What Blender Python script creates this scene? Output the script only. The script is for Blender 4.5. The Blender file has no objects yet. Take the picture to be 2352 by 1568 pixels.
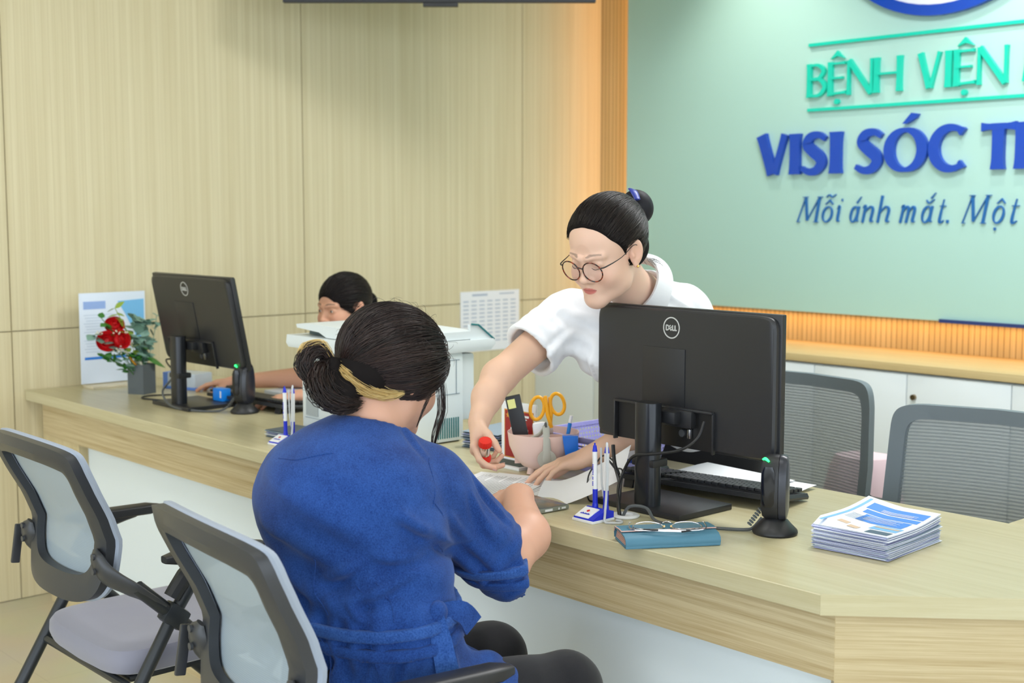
import bpy, bmesh, math, random
import numpy as np
from mathutils import Vector, Matrix, noise as mnoise

random.seed(7)
rng = np.random.default_rng(7)
sc = bpy.context.scene
C = sc.collection
PI = math.pi

# ------------------------------------------------------------------ camera
F_PX = 3000.0
cam_d = bpy.data.cameras.new('camera')
cam_d.sensor_width = 36.0
cam_d.lens = 36.0 * F_PX / 2352.0
cam_d.clip_start = 0.05
cam_d.clip_end = 200
cam = bpy.data.objects.new('camera', cam_d)
C.objects.link(cam)
cam.location = (0, 0, 1.49)
pitch = math.atan(299.0 / 3000.0)
cam.rotation_euler = (PI / 2 - pitch, 0, math.radians(48.0))
cam_d.dof.use_dof = True
cam_d.dof.focus_distance = 2.85
cam_d.dof.aperture_fstop = 4.5
sc.camera = cam

# ------------------------------------------------------------------ light and exposure
sc.view_settings.view_transform = 'Standard'
sc.view_settings.look = 'None'
sc.view_settings.gamma = 1.0
sc.view_settings.use_curve_mapping = False
sc.view_settings.exposure = 0.12
w = bpy.data.worlds.new('sky')
sc.world = w
w.use_nodes = True
bg = w.node_tree.nodes['Background']
bg.inputs[0].default_value = (0.79, 0.89, 1.0, 1)
bg.inputs[1].default_value = 3.8

def area(name, loc, size, power, color=(1, 1, 1), rot=(0, 0, 0), sy=None, spread=PI):
    l = bpy.data.lights.new(name, 'AREA')
    l.energy = power
    l.color = color
    l.size = size
    l.spread = spread
    if sy:
        l.shape = 'RECTANGLE'
        l.size_y = sy
    o = bpy.data.objects.new(name, l)
    C.objects.link(o)
    o.location = loc
    o.rotation_euler = rot
    return o
CEIL = 3.2
LIGHTS = [(-2.0, 3.5), (0.0, 3.4), (2.0, 3.4), (-3.1, 0.9), (-1.2, 0.9), (1.0, 0.9), (-3.4, -1.6), (-0.8, -1.6)]
for lx, ly in LIGHTS:
    area('ceiling_lamp', (lx, ly, CEIL - 0.035), 1.16, (50 if ly > 3 else 15) if lx < -1.9 and ly > 0 else (4 if ly > 3 else 9), (0.97, 0.975, 1.0), (0, 0, 0), 0.56)
# downlights washing the mint panel
for lx in (-3.75, -2.35, -0.95):
    l = bpy.data.lights.new('downlight_lamp', 'SPOT')
    l.energy = 46
    l.color = (1.0, 0.93, 0.80)
    l.spot_size = math.radians(80)
    l.spot_blend = 0.9
    l.shadow_soft_size = 0.05
    o = bpy.data.objects.new('downlight_lamp', l)
    C.objects.link(o)
    o.location = (lx, 4.45, CEIL - 0.03)
    o.rotation_euler = (math.radians(14), 0, 0)
# warm LED strips behind the mint panel
area('led_strip_side', (-4.655, 5.035, 2.0), 0.03, 1.9, (1.0, 0.46, 0.12), (0, math.radians(90), 0), 0.03).data.size = 1.9
area('led_strip_bottom', (-2.6, 5.035, 1.02), 4.0, 3.2, (1.0, 0.50, 0.15), (0, 0, 0), 0.03)

# ------------------------------------------------------------------ materials
def lin(c):
    c = c / 255.0
    return c / 12.92 if c <= 0.04045 else ((c + 0.055) / 1.055) ** 2.4
def rgb(*c):
    if len(c) == 1: c = c[0]
    return (lin(c[0]), lin(c[1]), lin(c[2]), 1.0)
MATS = {}
def nd(nt, typ, **kw):
    n = nt.nodes.new(typ)
    for k, v in kw.items():
        if k in n.inputs: n.inputs[k].default_value = v
        else: setattr(n, k, v)
    return n
def mat(name, col, rough=0.5, spec=0.5, metal=0.0, trans=0.0, alpha=1.0, emit=None, estr=0.0, coat=0.0, sss=0.0, sheen=0.0):
    if name in MATS: return MATS[name]
    m = bpy.data.materials.new(name)
    m.use_nodes = True
    nt = m.node_tree
    b = nt.nodes['Principled BSDF']
    b.inputs['Base Color'].default_value = rgb(col)
    b.inputs['Roughness'].default_value = rough
    b.inputs['Specular IOR Level'].default_value = spec
    b.inputs['Metallic'].default_value = metal
    b.inputs['Transmission Weight'].default_value = trans
    b.inputs['Alpha'].default_value = alpha
    b.inputs['Coat Weight'].default_value = coat
    b.inputs['Sheen Weight'].default_value = sheen
    if sss:
        b.inputs['Subsurface Weight'].default_value = sss
        b.inputs['Subsurface Radius'].default_value = (1.0, 0.4, 0.2)
        b.inputs['Subsurface Scale'].default_value = 0.006
    if emit:
        b.inputs['Emission Color'].default_value = rgb(emit)
        b.inputs['Emission Strength'].default_value = estr
    # faint surface variation so nothing is dead flat
    tc = nd(nt, 'ShaderNodeTexCoord')
    nz = nd(nt, 'ShaderNodeTexNoise', Scale=60.0, Detail=3.0)
    nt.links.new(tc.outputs['Object'], nz.inputs['Vector'])
    bp = nd(nt, 'ShaderNodeBump', Strength=0.03, Distance=0.002)
    nt.links.new(nz.outputs['Fac'], bp.inputs['Height'])
    nt.links.new(bp.outputs['Normal'], b.inputs['Normal'])
    MATS[name] = m
    return m
def ramp(nt, stops):
    r = nd(nt, 'ShaderNodeValToRGB')
    el = r.color_ramp.elements
    el[0].position, el[0].color = stops[0][0], stops[0][1]
    el[1].position, el[1].color = stops[-1][0], stops[-1][1]
    for p, c in stops[1:-1]:
        e = el.new(p); e.color = c
    return r
def wood(name, base, dark, scale, rough=0.42, grooves=None, bump=0.05, spec=0.35, fine=0.35):
    """grain streaks: scale = noise frequency per axis (small along the grain)"""
    m = bpy.data.materials.new(name); m.use_nodes = True
    nt = m.node_tree; b = nt.nodes['Principled BSDF']
    b.inputs['Roughness'].default_value = rough
    b.inputs['Specular IOR Level'].default_value = spec
    tc = nd(nt, 'ShaderNodeTexCoord')
    mp = nd(nt, 'ShaderNodeMapping'); mp.inputs['Scale'].default_value = scale
    nt.links.new(tc.outputs['Object'], mp.inputs['Vector'])
    n1 = nd(nt, 'ShaderNodeTexNoise', Scale=1.0, Detail=5.0, Roughness=0.6, Distortion=0.3)
    nt.links.new(mp.outputs[0], n1.inputs['Vector'])
    mp2 = nd(nt, 'ShaderNodeMapping'); mp2.inputs['Scale'].default_value = [s * 4.3 for s in scale]
    nt.links.new(tc.outputs['Object'], mp2.inputs['Vector'])
    n2 = nd(nt, 'ShaderNodeTexNoise', Scale=1.0, Detail=3.0, Roughness=0.7)
    nt.links.new(mp2.outputs[0], n2.inputs['Vector'])
    mx = nd(nt, 'ShaderNodeMix'); mx.data_type = 'FLOAT'; mx.inputs[0].default_value = fine
    nt.links.new(n1.outputs['Fac'], mx.inputs[2]); nt.links.new(n2.outputs['Fac'], mx.inputs[3])
    r = ramp(nt, [(0.36, rgb(dark)), (0.62, rgb(base))])
    nt.links.new(mx.outputs[0], r.inputs['Fac'])
    col = r.outputs['Color']; h = mx.outputs[0]
    if grooves:
        ax, pitch_, width, gcol = grooves
        sp = nd(nt, 'ShaderNodeSeparateXYZ'); nt.links.new(tc.outputs['Object'], sp.inputs[0])
        d = nd(nt, 'ShaderNodeMath', operation='MULTIPLY'); d.inputs[1].default_value = 1.0 / pitch_
        nt.links.new(sp.outputs[ax], d.inputs[0])
        f = nd(nt, 'ShaderNodeMath', operation='FRACT'); nt.links.new(d.outputs[0], f.inputs[0])
        l = nd(nt, 'ShaderNodeMath', operation='LESS_THAN'); l.inputs[1].default_value = width / pitch_
        nt.links.new(f.outputs[0], l.inputs[0])
        m2 = nd(nt, 'ShaderNodeMix'); m2.data_type = 'RGBA'
        nt.links.new(l.outputs[0], m2.inputs[0]); nt.links.new(col, m2.inputs[6]); m2.inputs[7].default_value = rgb(gcol)
        col = m2.outputs[2]
    nt.links.new(col, b.inputs['Base Color'])
    bp = nd(nt, 'ShaderNodeBump', Strength=bump, Distance=0.002)
    nt.links.new(h, bp.inputs['Height']); nt.links.new(bp.outputs['Normal'], b.inputs['Normal'])
    MATS[name] = m
    return m

M_wallwood = wood('light_ash_wall', (222, 211, 176), (208, 195, 156), (1.0, 34.0, 0.5), 0.5, grooves=(1, 0.0262, 0.0022, (206, 193, 154)), bump=0.1, fine=0.2)
M_wallB = wood('light_ash_ribbed', (214, 190, 140), (196, 170, 118), (30.0, 1.0, 0.5), 0.5, grooves=(0, 0.0262, 0.004, (150, 122, 80)), bump=0.1)
M_desk = wood('light_oak_desk', (200, 192, 158), (187, 177, 138), (1.6, 42.0, 42.0), 0.30, bump=0.02, spec=0.5)
M_apron = wood('light_oak_apron', (206, 190, 152), (172, 150, 108), (1.1, 60.0, 75.0), 0.42, bump=0.06, fine=0.45)
M_post = wood('light_oak_post', (208, 192, 152), (194, 176, 134), (40.0, 40.0, 1.0), 0.42, bump=0.06)
M_ledge = wood('light_oak_ledge', (206, 186, 138), (190, 168, 118), (1.2, 40.0, 40.0), 0.4, bump=0.03)
M_lam = mat('white_laminate', (226, 236, 240), 0.35)
M_white = mat('white_paint', (236, 234, 228), 0.7)
M_mint = mat('mint_board', (176, 217, 210), 0.32, 0.4)
M_black = mat('black_plastic', (33, 34, 37), 0.42)
M_blackg = mat('black_gloss', (20, 20, 24), 0.12)
M_dgrey = mat('dark_grey_plastic', (66, 68, 72), 0.45)
M_frame = mat('charcoal_chair_frame', (56, 58, 62), 0.38)
M_steel = mat('steel', (200, 200, 200), 0.25, metal=1.0)
M_paper = mat('white_paper', (238, 240, 244), 0.7)
M_blue = mat('pen_blue', (24, 44, 200), 0.35)
M_pwhite = mat('white_plastic', (236, 238, 240), 0.35)

# ------------------------------------------------------------------ mesh helpers
class MB:
    """collects shapes and links them as one mesh object"""
    def __init__(self):
        self.v = []; self.f = []; self.mi = []; self.cur = 0
    def add(self, vs, fs):
        o = len(self.v)
        self.v += [tuple(p) for p in vs]
        self.f += [tuple(i + o for i in f) for f in fs]
        self.mi += [self.cur] * len(fs)
        return self
    def box(self, c, s, rz=0.0, bev=0.0, rx=0.0, ry=0.0):
        hx, hy, hz = s[0] / 2, s[1] / 2, s[2] / 2
        R = Matrix.Rotation(rz, 3, 'Z') @ Matrix.Rotation(ry, 3, 'Y') @ Matrix.Rotation(rx, 3, 'X')
        if bev <= 0:
            vs = [(sx * hx, sy * hy, sz * hz) for sx in (-1, 1) for sy in (-1, 1) for sz in (-1, 1)]
            fs = [(0, 1, 3, 2), (4, 6, 7, 5), (0, 4, 5, 1), (2, 3, 7, 6), (0, 2, 6, 4), (1, 5, 7, 3)]
        else:
            bm = bmesh.new()
            bmesh.ops.create_cube(bm, size=1.0)
            for v in bm.verts: v.co = Vector((v.co.x * 2 * hx, v.co.y * 2 * hy, v.co.z * 2 * hz))
            bmesh.ops.bevel(bm, geom=list(bm.edges), offset=min(bev, hx * .98, hy * .98, hz * .98), segments=2, affect='EDGES', profile=0.6)
            bm.verts.index_update()
            vs = [tuple(v.co) for v in bm.verts]; fs = [tuple(v.index for v in f.verts) for f in bm.faces]
            bm.free()
        vs = [tuple(R @ Vector(p) + Vector(c)) for p in vs]
        return self.add(vs, fs)
    def loft(self, rings, cap=True, closed=True):
        n = len(rings[0]); vs = [p for r in rings for p in r]; fs = []
        for i in range(len(rings) - 1):
            for j in range(n if closed else n - 1):
                a = i * n + j; b = i * n + (j + 1) % n
                fs.append((a, b, b + n, a + n))
        if cap and closed:
            fs.append(tuple(range(n - 1, -1, -1)))
            fs.append(tuple((len(rings) - 1) * n + j for j in range(n)))
        return self.add(vs, fs)
    def tube(self, pts, r, n=10, smooth=0, cap=True, flat=1.0, up=None):
        pts = [Vector(p) for p in pts]
        rs = list(r) if hasattr(r, '__len__') else [r] * len(pts)
        if smooth: pts, rs = catmull(pts, smooth, rs)
        rings = []
        t0 = (pts[1] - pts[0]).normalized()
        u = Vector(up) if up else (Vector((0, 0, 1)) if abs(t0.z) < 0.9 else Vector((1, 0, 0)))
        for i, p in enumerate(pts):
            t = (pts[min(i + 1, len(pts) - 1)] - pts[max(i - 1, 0)])
            if t.length < 1e-9: t = t0
            t.normalize()
            s = t.cross(u)
            if s.length < 1e-5: s = t.orthogonal()
            s.normalize(); u = s.cross(t).normalized()
            rings.append([tuple(p + rs[i] * (math.cos(a) * s + flat * math.sin(a) * u)) for a in [2 * PI * k / n for k in range(n)]])
        return self.loft(rings, cap)
    def cyl(self, c, r, h, n=24, r2=None, axis='Z', rot=None):
        r2 = r if r2 is None else r2
        rings = []
        for z, rr in ((-h / 2, r), (h / 2, r2)):
            rings.append([Vector((rr * math.cos(2 * PI * k / n), rr * math.sin(2 * PI * k / n), z)) for k in range(n)])
        R = Matrix.Identity(3)
        if axis == 'X': R = Matrix.Rotation(PI / 2, 3, 'Y')
        if axis == 'Y': R = Matrix.Rotation(-PI / 2, 3, 'X')
        if rot: R = rot
        return self.loft([[tuple(R @ p + Vector(c)) for p in rg] for rg in rings])
    def lathe(self, prof, c=(0, 0, 0), n=28, sx=1.0, sy=1.0, cap=True):
        rings = [[(c[0] + sx * r * math.cos(2 * PI * k / n), c[1] + sy * r * math.sin(2 * PI * k / n), c[2] + z) for k in range(n)] for r, z in prof]
        return self.loft(rings, cap)
    def prism(self, poly, depth, M):
        """poly: list of (a,b); extruded along local third axis; M maps local (a,b,c) to space"""
        n = len(poly)
        vs = [M @ Vector((a, b, 0)) for a, b in poly] + [M @ Vector((a, b, depth)) for a, b in poly]
        fs = [tuple(range(n - 1, -1, -1)), tuple(range(n, 2 * n))] + [(i, (i + 1) % n, (i + 1) % n + n, i + n) for i in range(n)]
        return self.add(vs, fs)
    def ribbon(self, pts, hw, depth, M, closed=False):
        """flat stroke of variable half width hw along 2D pts, extruded by depth"""
        n = len(pts); P = [Vector(p) for p in pts]
        hws = hw if hasattr(hw, '__len__') else [hw] * n
        L = []; R_ = []
        for i in range(n):
            if closed: t = P[(i + 1) % n] - P[i - 1]
            else: t = P[min(i + 1, n - 1)] - P[max(i - 1, 0)]
            t.normalize(); q = Vector((-t.y, t.x))
            L.append(P[i] + q * hws[i]); R_.append(P[i] - q * hws[i])
        vs = []
        for i in range(n):
            for p in (L[i], R_[i]):
                vs.append(M @ Vector((p.x, p.y, 0))); vs.append(M @ Vector((p.x, p.y, depth)))
        fs = []
        for i in range(n if closed else n - 1):
            a = 4 * i; b = 4 * ((i + 1) % n)
            fs += [(a, b, b + 2, a + 2), (a + 1, a + 3, b + 3, b + 1), (a, a + 1, b + 1, b), (a + 2, b + 2, b + 3, a + 3)]
        if not closed:
            e = 4 * (n - 1)
            fs += [(0, 2, 3, 1), (e, e + 1, e + 3, e + 2)]
        return self.add(vs, fs)
    def build(self, name, m=None, parent=None, smooth=True, angle=35):
        me = bpy.data.meshes.new(name)
        me.from_pydata(self.v, [], self.f)
        bm = bmesh.new(); bm.from_mesh(me)
        bmesh.ops.recalc_face_normals(bm, faces=bm.faces[:])
        if smooth:
            for f in bm.faces: f.smooth = True
            for e in bm.edges:
                if len(e.link_faces) == 2 and e.calc_face_angle(0) > math.radians(angle): e.smooth = False
        bm.to_mesh(me); bm.free()
        ms = m if isinstance(m, (list, tuple)) else [m]
        for x in ms:
            if x: me.materials.append(x)
        if len(ms) > 1:
            for p, i in zip(me.polygons, self.mi): p.material_index = i
        o = bpy.data.objects.new(name, me)
        C.objects.link(o)
        if parent: o.parent = parent
        return o
def catmull(pts, k, rs=None):
    P = [pts[0]] + list(pts) + [pts[-1]]
    rs = rs if rs is not None else [1.0] * len(pts)
    out = []; ro = []
    for i in range(1, len(P) - 2):
        for j in range(k):
            t = j / k; t2 = t * t; t3 = t2 * t
            out.append(0.5 * ((2 * P[i]) + (-P[i - 1] + P[i + 1]) * t + (2 * P[i - 1] - 5 * P[i] + 4 * P[i + 1] - P[i + 2]) * t2 + (-P[i - 1] + 3 * P[i] - 3 * P[i + 1] + P[i + 2]) * t3))
            s = t * t * (3 - 2 * t)
            ro.append(rs[i - 1] * (1 - s) + rs[i] * s)
    out.append(P[-2]); ro.append(rs[-1])
    return out, ro
def spline2(pts, k=6, ws=None):
    p, r = catmull([Vector((a[0], a[1], 0)) for a in pts], k, ws)
    return [(q.x, q.y) for q in p], r
def thing(name, label, cat, loc=(0, 0, 0), rz=0.0, group=None):
    o = bpy.data.objects.new(name, None)
    C.objects.link(o)
    o.empty_display_size = 0.05
    o.location = loc; o.rotation_euler = (0, 0, rz)
    o['label'] = label; o['category'] = cat
    if group: o['group'] = group
    return o
def tag(o, label, cat, group=None, kind=None):
    o['label'] = label; o['category'] = cat
    if group: o['group'] = group
    if kind: o['kind'] = kind
    return o
def dup(root, loc, rz, label=None, group=None):
    r = root.copy(); C.objects.link(r); r.location = loc; r.rotation_euler = (0, 0, rz)
    if label: r['label'] = label
    if group: r['group'] = group
    for ch in list(root.children):
        c = ch.copy(); C.objects.link(c); c.parent = r
        for g in list(ch.children):
            d = g.copy(); C.objects.link(d); d.parent = c
    return r
def struct(name, mb, m):
    o = mb.build(name, m, smooth=False); o['kind'] = 'structure'
    return o
def XZ(x, y, z):      # plane facing -Y: a -> x, b -> z, depth -> -y
    return Matrix(((1, 0, 0, x), (0, 0, -1, y), (0, 1, 0, z), (0, 0, 0, 1)))
def XZb(x, y, z):     # plane facing +Y
    return Matrix(((-1, 0, 0, x), (0, 0, 1, y), (0, 1, 0, z), (0, 0, 0, 1)))

# ------------------------------------------------------------------ room
XA, YB, XR, YF = -4.93, 5.08, 4.0, -4.0
mb = MB(); mb.box(((XA + XR) / 2, (YB + YF) / 2, -0.05), (XR - XA + 0.4, YB - YF + 0.4, 0.1))
M_floor = bpy.data.materials.new('beige_tile'); M_floor.use_nodes = True
nt = M_floor.node_tree; b = nt.nodes['Principled BSDF']
tc = nd(nt, 'ShaderNodeTexCoord')
br = nd(nt, 'ShaderNodeTexBrick', Scale=1.0)
br.offset = 0.0
for k, v in (('Color1', rgb(198, 190, 162)), ('Color2', rgb(195, 187, 159)), ('Mortar', rgb(186, 178, 152)), ('Mortar Size', 0.002), ('Brick Width', 0.8), ('Row Height', 0.8)):
    br.inputs[k].default_value = v
nt.links.new(tc.outputs['Object'], br.inputs['Vector'])
nz = nd(nt, 'ShaderNodeTexNoise', Scale=3.0, Detail=5.0)
nt.links.new(tc.outputs['Object'], nz.inputs['Vector'])
mx = nd(nt, 'ShaderNodeMix'); mx.data_type = 'RGBA'; mx.blend_type = 'SOFT_LIGHT'; mx.inputs[0].default_value = 0.35
nt.links.new(br.outputs['Color'], mx.inputs[6]); nt.links.new(nz.outputs['Color'], mx.inputs[7])
nt.links.new(mx.outputs[2], b.inputs['Base Color'])
b.inputs['Roughness'].default_value = 0.28
struct('floor', mb, M_floor)
mb = MB(); mb.box(((XA + XR) / 2, (YB + YF) / 2, CEIL + 0.05), (XR - XA + 0.4, YB - YF + 0.4, 0.1)); struct('ceiling', mb, M_white)
# left wall: tall ash panels with shadow gaps between them, real grooves
mb = MB()
ys = [YF, -3.35, -2.04, -0.73, 0.58, 1.888, 3.2, 4.51, YB]
zs = [0.0, 1.037, CEIL]
for i in range(len(ys) - 1):
    for j in range(2):
        y0, y1, z0, z1 = ys[i], ys[i + 1], zs[j], zs[j + 1]
        mb.box((XA - 0.01, (y0 + y1) / 2, (z0 + z1) / 2), (0.02, y1 - y0 - 0.004, z1 - z0 - 0.005))
mb.box((XA - 0.06, (YF + YB) / 2, CEIL / 2), (0.09, YB - YF, CEIL))
struct('wall_left', mb, M_wallwood)
mb = MB(); mb.box(((XA + XR) / 2 - .1, YB + 0.05, CEIL / 2), (XR - XA + .2, 0.1, CEIL)); struct('wall_back', mb, M_wallB)
# glazed fronts behind and to the right of the camera: low sill, mullions, header
def glazing(name, horizontal):
    mb = MB()
    if horizontal:
        L = XR - XA; cx = (XR + XA) / 2
        mb.box((cx, YF, 0.06), (L, 0.12, 0.12)); mb.box((cx, YF, CEIL - 0.12), (L, 0.12, 0.24)); mb.box((cx, YF, 2.3), (L, 0.06, 0.06))
        for k in range(8): mb.box((XA + 0.03 + k * (L - 0.06) / 7, YF, CEIL / 2), (0.06, 0.1, CEIL))
    else:
        L = YB - YF; cy = (YB + YF) / 2
        mb.box((XR, cy, 0.06), (0.12, L, 0.12)); mb.box((XR, cy, CEIL - 0.12), (0.12, L, 0.24)); mb.box((XR, cy, 2.3), (0.06, L, 0.06))
        for k in range(8): mb.box((XR, YF + 0.03 + k * (L - 0.06) / 7, CEIL / 2), (0.1, 0.06, CEIL))
    struct(name, mb, M_dgrey)
glazing('window_1', True); glazing('window_2', False)
mb = MB(); mb.box((0, 0, -0.2), (60, 60, 0.1)); o = mb.build('ground', mat('pale_paving', (180, 178, 170), 0.8), smooth=False); o['kind'] = 'structure'
# ceiling fixtures
t0 = None
for i, (lx, ly) in enumerate(LIGHTS):
    if t0 is None:
        t0 = thing('ceiling_light', 'flat rectangular ceiling light panel above the room', 'ceiling light', (lx, ly, CEIL), 0, 'ceiling light panels')
        f = MB()
        for s in (-1, 1):
            f.box((0, s * 0.29, -0.012), (1.2, 0.02, 0.024)); f.box((s * 0.59, 0, -0.012), (0.02, 0.56, 0.024))
        f.build('frame', M_pwhite, t0, smooth=False)
        MB().box((0, 0, -0.006), (1.16, 0.56, 0.01)).build('diffuser', mat('lamp_diffuser', (250, 250, 245), 0.6), t0, smooth=False)
    else: dup(t0, (lx, ly, CEIL), 0)

# ------------------------------------------------------------------ mint panel with raised lettering
pan = MB(); pan.box((-2.0, 4.98, 2.02), (5.26, 0.04, 1.97), bev=0.003)
pt = thing('sign_panel', 'pale mint wall panel behind the counter with raised teal and blue lettering', 'sign', (0, 0, 0))
pan.build('board', M_mint, pt)
MB().box((-4.645, 5.035, 2.02), (0.012, 0.03, 1.95)).build('led_strip', mat('led_tape', (255, 210, 150), 0.5), pt, smooth=False)
MB().box((-2.0, 5.035, 1.035), (5.2, 0.03, 0.012)).build('led_strip', MATS['led_tape'], pt, smooth=False)
MB().box((-2.62, 4.955, 1.036), (0.44, 0.014, 0.014)).build('edge_strip', mat('navy_strip', (32, 52, 110), 0.5), pt, smooth=False)  # thin dark blue strip along part of the board's bottom edge
M_teal = mat('teal_acrylic', (18, 205, 180), 0.25); M_nblue = mat('blue_acrylic', (20, 72, 182), 0.25); M_slog = mat('blue_acrylic_slogan', (22, 98, 168), 0.3)
FY = 4.96 - 0.0
def arc(cx, cy, rx, ry, a0, a1, n=24):
    return [(cx + rx * math.cos(math.radians(a0 + (a1 - a0) * i / n)), cy + ry * math.sin(math.radians(a0 + (a1 - a0) * i / n))) for i in range(n + 1)]
def flare(x0, y0, x1, y1, hw, fl=1.22):
    n = 8; pts = [(x0 + (x1 - x0) * i / n, y0 + (y1 - y0) * i / n) for i in range(n + 1)]
    ws = [hw * (1 + (fl - 1) * (abs(2 * i / n - 1) ** 4)) for i in range(n + 1)]
    return pts, ws
def glyph(ch, w, s):
    """strokes of a flared capital in a box of width w and height 1, s = stem half width"""
    S = []
    t = s * 0.5
    if ch == 'I': S.append(flare(w / 2, 0, w / 2, 1, w / 2 * 0.84, 1.19))
    elif ch == 'H':
        S += [flare(s * 1.1, 0, s * 1.1, 1, s), flare(w - s * 1.1, 0, w - s * 1.1, 1, s), ([(s, .53), (w - s, .53)], t * 0.9)]
    elif ch == 'N':
        S += [flare(s * 0.75, 0, s * 0.75, 1, s * 0.6), flare(w - s * 0.75, 0, w - s * 0.75, 1, s * 0.6), ([(s * 0.9, 1.0), (w - s * 0.9, 0.0)], s * 1.0)]
    elif ch == 'M':
        S += [flare(s * .8, 0, w * .16, 1, s * 0.6), flare(w - s * .8, 0, w * .84, 1, s), ([(w * .18, 1), (w * .5, .1)], s), ([(w * .5, .1), (w * .82, 1)], s * .7)]
    elif ch == 'V':
        S += [flare(w * .14, 1, w * .50, 0.02, s * 1.02, 1.12), flare(w * .88, 1, w * .56, 0.02, s * 0.62, 1.2)]
    elif ch == 'E':
        S += [flare(s, 0, s, 1, s), flare(s, .94, w * .92, .95, t * .85, 1.5), flare(s, .52, w * .80, .52, t * .8, 1.3), flare(s, .06, w, .09, t * .95, 1.5)]
    elif ch == 'T':
        S += [flare(w / 2, 0, w / 2, 1, s), flare(0.02, .93, w - .02, .93, t * .95, 1.5)]
    elif ch == 'B':
        S += [flare(s, 0, s, 1, s)]
        a, _ = spline2([(s, .94), (w * .55, .94), (w * .80, .76), (w * .55, .54), (s, .53)], 6); S.append((a, [t * .8 + (s - t) * math.sin(PI * i / (len(a) - 1)) ** 1.5 * .9 for i in range(len(a))]))
        a, _ = spline2([(s, .53), (w * .6, .53), (w * .88, .29), (w * .6, .06), (s, .06)], 6); S.append((a, [t * .8 + (s - t) * math.sin(PI * i / (len(a) - 1)) ** 1.5 for i in range(len(a))]))
    elif ch == 'R':
        S += [flare(s, 0, s, 1, s)]
        a, _ = spline2([(s, .94), (w * .55, .94), (w * .80, .74), (w * .55, .5), (s, .5)], 6); S.append((a, [t * .8 + (s - t) * math.sin(PI * i / (len(a) - 1)) ** 1.5 for i in range(len(a))]))
        S.append(flare(w * .45, .52, w * .9, 0, s))
    elif ch == 'S':
        a, _ = spline2([(w * .90, .84), (w * .66, .945), (w * .36, .90), (w * .24, .72), (w * .46, .55), (w * .70, .40), (w * .76, .24), (w * .58, .08), (w * .30, .055), (w * .04, .15)], 6)
        n = len(a); S.append((a, [t * .9 + (s * 1.05 - t * .9) * max(0, math.sin(PI * i / (n - 1))) ** 1.3 for i in range(n)]))
    elif ch == 'O':
        n = 40; cx = w / 2; rx = w / 2 - s
        a = [(cx + rx * math.cos(2 * PI * i / n), .5 + .455 * math.sin(2 * PI * i / n)) for i in range(n)]
        S.append((a, [t * .75 + (s * 1.0 - t * .75) * abs(math.cos(2 * PI * i / n)) ** 1.2 for i in range(n)], True))
    elif ch == 'C':
        a = arc(w * .60, .5, w * .60 - s, .46, 48, 312, 34); n = len(a)
        S.append((a, [t * .85 + (s - t * .85) * max(0, math.sin(PI * i / (n - 1))) ** 1.6 + (t * .55 if i in (0, 1, n - 1, n - 2) else 0) for i in range(n)]))
    return S
def put(text_boxes, z0, h, s, m, depth, name, acc=()):
    for ch, x0, x1 in text_boxes:
        mb = MB(); w_ = (x1 - x0) / h
        for q_, st in enumerate(glyph(ch, w_, s)):
            M = XZ(x0, FY, z0) @ Matrix.Scale(h, 4, (1, 0, 0)) @ Matrix.Scale(h, 4, (0, 1, 0))
            mb.ribbon(st[0], st[1], depth + .0006 * q_ + .0003 * (len(mb.v) % 7), M, closed=len(st) > 2)
        for a in acc:
            if abs(a[1] - x0) < 1e-6:
                M = XZ(x0, FY, z0) @ Matrix.Scale(h, 4, (1, 0, 0)) @ Matrix.Scale(h, 4, (0, 1, 0))
                if a[0] == 'hat': mb.prism([(w_ * .12, 1.08), (w_ * .5, 1.32), (w_ * .88, 1.08), (w_ * .5, 1.16)], depth, M)
                if a[0] == 'dot': mb.prism([(w_ * .5 + .085 * math.cos(k * PI / 8), -.17 + .085 * math.sin(k * PI / 8)) for k in range(16)], depth, M)
                if a[0] == 'acute': mb.prism([(w_ * .42, 1.10), (w_ * .62, 1.34), (w_ * .78, 1.31), (w_ * .74, 1.22), (w_ * .5, 1.09)], depth, M)
        mb.build(name, m, pt, smooth=False)
# ---- lettering
TE = [('B', -3.521, -3.413), ('E', -3.411, -3.317), ('N', -3.314, -3.182), ('H', -3.18, -3.045), ('V', -2.978, -2.858), ('I', -2.848, -2.815), ('E', -2.807, -2.712), ('N', -2.706, -2.575), ('M', -2.516, -2.356)]
put(TE, 1.994, 0.148, 0.075, M_teal, 0.018, 'teal_letter', [('hat', -3.411), ('dot', -3.411), ('hat', -2.807), ('dot', -2.807)])
BL = [('V', -3.789, -3.612), ('I', -3.608, -3.546), ('S', -3.546, -3.4), ('I', -3.393, -3.328), ('S', -3.263, -3.117), ('O', -3.119, -2.913), ('C', -2.909, -2.738), ('T', -2.679, -2.527), ('R', -2.53, -2.379)]
put(BL, 1.656, 0.182, 0.135, M_nblue, 0.022, 'blue_letter', [('acute', -3.119)])
for z in (2.226, 1.940):
    MB().box((-2.35, FY - 0.006, z), (2.34, 0.012, 0.014)).build('teal_line', M_teal, pt, smooth=False)
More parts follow.
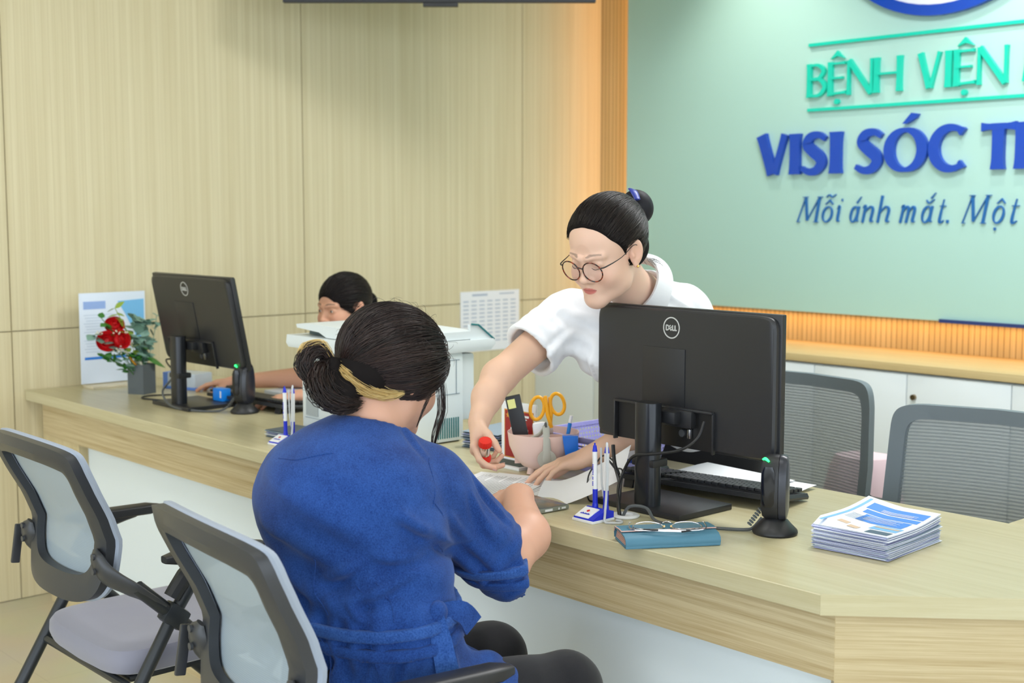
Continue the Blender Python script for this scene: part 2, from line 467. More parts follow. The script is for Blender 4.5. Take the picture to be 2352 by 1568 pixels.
# slogan in a slanted broad-nib hand; strokes given in units of cap height (x before slant)
def slog(chs, z0, h):
    for ch, x0, x1 in chs:
        mb = MB(); w_ = (x1 - x0) / h; sl = 0.22
        K = 0.045; k = 0.017; cnt_ = [0]
        def st(pts, ws, closed=False):
            p = [(max(0, a) * w_ * 0.84 + b * sl, b) for a, b in pts]
            M = XZ(x0, FY, z0) @ Matrix.Scale(h, 4, (1, 0, 0)) @ Matrix.Scale(h, 4, (0, 1, 0))
            cnt_[0] += 1; mb.ribbon(p, ws, 0.008 + .0005 * cnt_[0], M, closed)
        def cur(pts, ws, n=5):
            a, b_ = spline2(pts, n, ws); st(a, b_)
        X = .62
        def ring(cx, rx):
            n = 24; st([(cx + rx * math.cos(2 * PI * i / n), X / 2 + X * .47 * math.sin(2 * PI * i / n)) for i in range(n)], [k + (K - k) * abs(math.cos(2 * PI * i / n + .5)) for i in range(n)], True)
        hat = [(.15, .70), (.5, .86), (.85, .70)]
        if ch == 'M':
            st([(.02, 0), (.2, 1)], [k, k]); st([(.2, 1), (.48, .06)], [K, K]); st([(.48, .06), (.86, 1)], [k, k]); st([(.86, 1), (.9, 0)], [K, K])
            for x, z in ((.02, .01), (.9, .01), (.18, .99), (.88, .99)): st([(x - .1, z), (x + .12, z)], [k * .8, k * .8])
        elif ch in 'oOq':
            ring(.5, .42)
            st(hat, [k, K * .7, k])
            if ch == 'o': cur([(.1, .98), (.35, 1.07), (.65, .98), (.95, 1.08)], [k, K * .5, K * .5, k])
            if ch == 'q': st([(.4, -.19), (.55, -.19)], [.055, .055])
        elif ch == 'i': cur([(.1, .5), (.35, X), (.42, .1), (.8, .06)], [k, K, K, k]); st([(.5, .86), (.66, .86)], [.05, .05])
        elif ch in 'aA':
            ring(.42, .36); cur([(.8, X), (.82, .12), (1.05, .06)], [K, K, k])
            if ch == 'a': st([(.5, .74), (.85, .98)], [K * .7, k * .6])
            else: cur([(.15, .84), (.45, .73), (.85, .86)], [k, K * .6, k]); st([(.55, .9), (.85, 1.1)], [K * .6, k * .6])
        elif ch == 'n': cur([(.02, .55), (.18, X), (.2, 0)], [k, K, K]); cur([(.2, .35), (.55, .60), (.82, .5), (.82, .08), (1.02, .06)], [k, K * .7, K, K, k])
        elif ch == 'h': st([(.15, 1.02), (.2, 0)], [K, K]); cur([(.2, .35), (.55, .60), (.82, .48), (.80, .08), (1.0, .06)], [k, K * .7, K, K, k])
        elif ch == 'm':
            cur([(.02, .55), (.12, X), (.12, 0)], [k, K, K]); cur([(.12, .35), (.32, .60), (.48, .48), (.48, 0)], [k, K * .7, K, K]); cur([(.48, .35), (.7, .60), (.85, .48), (.85, .08), (1.0, .06)], [k, K * .7, K, K, k])
        elif ch == 't': cur([(.45, .86), (.42, .14), (.65, .02), (1.0, .1)], [k, K, K * .8, k]); st([(.1, X), (.9, X)], [k, k])
        elif ch == '.': st([(.2, .06), (.8, .06)], [.06, .06])
        mb.build('slogan_letter', M_slog, pt, smooth=False)
slog([('M', -3.567, -3.433), ('o', -3.44, -3.374), ('i', -3.367, -3.331), ('a', -3.293, -3.24), ('n', -3.236, -3.162), ('h', -3.162, -3.081), ('m', -3.048, -2.957), ('A', -2.945, -2.885), ('t', -2.873, -2.833), ('.', -2.829, -2.81), ('M', -2.755, -2.634), ('q', -2.629, -2.571), ('t', -2.56, -2.515)], 1.441, 0.114)
# round emblem: blue rim on a white disc; only its foot shows
mb = MB(); n = 72; RR = 0.60
mb.ribbon([(RR * math.cos(2 * PI * i / n), RR * math.sin(2 * PI * i / n)) for i in range(n)], 0.022, 0.03, XZ(-2.868, FY, 2.309 + RR), closed=True)
mb.build('emblem_rim', M_nblue, pt, smooth=False)
mb = MB(); mb.prism([((RR - .02) * math.cos(2 * PI * i / n), (RR - .02) * math.sin(2 * PI * i / n)) for i in range(n)], 0.018, XZ(-2.868, FY, 2.309 + RR))
mb.build('emblem_disc', M_pwhite, pt, smooth=False)

# ------------------------------------------------------------------ wall television, turned on its arm
tv = thing('television', 'black television on a wall arm, only its bottom edge showing', 'television', (-4.372, 3.109, 2.318), math.radians(48.0))
TVW = 1.25
mb = MB(); mb.box((TVW / 2 - .30, 0, .36), (TVW, 0.03, 0.72), bev=.005); mb.build('bezel', M_black, tv)
MB().box((TVW / 2 - .30, -0.016, .365), (TVW - .03, 0.003, 0.68)).build('screen', M_blackg, tv, smooth=False)
MB().box((.33, -0.004, -0.008), (.14, 0.03, 0.016), bev=.003).build('sensor_bar', M_black, tv)
mb = MB(); mb.box((.30, .05, .36), (.4, .07, .4), bev=.01); mb.tube([(.3, .08, .36), (.1, .22, .36), (-.15, .36, .36)], .02); mb.build('wall_arm', M_dgrey, tv)

# ------------------------------------------------------------------ posted sheet on left wall
mb = MB(); mb.box((XA + .003, 4.29, .945), (.002, .39, .30))
sh = mb.build('wall_sheet', M_paper, smooth=False); tag(sh, 'white printed sheet posted on the ash wall behind the printer', 'notice')
mb = MB()
for r in range(11):
    for c_ in range(7): mb.box((XA + .0045, 4.13 + c_ * .052, 1.045 - r * .02), (.0008, .034, .006))
mb.box((XA + .0045, 4.22, 1.076), (.0008, .10, .010)); mb.box((XA + .0045, 4.40, 1.078), (.0008, .10, .006))
mb.build('printed_table', mat('faint_grey_ink', (176, 188, 205), .7), sh, smooth=False)

# ------------------------------------------------------------------ back cabinets and their top
YC = 4.604
M_seam = mat('shadow_gap', (120, 124, 124), .6)
proto_cab = None
xs0 = -4.93
edges = [-4.93, -4.078, -3.206, -2.333, -1.46, -0.587]
for i in range(5):
    x0, x1 = edges[i], edges[i + 1]
    t = thing('cabinet', ['white two-door cabinet against the ash wall, behind the woman in white', 'white two-door cabinet under the ledge, second from the ash wall', 'white two-door cabinet with a round lock, behind the two mesh office chairs', 'white two-door cabinet right of the one with the round lock', 'white two-door cabinet farthest to the right under the ledge'][i], 'cabinet', ((x0 + x1) / 2, YC + .235, 0), 0, 'back cabinets')
    W_ = x1 - x0
    MB().box((0, .005, .425), (W_ - .002, .45, .85)).build('carcass', M_lam, t, smooth=False)
    for s in (-1, 1):
        d = MB().box((s * W_ / 4, -.231, .46), (W_ / 2 - .004, .018, .775), bev=.001).build('door', M_lam, t)
        if s == 1:
            lk = MB().cyl((s * W_ / 4 - W_ / 4 + .034, -.246, .76), .011, .014, 20, axis='Y').build('lock', mat('lock_brass', (150, 130, 100), .3, metal=1.0), d)
    MB().box((0, -.20, .035), (W_ - .002, .02, .07)).build('kickboard', M_dgrey, t, smooth=False)
mb = MB(); mb.box(((XA - .5) / 2 - .1, (YC + YB) / 2 - .006, .873), (4.43 - .1, YB - YC + .012, .032), bev=.002)
o = mb.build('counter_top', M_ledge); tag(o, 'long ash ledge on top of the white cabinets, below the mint panel', 'worktop')

# ------------------------------------------------------------------ reception desk
DT = 0.81
dk = thing('reception_desk', 'long light oak reception counter with white front panels', 'counter', (0, 0, 0))
def slab(poly, z0, z1, name, m):
    mb = MB(); bm = bmesh.new()
    vs = [bm.verts.new((x, y, z0)) for x, y in poly]
    f = bm.faces.new(vs)
    r = bmesh.ops.extrude_face_region(bm, geom=[f]); 
    for e in r['geom']:
        if isinstance(e, bmesh.types.BMVert): e.co.z = z1
    bmesh.ops.bevel(bm, geom=[e for e in bm.edges], offset=.0015, segments=1, affect='EDGES')
    bm.verts.index_update()
    mb.add([tuple(v.co) for v in bm.verts], [tuple(v.index for v in f.verts) for f in bm.faces]); bm.free()
    return mb.build(name, m, dk, smooth=False)
def rbox(name, p0, p1, z0, z1, th, m):
    """box built in its own frame along p0 -> p1 so the grain runs along it"""
    d = Vector((p1[0] - p0[0], p1[1] - p0[1])); L = d.length
    o = MB().box((L / 2, th / 2, (z0 + z1) / 2), (L, th, z1 - z0)).build(name, m, dk, smooth=False)
    o.location = (p0[0], p0[1], 0); o.rotation_euler = (0, 0, math.atan2(d.y, d.x)); return o
slab([(XA + .001, 1.93), (-1.321, 1.93), (-.62, 2.60), (-.62, 2.688), (XA + .001, 2.688)], DT - .038, DT, 'worktop', M_desk)
rbox('edge_band', (-1.3202, 1.9292), (-.6192, 2.5992), DT - .038, DT - .0004, .002, M_desk)
slab([(-1.36, 2.690), (-.62, 2.690), (-.62, 4.2), (-1.36, 4.2)], DT - .038, DT, 'side_worktop', M_desk)
mb = MB(); mb.box(((-4.84 - 1.31) / 2, 1.975, DT - .038 - .0625), (4.84 - 1.31, .03, .125))
mb.build('apron', M_apron, dk, smooth=False)
rbox('corner_apron', (-1.310, 1.962), (-.648, 2.595), .0, DT - .038, .03, M_apron)
rbox('side_apron', (-.648, 2.60), (-.648, 4.2), .0, DT - .038, .03, M_apron)
mb = MB(); mb.box((-4.68, 2.0, (DT - .038) / 2), (.29, .07, DT - .04)); mb.build('end_post', M_post, dk, smooth=False)
mb = MB(); mb.box((-4.885, 2.02, (DT - .038) / 2), (.085, .05, DT - .04)); mb.build('filler_strip', M_post, dk, smooth=False)
mb = MB()
for x0, x1 in ((-4.535, -1.33),):
    mb.box(((x0 + x1) / 2, 2.01, .38), (x1 - x0 - .003, .02, .54))
mb.build('front_panel', M_lam, dk, smooth=False)
mb = MB(); mb.box(((-4.535 - 1.33) / 2, 1.985, .055), (4.535 - 1.33, .03, .11)); mb.build('plinth', M_apron, dk, smooth=False)
mb = MB(); mb.box((-1.335, 2.32, .38), (.02, .6, .76)); mb.box((-3.0, 2.35, .38), (.02, .6, .76)); mb.build('support_panel', M_lam, dk, smooth=False)

# ------------------------------------------------------------------ mesh materials for the chairs
def mesh_mat(name, col, lines, dens, axis=2):
    m = bpy.data.materials.new(name); m.use_nodes = True
    nt = m.node_tree; b = nt.nodes['Principled BSDF']
    b.inputs['Base Color'].default_value = rgb(col); b.inputs['Roughness'].default_value = .6
    tc = nd(nt, 'ShaderNodeTexCoord'); sp = nd(nt, 'ShaderNodeSeparateXYZ'); nt.links.new(tc.outputs['Object'], sp.inputs[0])
    mu = nd(nt, 'ShaderNodeMath', operation='MULTIPLY'); mu.inputs[1].default_value = lines; nt.links.new(sp.outputs[axis], mu.inputs[0])
    si = nd(nt, 'ShaderNodeMath', operation='SINE'); nt.links.new(mu.outputs[0], si.inputs[0])
    mr = nd(nt, 'ShaderNodeMapRange'); mr.inputs[1].default_value = -1; mr.inputs[2].default_value = 1
    mr.inputs[3].default_value = dens[0]; mr.inputs[4].default_value = dens[1]
    nt.links.new(si.outputs[0], mr.inputs[0]); nt.links.new(mr.outputs[0], b.inputs['Alpha'])
    return m
M_net = mesh_mat('pale_blue_grey_net', (158, 172, 182), 1700, (.86, .97))
M_net2 = mesh_mat('grey_net', (118, 128, 132), 700, (.62, .88))
M_seat = mat('grey_fabric_seat', (142, 142, 156), .9, .2, sheen=.3)
M_leg = mat('black_steel_tube', (38, 42, 46), .35)

def backprof(z):   # rearward/forward sweep of the guest chair back
    P = [(.58, .045), (.63, .055), (.68, .062), (.74, .068), (.80, .045), (.86, .012), (.91, -.012), (.96, -.03)]
    for (a, b_), (c_, d) in zip(P, P[1:]):
        if z <= c_: 
            t = max(0, (z - a) / (c_ - a)); return b_ + (d - b_) * t
    return P[-1][1]
def make_guest_chair(name, label, group):
    t = thing(name, label, 'chair', (0, 0, 0), 0, group)
    # outline of the back in the x-z plane (right half, bottom centre to top centre)
    def outline(inset, n=48):
        half = [(0, .585), (.10, .588), (.165, .605), (.198, .645), (.208, .70), (.212, .76), (.220, .83), (.226, .89), (.224, .935), (.205, .957), (.12, .968), (0, .972)]
        inn = [(0, .645), (.09, .648), (.138, .662), (.160, .695), (.163, .74), (.168, .79), (.176, .84), (.184, .885), (.180, .905), (.165, .912), (.10, .921), (0, .925)]
        src = [(a[0] * (1 - inset) + b_[0] * inset, a[1] * (1 - inset) + b_[1] * inset) for a, b_ in zip(half, inn)]
        full = src + [(-x, z) for x, z in reversed(src[1:-1])]
        P = [Vector((x, z, 0)) for x, z in full]; m_ = len(P); out = []
        for i in range(m_):
            for k in range(4):
                u = k / 4; a, b_, c_, d = P[i - 1], P[i], P[(i + 1) % m_], P[(i + 2) % m_]
                out.append(.5 * (2 * b_ + (c_ - a) * u + (2 * a - 5 * b_ + 4 * c_ - d) * u * u + (3 * b_ - a - 3 * c_ + d) * u ** 3))
        return [(q.x, q.y) for q in out]
    def at(x, z, off=0):
        return (x, backprof(z) + off + .55 * x * x - .018, z)
    o0, o1, om = outline(0), outline(1), outline(.5)
    mb = MB(); n = len(o0)
    rings = [[at(x, z, -.014) for x, z in o0], [at(x, z, -.020) for x, z in om], [at(x, z, -.012) for x, z in o1], [at(x, z, .008) for x, z in o1], [at(x, z, .008) for x, z in o0]]
    vs = [p for r in rings for p in r]; fs = []
    for i in range(5):
        for j in range(n):
            a = i * n + j; b_ = i * n + (j + 1) % n; c_ = ((i + 1) % 5) * n
            fs.append((a, b_, c_ + (j + 1) % n, c_ + j))
    mb.add(vs, fs); mb.build('back_frame', M_frame, t)
    # net stretched over the front of the frame
    mb = MB(); K = 9; rings = []
    for k in range(K):
        s = 1 - k / (K - 1) * .999
        zc = .79
        rings.append([at(x * s * 1.01, zc + (z - zc) * s * 1.004, .013) for x, z in o0])
    mb.loft(rings, cap=False); mb.build('back_net', M_net, t)
    mb = MB(); rings = [[at(x * 1.0, z, .008) for x, z in o0], [at(x * 1.028, .79 + (z - .79) * 1.016, .012) for x, z in o0], [at(x * 1.02, .79 + (z - .79) * 1.012, .022) for x, z in o0], [at(x * .985, .79 + (z - .79) * .985, .02) for x, z in o0]]
    mb.loft(rings, cap=False); mb.build('net_edge', mat('net_edge_grey', (160, 170, 186), .8), t)
    # seat cushion
    prof = []
    bm = MB(); rings = []
    def seatring(s, z):
        P = []
        for k in range(48):
            a = 2 * PI * k / 48; ca, sa = math.cos(a), math.sin(a)
            e = .32
            x = .232 * s * math.copysign(abs(ca) ** e, ca); y = .235 * s * math.copysign(abs(sa) ** e, sa)
            zz = z + .012 * (x / .23) ** 2 - .03 * max(0, (y - .10) / .13) ** 2 * .6
            P.append((x, .305 + y, zz))
        return P
    for s, z in ((.90, .405), (.97, .412), (1.0, .430), (.995, .452), (.96, .466), (.86, .474), (.5, .471), (.05, .468)): rings.append(seatring(s, z))
    bm.loft(rings); bm.build('seat', M_seat, t)
    MB().box((0, .30, .398), (.36, .36, .016), bev=.005).build('seat_pan', M_leg, t)
    for s in (-1, 1):
        # support running from the back bracket down to the front foot
        MB().tube([(s * .262, .105, .640), (s * .262, .19, .560), (s * .262, .46, .290), (s * .262, .735, .012)], [.017, .017, .015, .014], 12).build('front_leg', M_leg, t)
        # leg running from the rear foot up to the arm
        MB().tube([(s * .262, -.15, .012), (s * .262, .04, .30), (s * .262, .19, .552), (s * .262, .275, .672)], .0155, 12).build('rear_leg', M_leg, t)
        MB().box((s * .262, .195, .556), (.040, .06, .05), rx=math.radians(-40), bev=.01).build('hinge', M_leg, t)
        mb = MB(); mb.tube([(s * .186, .044, .725), (s * .196, .044, .70), (s * .222, .056, .668), (s * .252, .092, .640), (s * .262, .13, .612), (s * .262, .165, .582)], [.012, .032, .036, .030, .022, .018], 14, smooth=4, flat=.42, up=(0, 1, .35))
        br_ = mb.build('back_bracket', M_frame, t)
        mb = MB()
        for z_ in (.712, .678): mb.cyl((s * .203, .030, z_), .0075, .006, 12, axis='Y')
        mb.build('screw', M_dgrey, br_)
        if s < 0: MB().box((-.258, .036, .655), (.010, .022, .10), bev=.004, rx=-.15).build('pivot_cover', M_frame, br_)
        # arm pad with its tapering bracket
        pad = MB(); L0, L1 = .17, .43
        rings = []
        for i in range(9):
            u = i / 8; y = L0 + (L1 - L0) * u; hw = .026 * (1 - .15 * (u - .5) ** 2) * (0.55 if i in (0, 8) else 1); h_ = .014 * (0.6 if i in (0, 8) else 1)
            zc = .693 - .006 * u
            rings.append([(s * .268 + hw * math.cos(2 * PI * k / 16) ** 1 * 1.0 if False else s * .268 + hw * math.copysign(abs(math.cos(2 * PI * k / 16)) ** .5, math.cos(2 * PI * k / 16)), y, zc + h_ * math.copysign(abs(math.sin(2 * PI * k / 16)) ** .5, math.sin(2 * PI * k / 16))) for k in range(16)])
        pad.loft(rings); ap = pad.build('armrest', M_black, t)
        MB().tube([(s * .262, .19, .60), (s * .264, .25, .665), (s * .266, .36, .682)], [.020, .022, .012], 10, smooth=3).build('arm_bracket', M_black, ap)
    MB().tube([(-.262, .55, .20), (.262, .55, .20)], .011, 10).build('crossbar', M_leg, t)
    MB().tube([(-.262, .10, .395), (.262, .10, .395)], .011, 10).build('crossbar', M_leg, t)
    return t
ch1 = make_guest_chair('guest_chair', 'empty grey guest chair with pale mesh back nearest the ash wall', 'guest chairs')
ch1.location = (-2.985, 1.20, 0)
ch2 = dup(ch1, (-1.975, 1.095, 0), math.radians(-6), 'grey mesh-backed guest chair that the customer in denim sits on', 'guest chairs')

# ------------------------------------------------------------------ office chairs behind the desk
M_oframe = mat('grey_office_frame', (112, 122, 128), .5)
def make_office_chair(name, label, group):
    t = thing(name, label, 'chair', (0, 0, 0), 0, group)
    def yb(x, z): return -.9 * (x * x) * .9 + .05 * math.sin((z - .55) * 4.5) - (.06 if False else 0)
    def ol(s_, n=52):
        out = []
        for k in range(n):
            a = 2 * PI * k / n; ca, sa = math.cos(a), math.sin(a); e = .17
            x = (.262 - s_) * math.copysign(abs(ca) ** e, ca); z = .755 + (.245 - s_) * math.copysign(abs(sa) ** e, sa)
            x *= 1 + .05 * ((.77 - z) / .245)
            out.append((x, z))
        return out
    o0, o1 = ol(0), ol(.036); n = len(o0)
    R4 = [[(x, yb(x, z) - .012, z) for x, z in o0], [(x, yb(x, z) - .014, z) for x, z in o1], [(x, yb(x, z) + .010, z) for x, z in o1], [(x, yb(x, z) + .014, z) for x, z in o0]]
    mb = MB(); vs = [p for r in R4 for p in r]; fs = []
    for i in range(4):
        for j in range(n):
            fs.append((i * n + j, i * n + (j + 1) % n, ((i + 1) % 4) * n + (j + 1) % n, ((i + 1) % 4) * n + j))
    mb.add(vs, fs).build('back_frame', M_oframe, t)
    mb = MB(); rings = []
    for k in range(9):
        s_ = 1 - k / 8 * .999
        rings.append([(x * s_, yb(x * s_, .77 + (z - .77) * s_) - .002, .77 + (z - .77) * s_) for x, z in o1])
    mb.loft(rings, cap=False).build('back_net', M_net2, t)
    mb = MB(); rings = []
    for s_, z in ((.9, .44), (1, .46), (1, .49), (.95, .51), (.6, .515), (.05, .512)):
        rings.append([(.24 * s_ * math.copysign(abs(math.cos(2 * PI * k / 40)) ** .4, math.cos(2 * PI * k / 40)), -.16 + .19 * s_ * math.copysign(abs(math.sin(2 * PI * k / 40)) ** .4, math.sin(2 * PI * k / 40)), z) for k in range(40)])
    mb.loft(rings).build('seat', M_oframe, t)
    MB().tube([(0, .05, .60), (0, .085, .50), (0, .0, .43), (0, -.2, .43)], [.03, .03, .025, .02], 10, smooth=4).build('back_support', M_black, t)
    for s in (-1, 1):
        MB().tube([(s * .23, .0, .66), (s * .27, .02, .60), (s * .275, -.08, .42), (s * .22, -.16, .43)], [.02, .024, .02, .015], 10, smooth=4).build('arm_support', M_black, t)
        MB().box((s * .275, -.10, .655), (.06, .24, .025), bev=.01).build('armrest', M_black, t)
    MB().cyl((0, -.22, .26), .028, .36).build('gas_column', M_black, t)
    for k in range(5):
        a = 2 * PI * k / 5 + .3
        l = MB().tube([(0, -.22, .10), (.3 * math.cos(a), -.22 + .3 * math.sin(a), .07)], [.025, .015], 8).build('base_leg', M_black, t)
        MB().cyl((.3 * math.cos(a), -.22 + .3 * math.sin(a), .03), .03, .025, 16, axis='X').build('caster', M_black, l)
    return t
oc1 = make_office_chair('office_chair', 'grey mesh office chair nearest the camera, behind the brochure stack', 'office chairs')
oc1.location = (-1.572, 3.005, 0); oc1.rotation_euler = (0, 0, math.radians(10))
oc2 = dup(oc1, (-2.325, 3.27, 0), math.radians(-2), 'grey mesh office chair partly hidden by the near monitor', 'office chairs')
# ------------------------------------------------------------------ monitors
M_mback = mat('monitor_black', (38, 39, 42), 0.38, 0.5)
M_glow = mat('green_led', (60, 230, 120), .4, emit=(40, 255, 110), estr=3.0)
def make_monitor(name, label, group):
    t = thing(name, label, 'monitor', (0, 0, 0), 0, group)
    tilt_pivot = (0.037, 0.03, .30)
    # screen housing (local: back faces -Y, screen faces +Y), bulging lower back
    scr = MB(); scr.box((.037, .078, .30), (.538, .016, .322), bev=.003)
    h = scr.build('housing', M_mback, t)
    MB().box((.037, .0875, .303), (.532, .002, .305)).build('screen', M_blackg, h, smooth=False)
    mb = MB(); n = 12; rings = []
    def sup(w_, hh, y, zc, e=.12):
        return [(.037 + w_ * math.copysign(abs(math.cos(2 * PI * k / 48)) ** e, math.cos(2 * PI * k / 48)), y, zc + hh * math.copysign(abs(math.sin(2 * PI * k / 48)) ** e, math.sin(2 * PI * k / 48))) for k in range(48)]
    mb.loft([sup(.264, .157, .071, .300), sup(.263, .156, .060, .300), sup(.258, .152, .056, .300)]); mb.build('back_cover', M_mback, h)
    mb = MB(); mb.box((-.010, .0558, .186), (.292, .0012, .086)); mb.build('recess_shade_panel', mat('recess_shade_black', (14, 14, 16), .5), h, smooth=False)  # flat, slightly proud panel; its black colour stands in for a recess's shade
    mb = MB(); mb.box((-.013, .0552, .300), (.128, .0026, .136), bev=.0008); mb.build('mount_cover', mat('monitor_black_panel', (34, 35, 38), .42), h)
    mb = MB()
    mb.cyl((.052, .050, .178), .0085, .010, 20, axis='Y'); mb.build('lock_socket', M_dgrey, h)
    MB().box((.072, .050, .178), (.010, .008, .022), bev=.002).build('connector', M_steel, h)
    lip = MB(); lip.box((-.010, .0500, .2325), (.300, .013, .006), bev=.002); lip.box((-.158, .0500, .186), (.006, .013, .094), bev=.002); lip.box((.138, .0520, .186), (.006, .009, .094), bev=.002); lip.build('port_surround', M_mback, h)
    MB().box((.045, .046, .212), (.085, .02, .040), bev=.004).build('mount_plate', M_black, h)
    # round logo: ring with the four letters
    lg = MB(); n = 40; M = XZ(.009, .0560, .415)
    lg.ribbon([(.0235 * math.cos(2 * PI * i / n), .0235 * math.sin(2 * PI * i / n)) for i in range(n)], .0014, .0008, M, closed=True)
    def s2(p, q, hw=.0015): lg.ribbon([p, q], hw, .0008, M)
    a = .0062
    s2((-.0155, -a), (-.0155, a)); lg.ribbon([(-.0155, a * .9), (-.011, a * .85), (-.0078, a * .4), (-.0078, -a * .4), (-.011, -a * .85), (-.0155, -a * .9)], .0014, .0008, M)
    c_, s_ = math.cos(.75), math.sin(.75)
    def rt(x, y): return (-.0022 + (x * c_ - y * s_), (x * s_ + y * c_))
    for yy in (-.0048, 0, .0048): s2(rt(-.0035, yy), rt(.0035, yy), .0012)
    s2(rt(-.0035, -.0055), rt(-.0035, .0055), .0012)
    s2((.0035, a), (.0035, -a)); s2((.0035, -a * .85), (.0088, -a * .85)); s2((.0108, a), (.0108, -a)); s2((.0108, -a * .85), (.0158, -a * .85))
    lg.build('logo', mat('silver_print', (205, 208, 210), .35, metal=.3), h, smooth=False)
    # stand
    mb = MB(); pr_ = []
    for z, k in ((.012, 1.0), (.05, 1.0), (.245, 1.0), (.249, .97)):
        ring = []
        for j in range(28):
            a_ = 2 * PI * j / 28; x = .031 * k * math.copysign(abs(math.cos(a_)) ** .7, math.cos(a_)); y = .022 * k * math.copysign(abs(math.sin(a_)) ** .7, math.sin(a_))
            ring.append((x, y - .01, z))
        pr_.append(ring)
    mb.loft(pr_); po = mb.build('stand_column', mat('stand_black', (40, 42, 46), .28, metal=.3), t)
    mb = MB(); mb.box((.0, -.004, .112), (.067, .05, .018), bev=.004); mb.build('cable_clip', M_black, po)
    MB().box((.02, .028, .215), (.075, .03, .028), bev=.004).build('mount_arm', M_black, t)
    mb = MB(); mb.box((0, .045, .007), (.255, .185, .014), bev=.003); mb.build('stand_base', M_mback, t)
    return t, h
mon1, h1 = make_monitor('monitor', 'black desktop monitor in the foreground, its back with a round silver logo facing the camera', 'monitors')
mon1.location = (-1.975, 2.205, DT); 
mon2 = dup(mon1, (-4.135, 2.17, DT), math.radians(1), 'black desktop monitor at the far end of the counter beside the flower vase', 'monitors')
for ch in mon2.children:
    if ch.name.startswith('housing'):
        Mt = Matrix.Translation((.037, .05, .20)) @ Matrix.Rotation(math.radians(11), 4, 'X') @ Matrix.Translation((-.037, -.05, -.20))
        ch.matrix_basis = Mt
# cables
M_cab = mat('black_cable', (26, 27, 30), .4); M_cabg = mat('grey_cable', (86, 90, 92), .45)
Z = DT
c1 = MB(); c1.tube([(-1.845, 2.235, Z + .215), (-1.846, 2.212, Z + .180), (-1.87, 2.185, Z + .155), (-1.93, 2.165, Z + .14), (-1.985, 2.158, Z + .128), (-2.02, 2.165, Z + .09), (-2.01, 2.135, Z + .055), (-1.985, 2.11, Z + .02), (-1.975, 2.103, Z - .002)], .0035, 8, smooth=6)
o = c1.build('monitor_cable', M_cab); tag(o, 'thick black cable curving from the near monitor down to the white desk grommet', 'cable')
c1 = MB(); c1.tube([(-2.07, 2.18, Z + .14), (-2.055, 2.17, Z + .10), (-2.02, 2.15, Z + .06), (-1.99, 2.115, Z + .02), (-1.972, 2.102, Z - .002)], .0045, 8, smooth=6)
o = c1.build('power_cable', M_cab); tag(o, 'straight black power cable running beside the near monitor column into the grommet', 'cable')
c1 = MB(); c1.tube([(-1.98, 2.108, Z + .0), (-2.0, 2.13, Z + .045), (-2.03, 2.17, Z + .085), (-2.07, 2.19, Z + .085), (-2.075, 2.17, Z + .105), (-2.05, 2.15, Z + .105), (-2.03, 2.16, Z + .08), (-2.08, 2.19, Z + .10), (-2.12, 2.20, Z + .105), (-2.15, 2.21, Z + .085)], .002, 8, smooth=8)
c1.tube([(-2.15, 2.21, Z + .085), (-2.16, 2.19, Z + .05), (-2.13, 2.16, Z + .006), (-2.11, 2.17, Z + .003), (-2.10, 2.23, Z + .003), (-2.13, 2.33, Z + .003)], .002, 8, smooth=8)
o = c1.build('looped_cable', M_cab); tag(o, 'thin black cable looped twice left of the near monitor column', 'cable')
c1 = MB(); c1.tube([(-1.97, 2.108, Z + .0), (-1.955, 2.115, Z + .024), (-1.92, 2.13, Z + .024), (-1.88, 2.115, Z + .006), (-1.83, 2.12, Z + .004), (-1.74, 2.17, Z + .004), (-1.70, 2.20, Z + .004), (-1.69, 2.215, Z + .008), (-1.675, 2.225, Z + .03)], .0035, 8, smooth=8)
o = c1.build('scanner_cable', M_cabg); tag(o, 'grey cable running behind the blue wallet to the near barcode scanner', 'cable')
mb = MB(); mb.lathe([(.017, .0012), (.032, .0012), (.033, .004), (.030, .006), (.018, .006), (.017, .002)], (-1.965, 2.11, Z - .0005), 32, cap=False); mb.cyl((-1.965, 2.11, Z + .0012), .018, .001, 24)
g1 = mb.build('cable_grommet', M_pwhite); tag(g1, 'white round desk grommet where the cables enter, beside the near pen stand', 'grommet')
g2 = g1.copy(); C.objects.link(g2); g2.location = (-2.245, .055, 0); g2['label'] = 'white round desk grommet in front of the far monitor'
c1 = MB(); c1.tube([(-3.905, 2.235, Z + .03), (-3.93, 2.20, Z + .006), (-4.0, 2.14, Z + .005), (-4.12, 2.12, Z + .01), (-4.19, 2.125, Z + .05), (-4.20, 2.16, Z + .085), (-4.17, 2.18, Z + .12)], .0038, 8, smooth=8)
o = c1.build('far_scanner_cable', M_cabg); tag(o, 'grey cable sagging from the far monitor column to the far barcode scanner', 'cable')
c1 = MB(); c1.tube([(-4.14, 2.18, Z + .10), (-4.22, 2.17, Z + .135), (-4.30, 2.20, Z + .15), (-4.34, 2.26, Z + .13), (-4.36, 2.30, Z + .03), (-4.30, 2.22, Z + .004), (-4.38, 2.15, Z + .004), (-4.44, 2.19, Z + .004), (-4.40, 2.30, Z + .004)], .003, 8, smooth=8)
o = c1.build('far_power_cable', M_cab); tag(o, 'black cable tangle on the counter between the vase and the far monitor', 'cable')

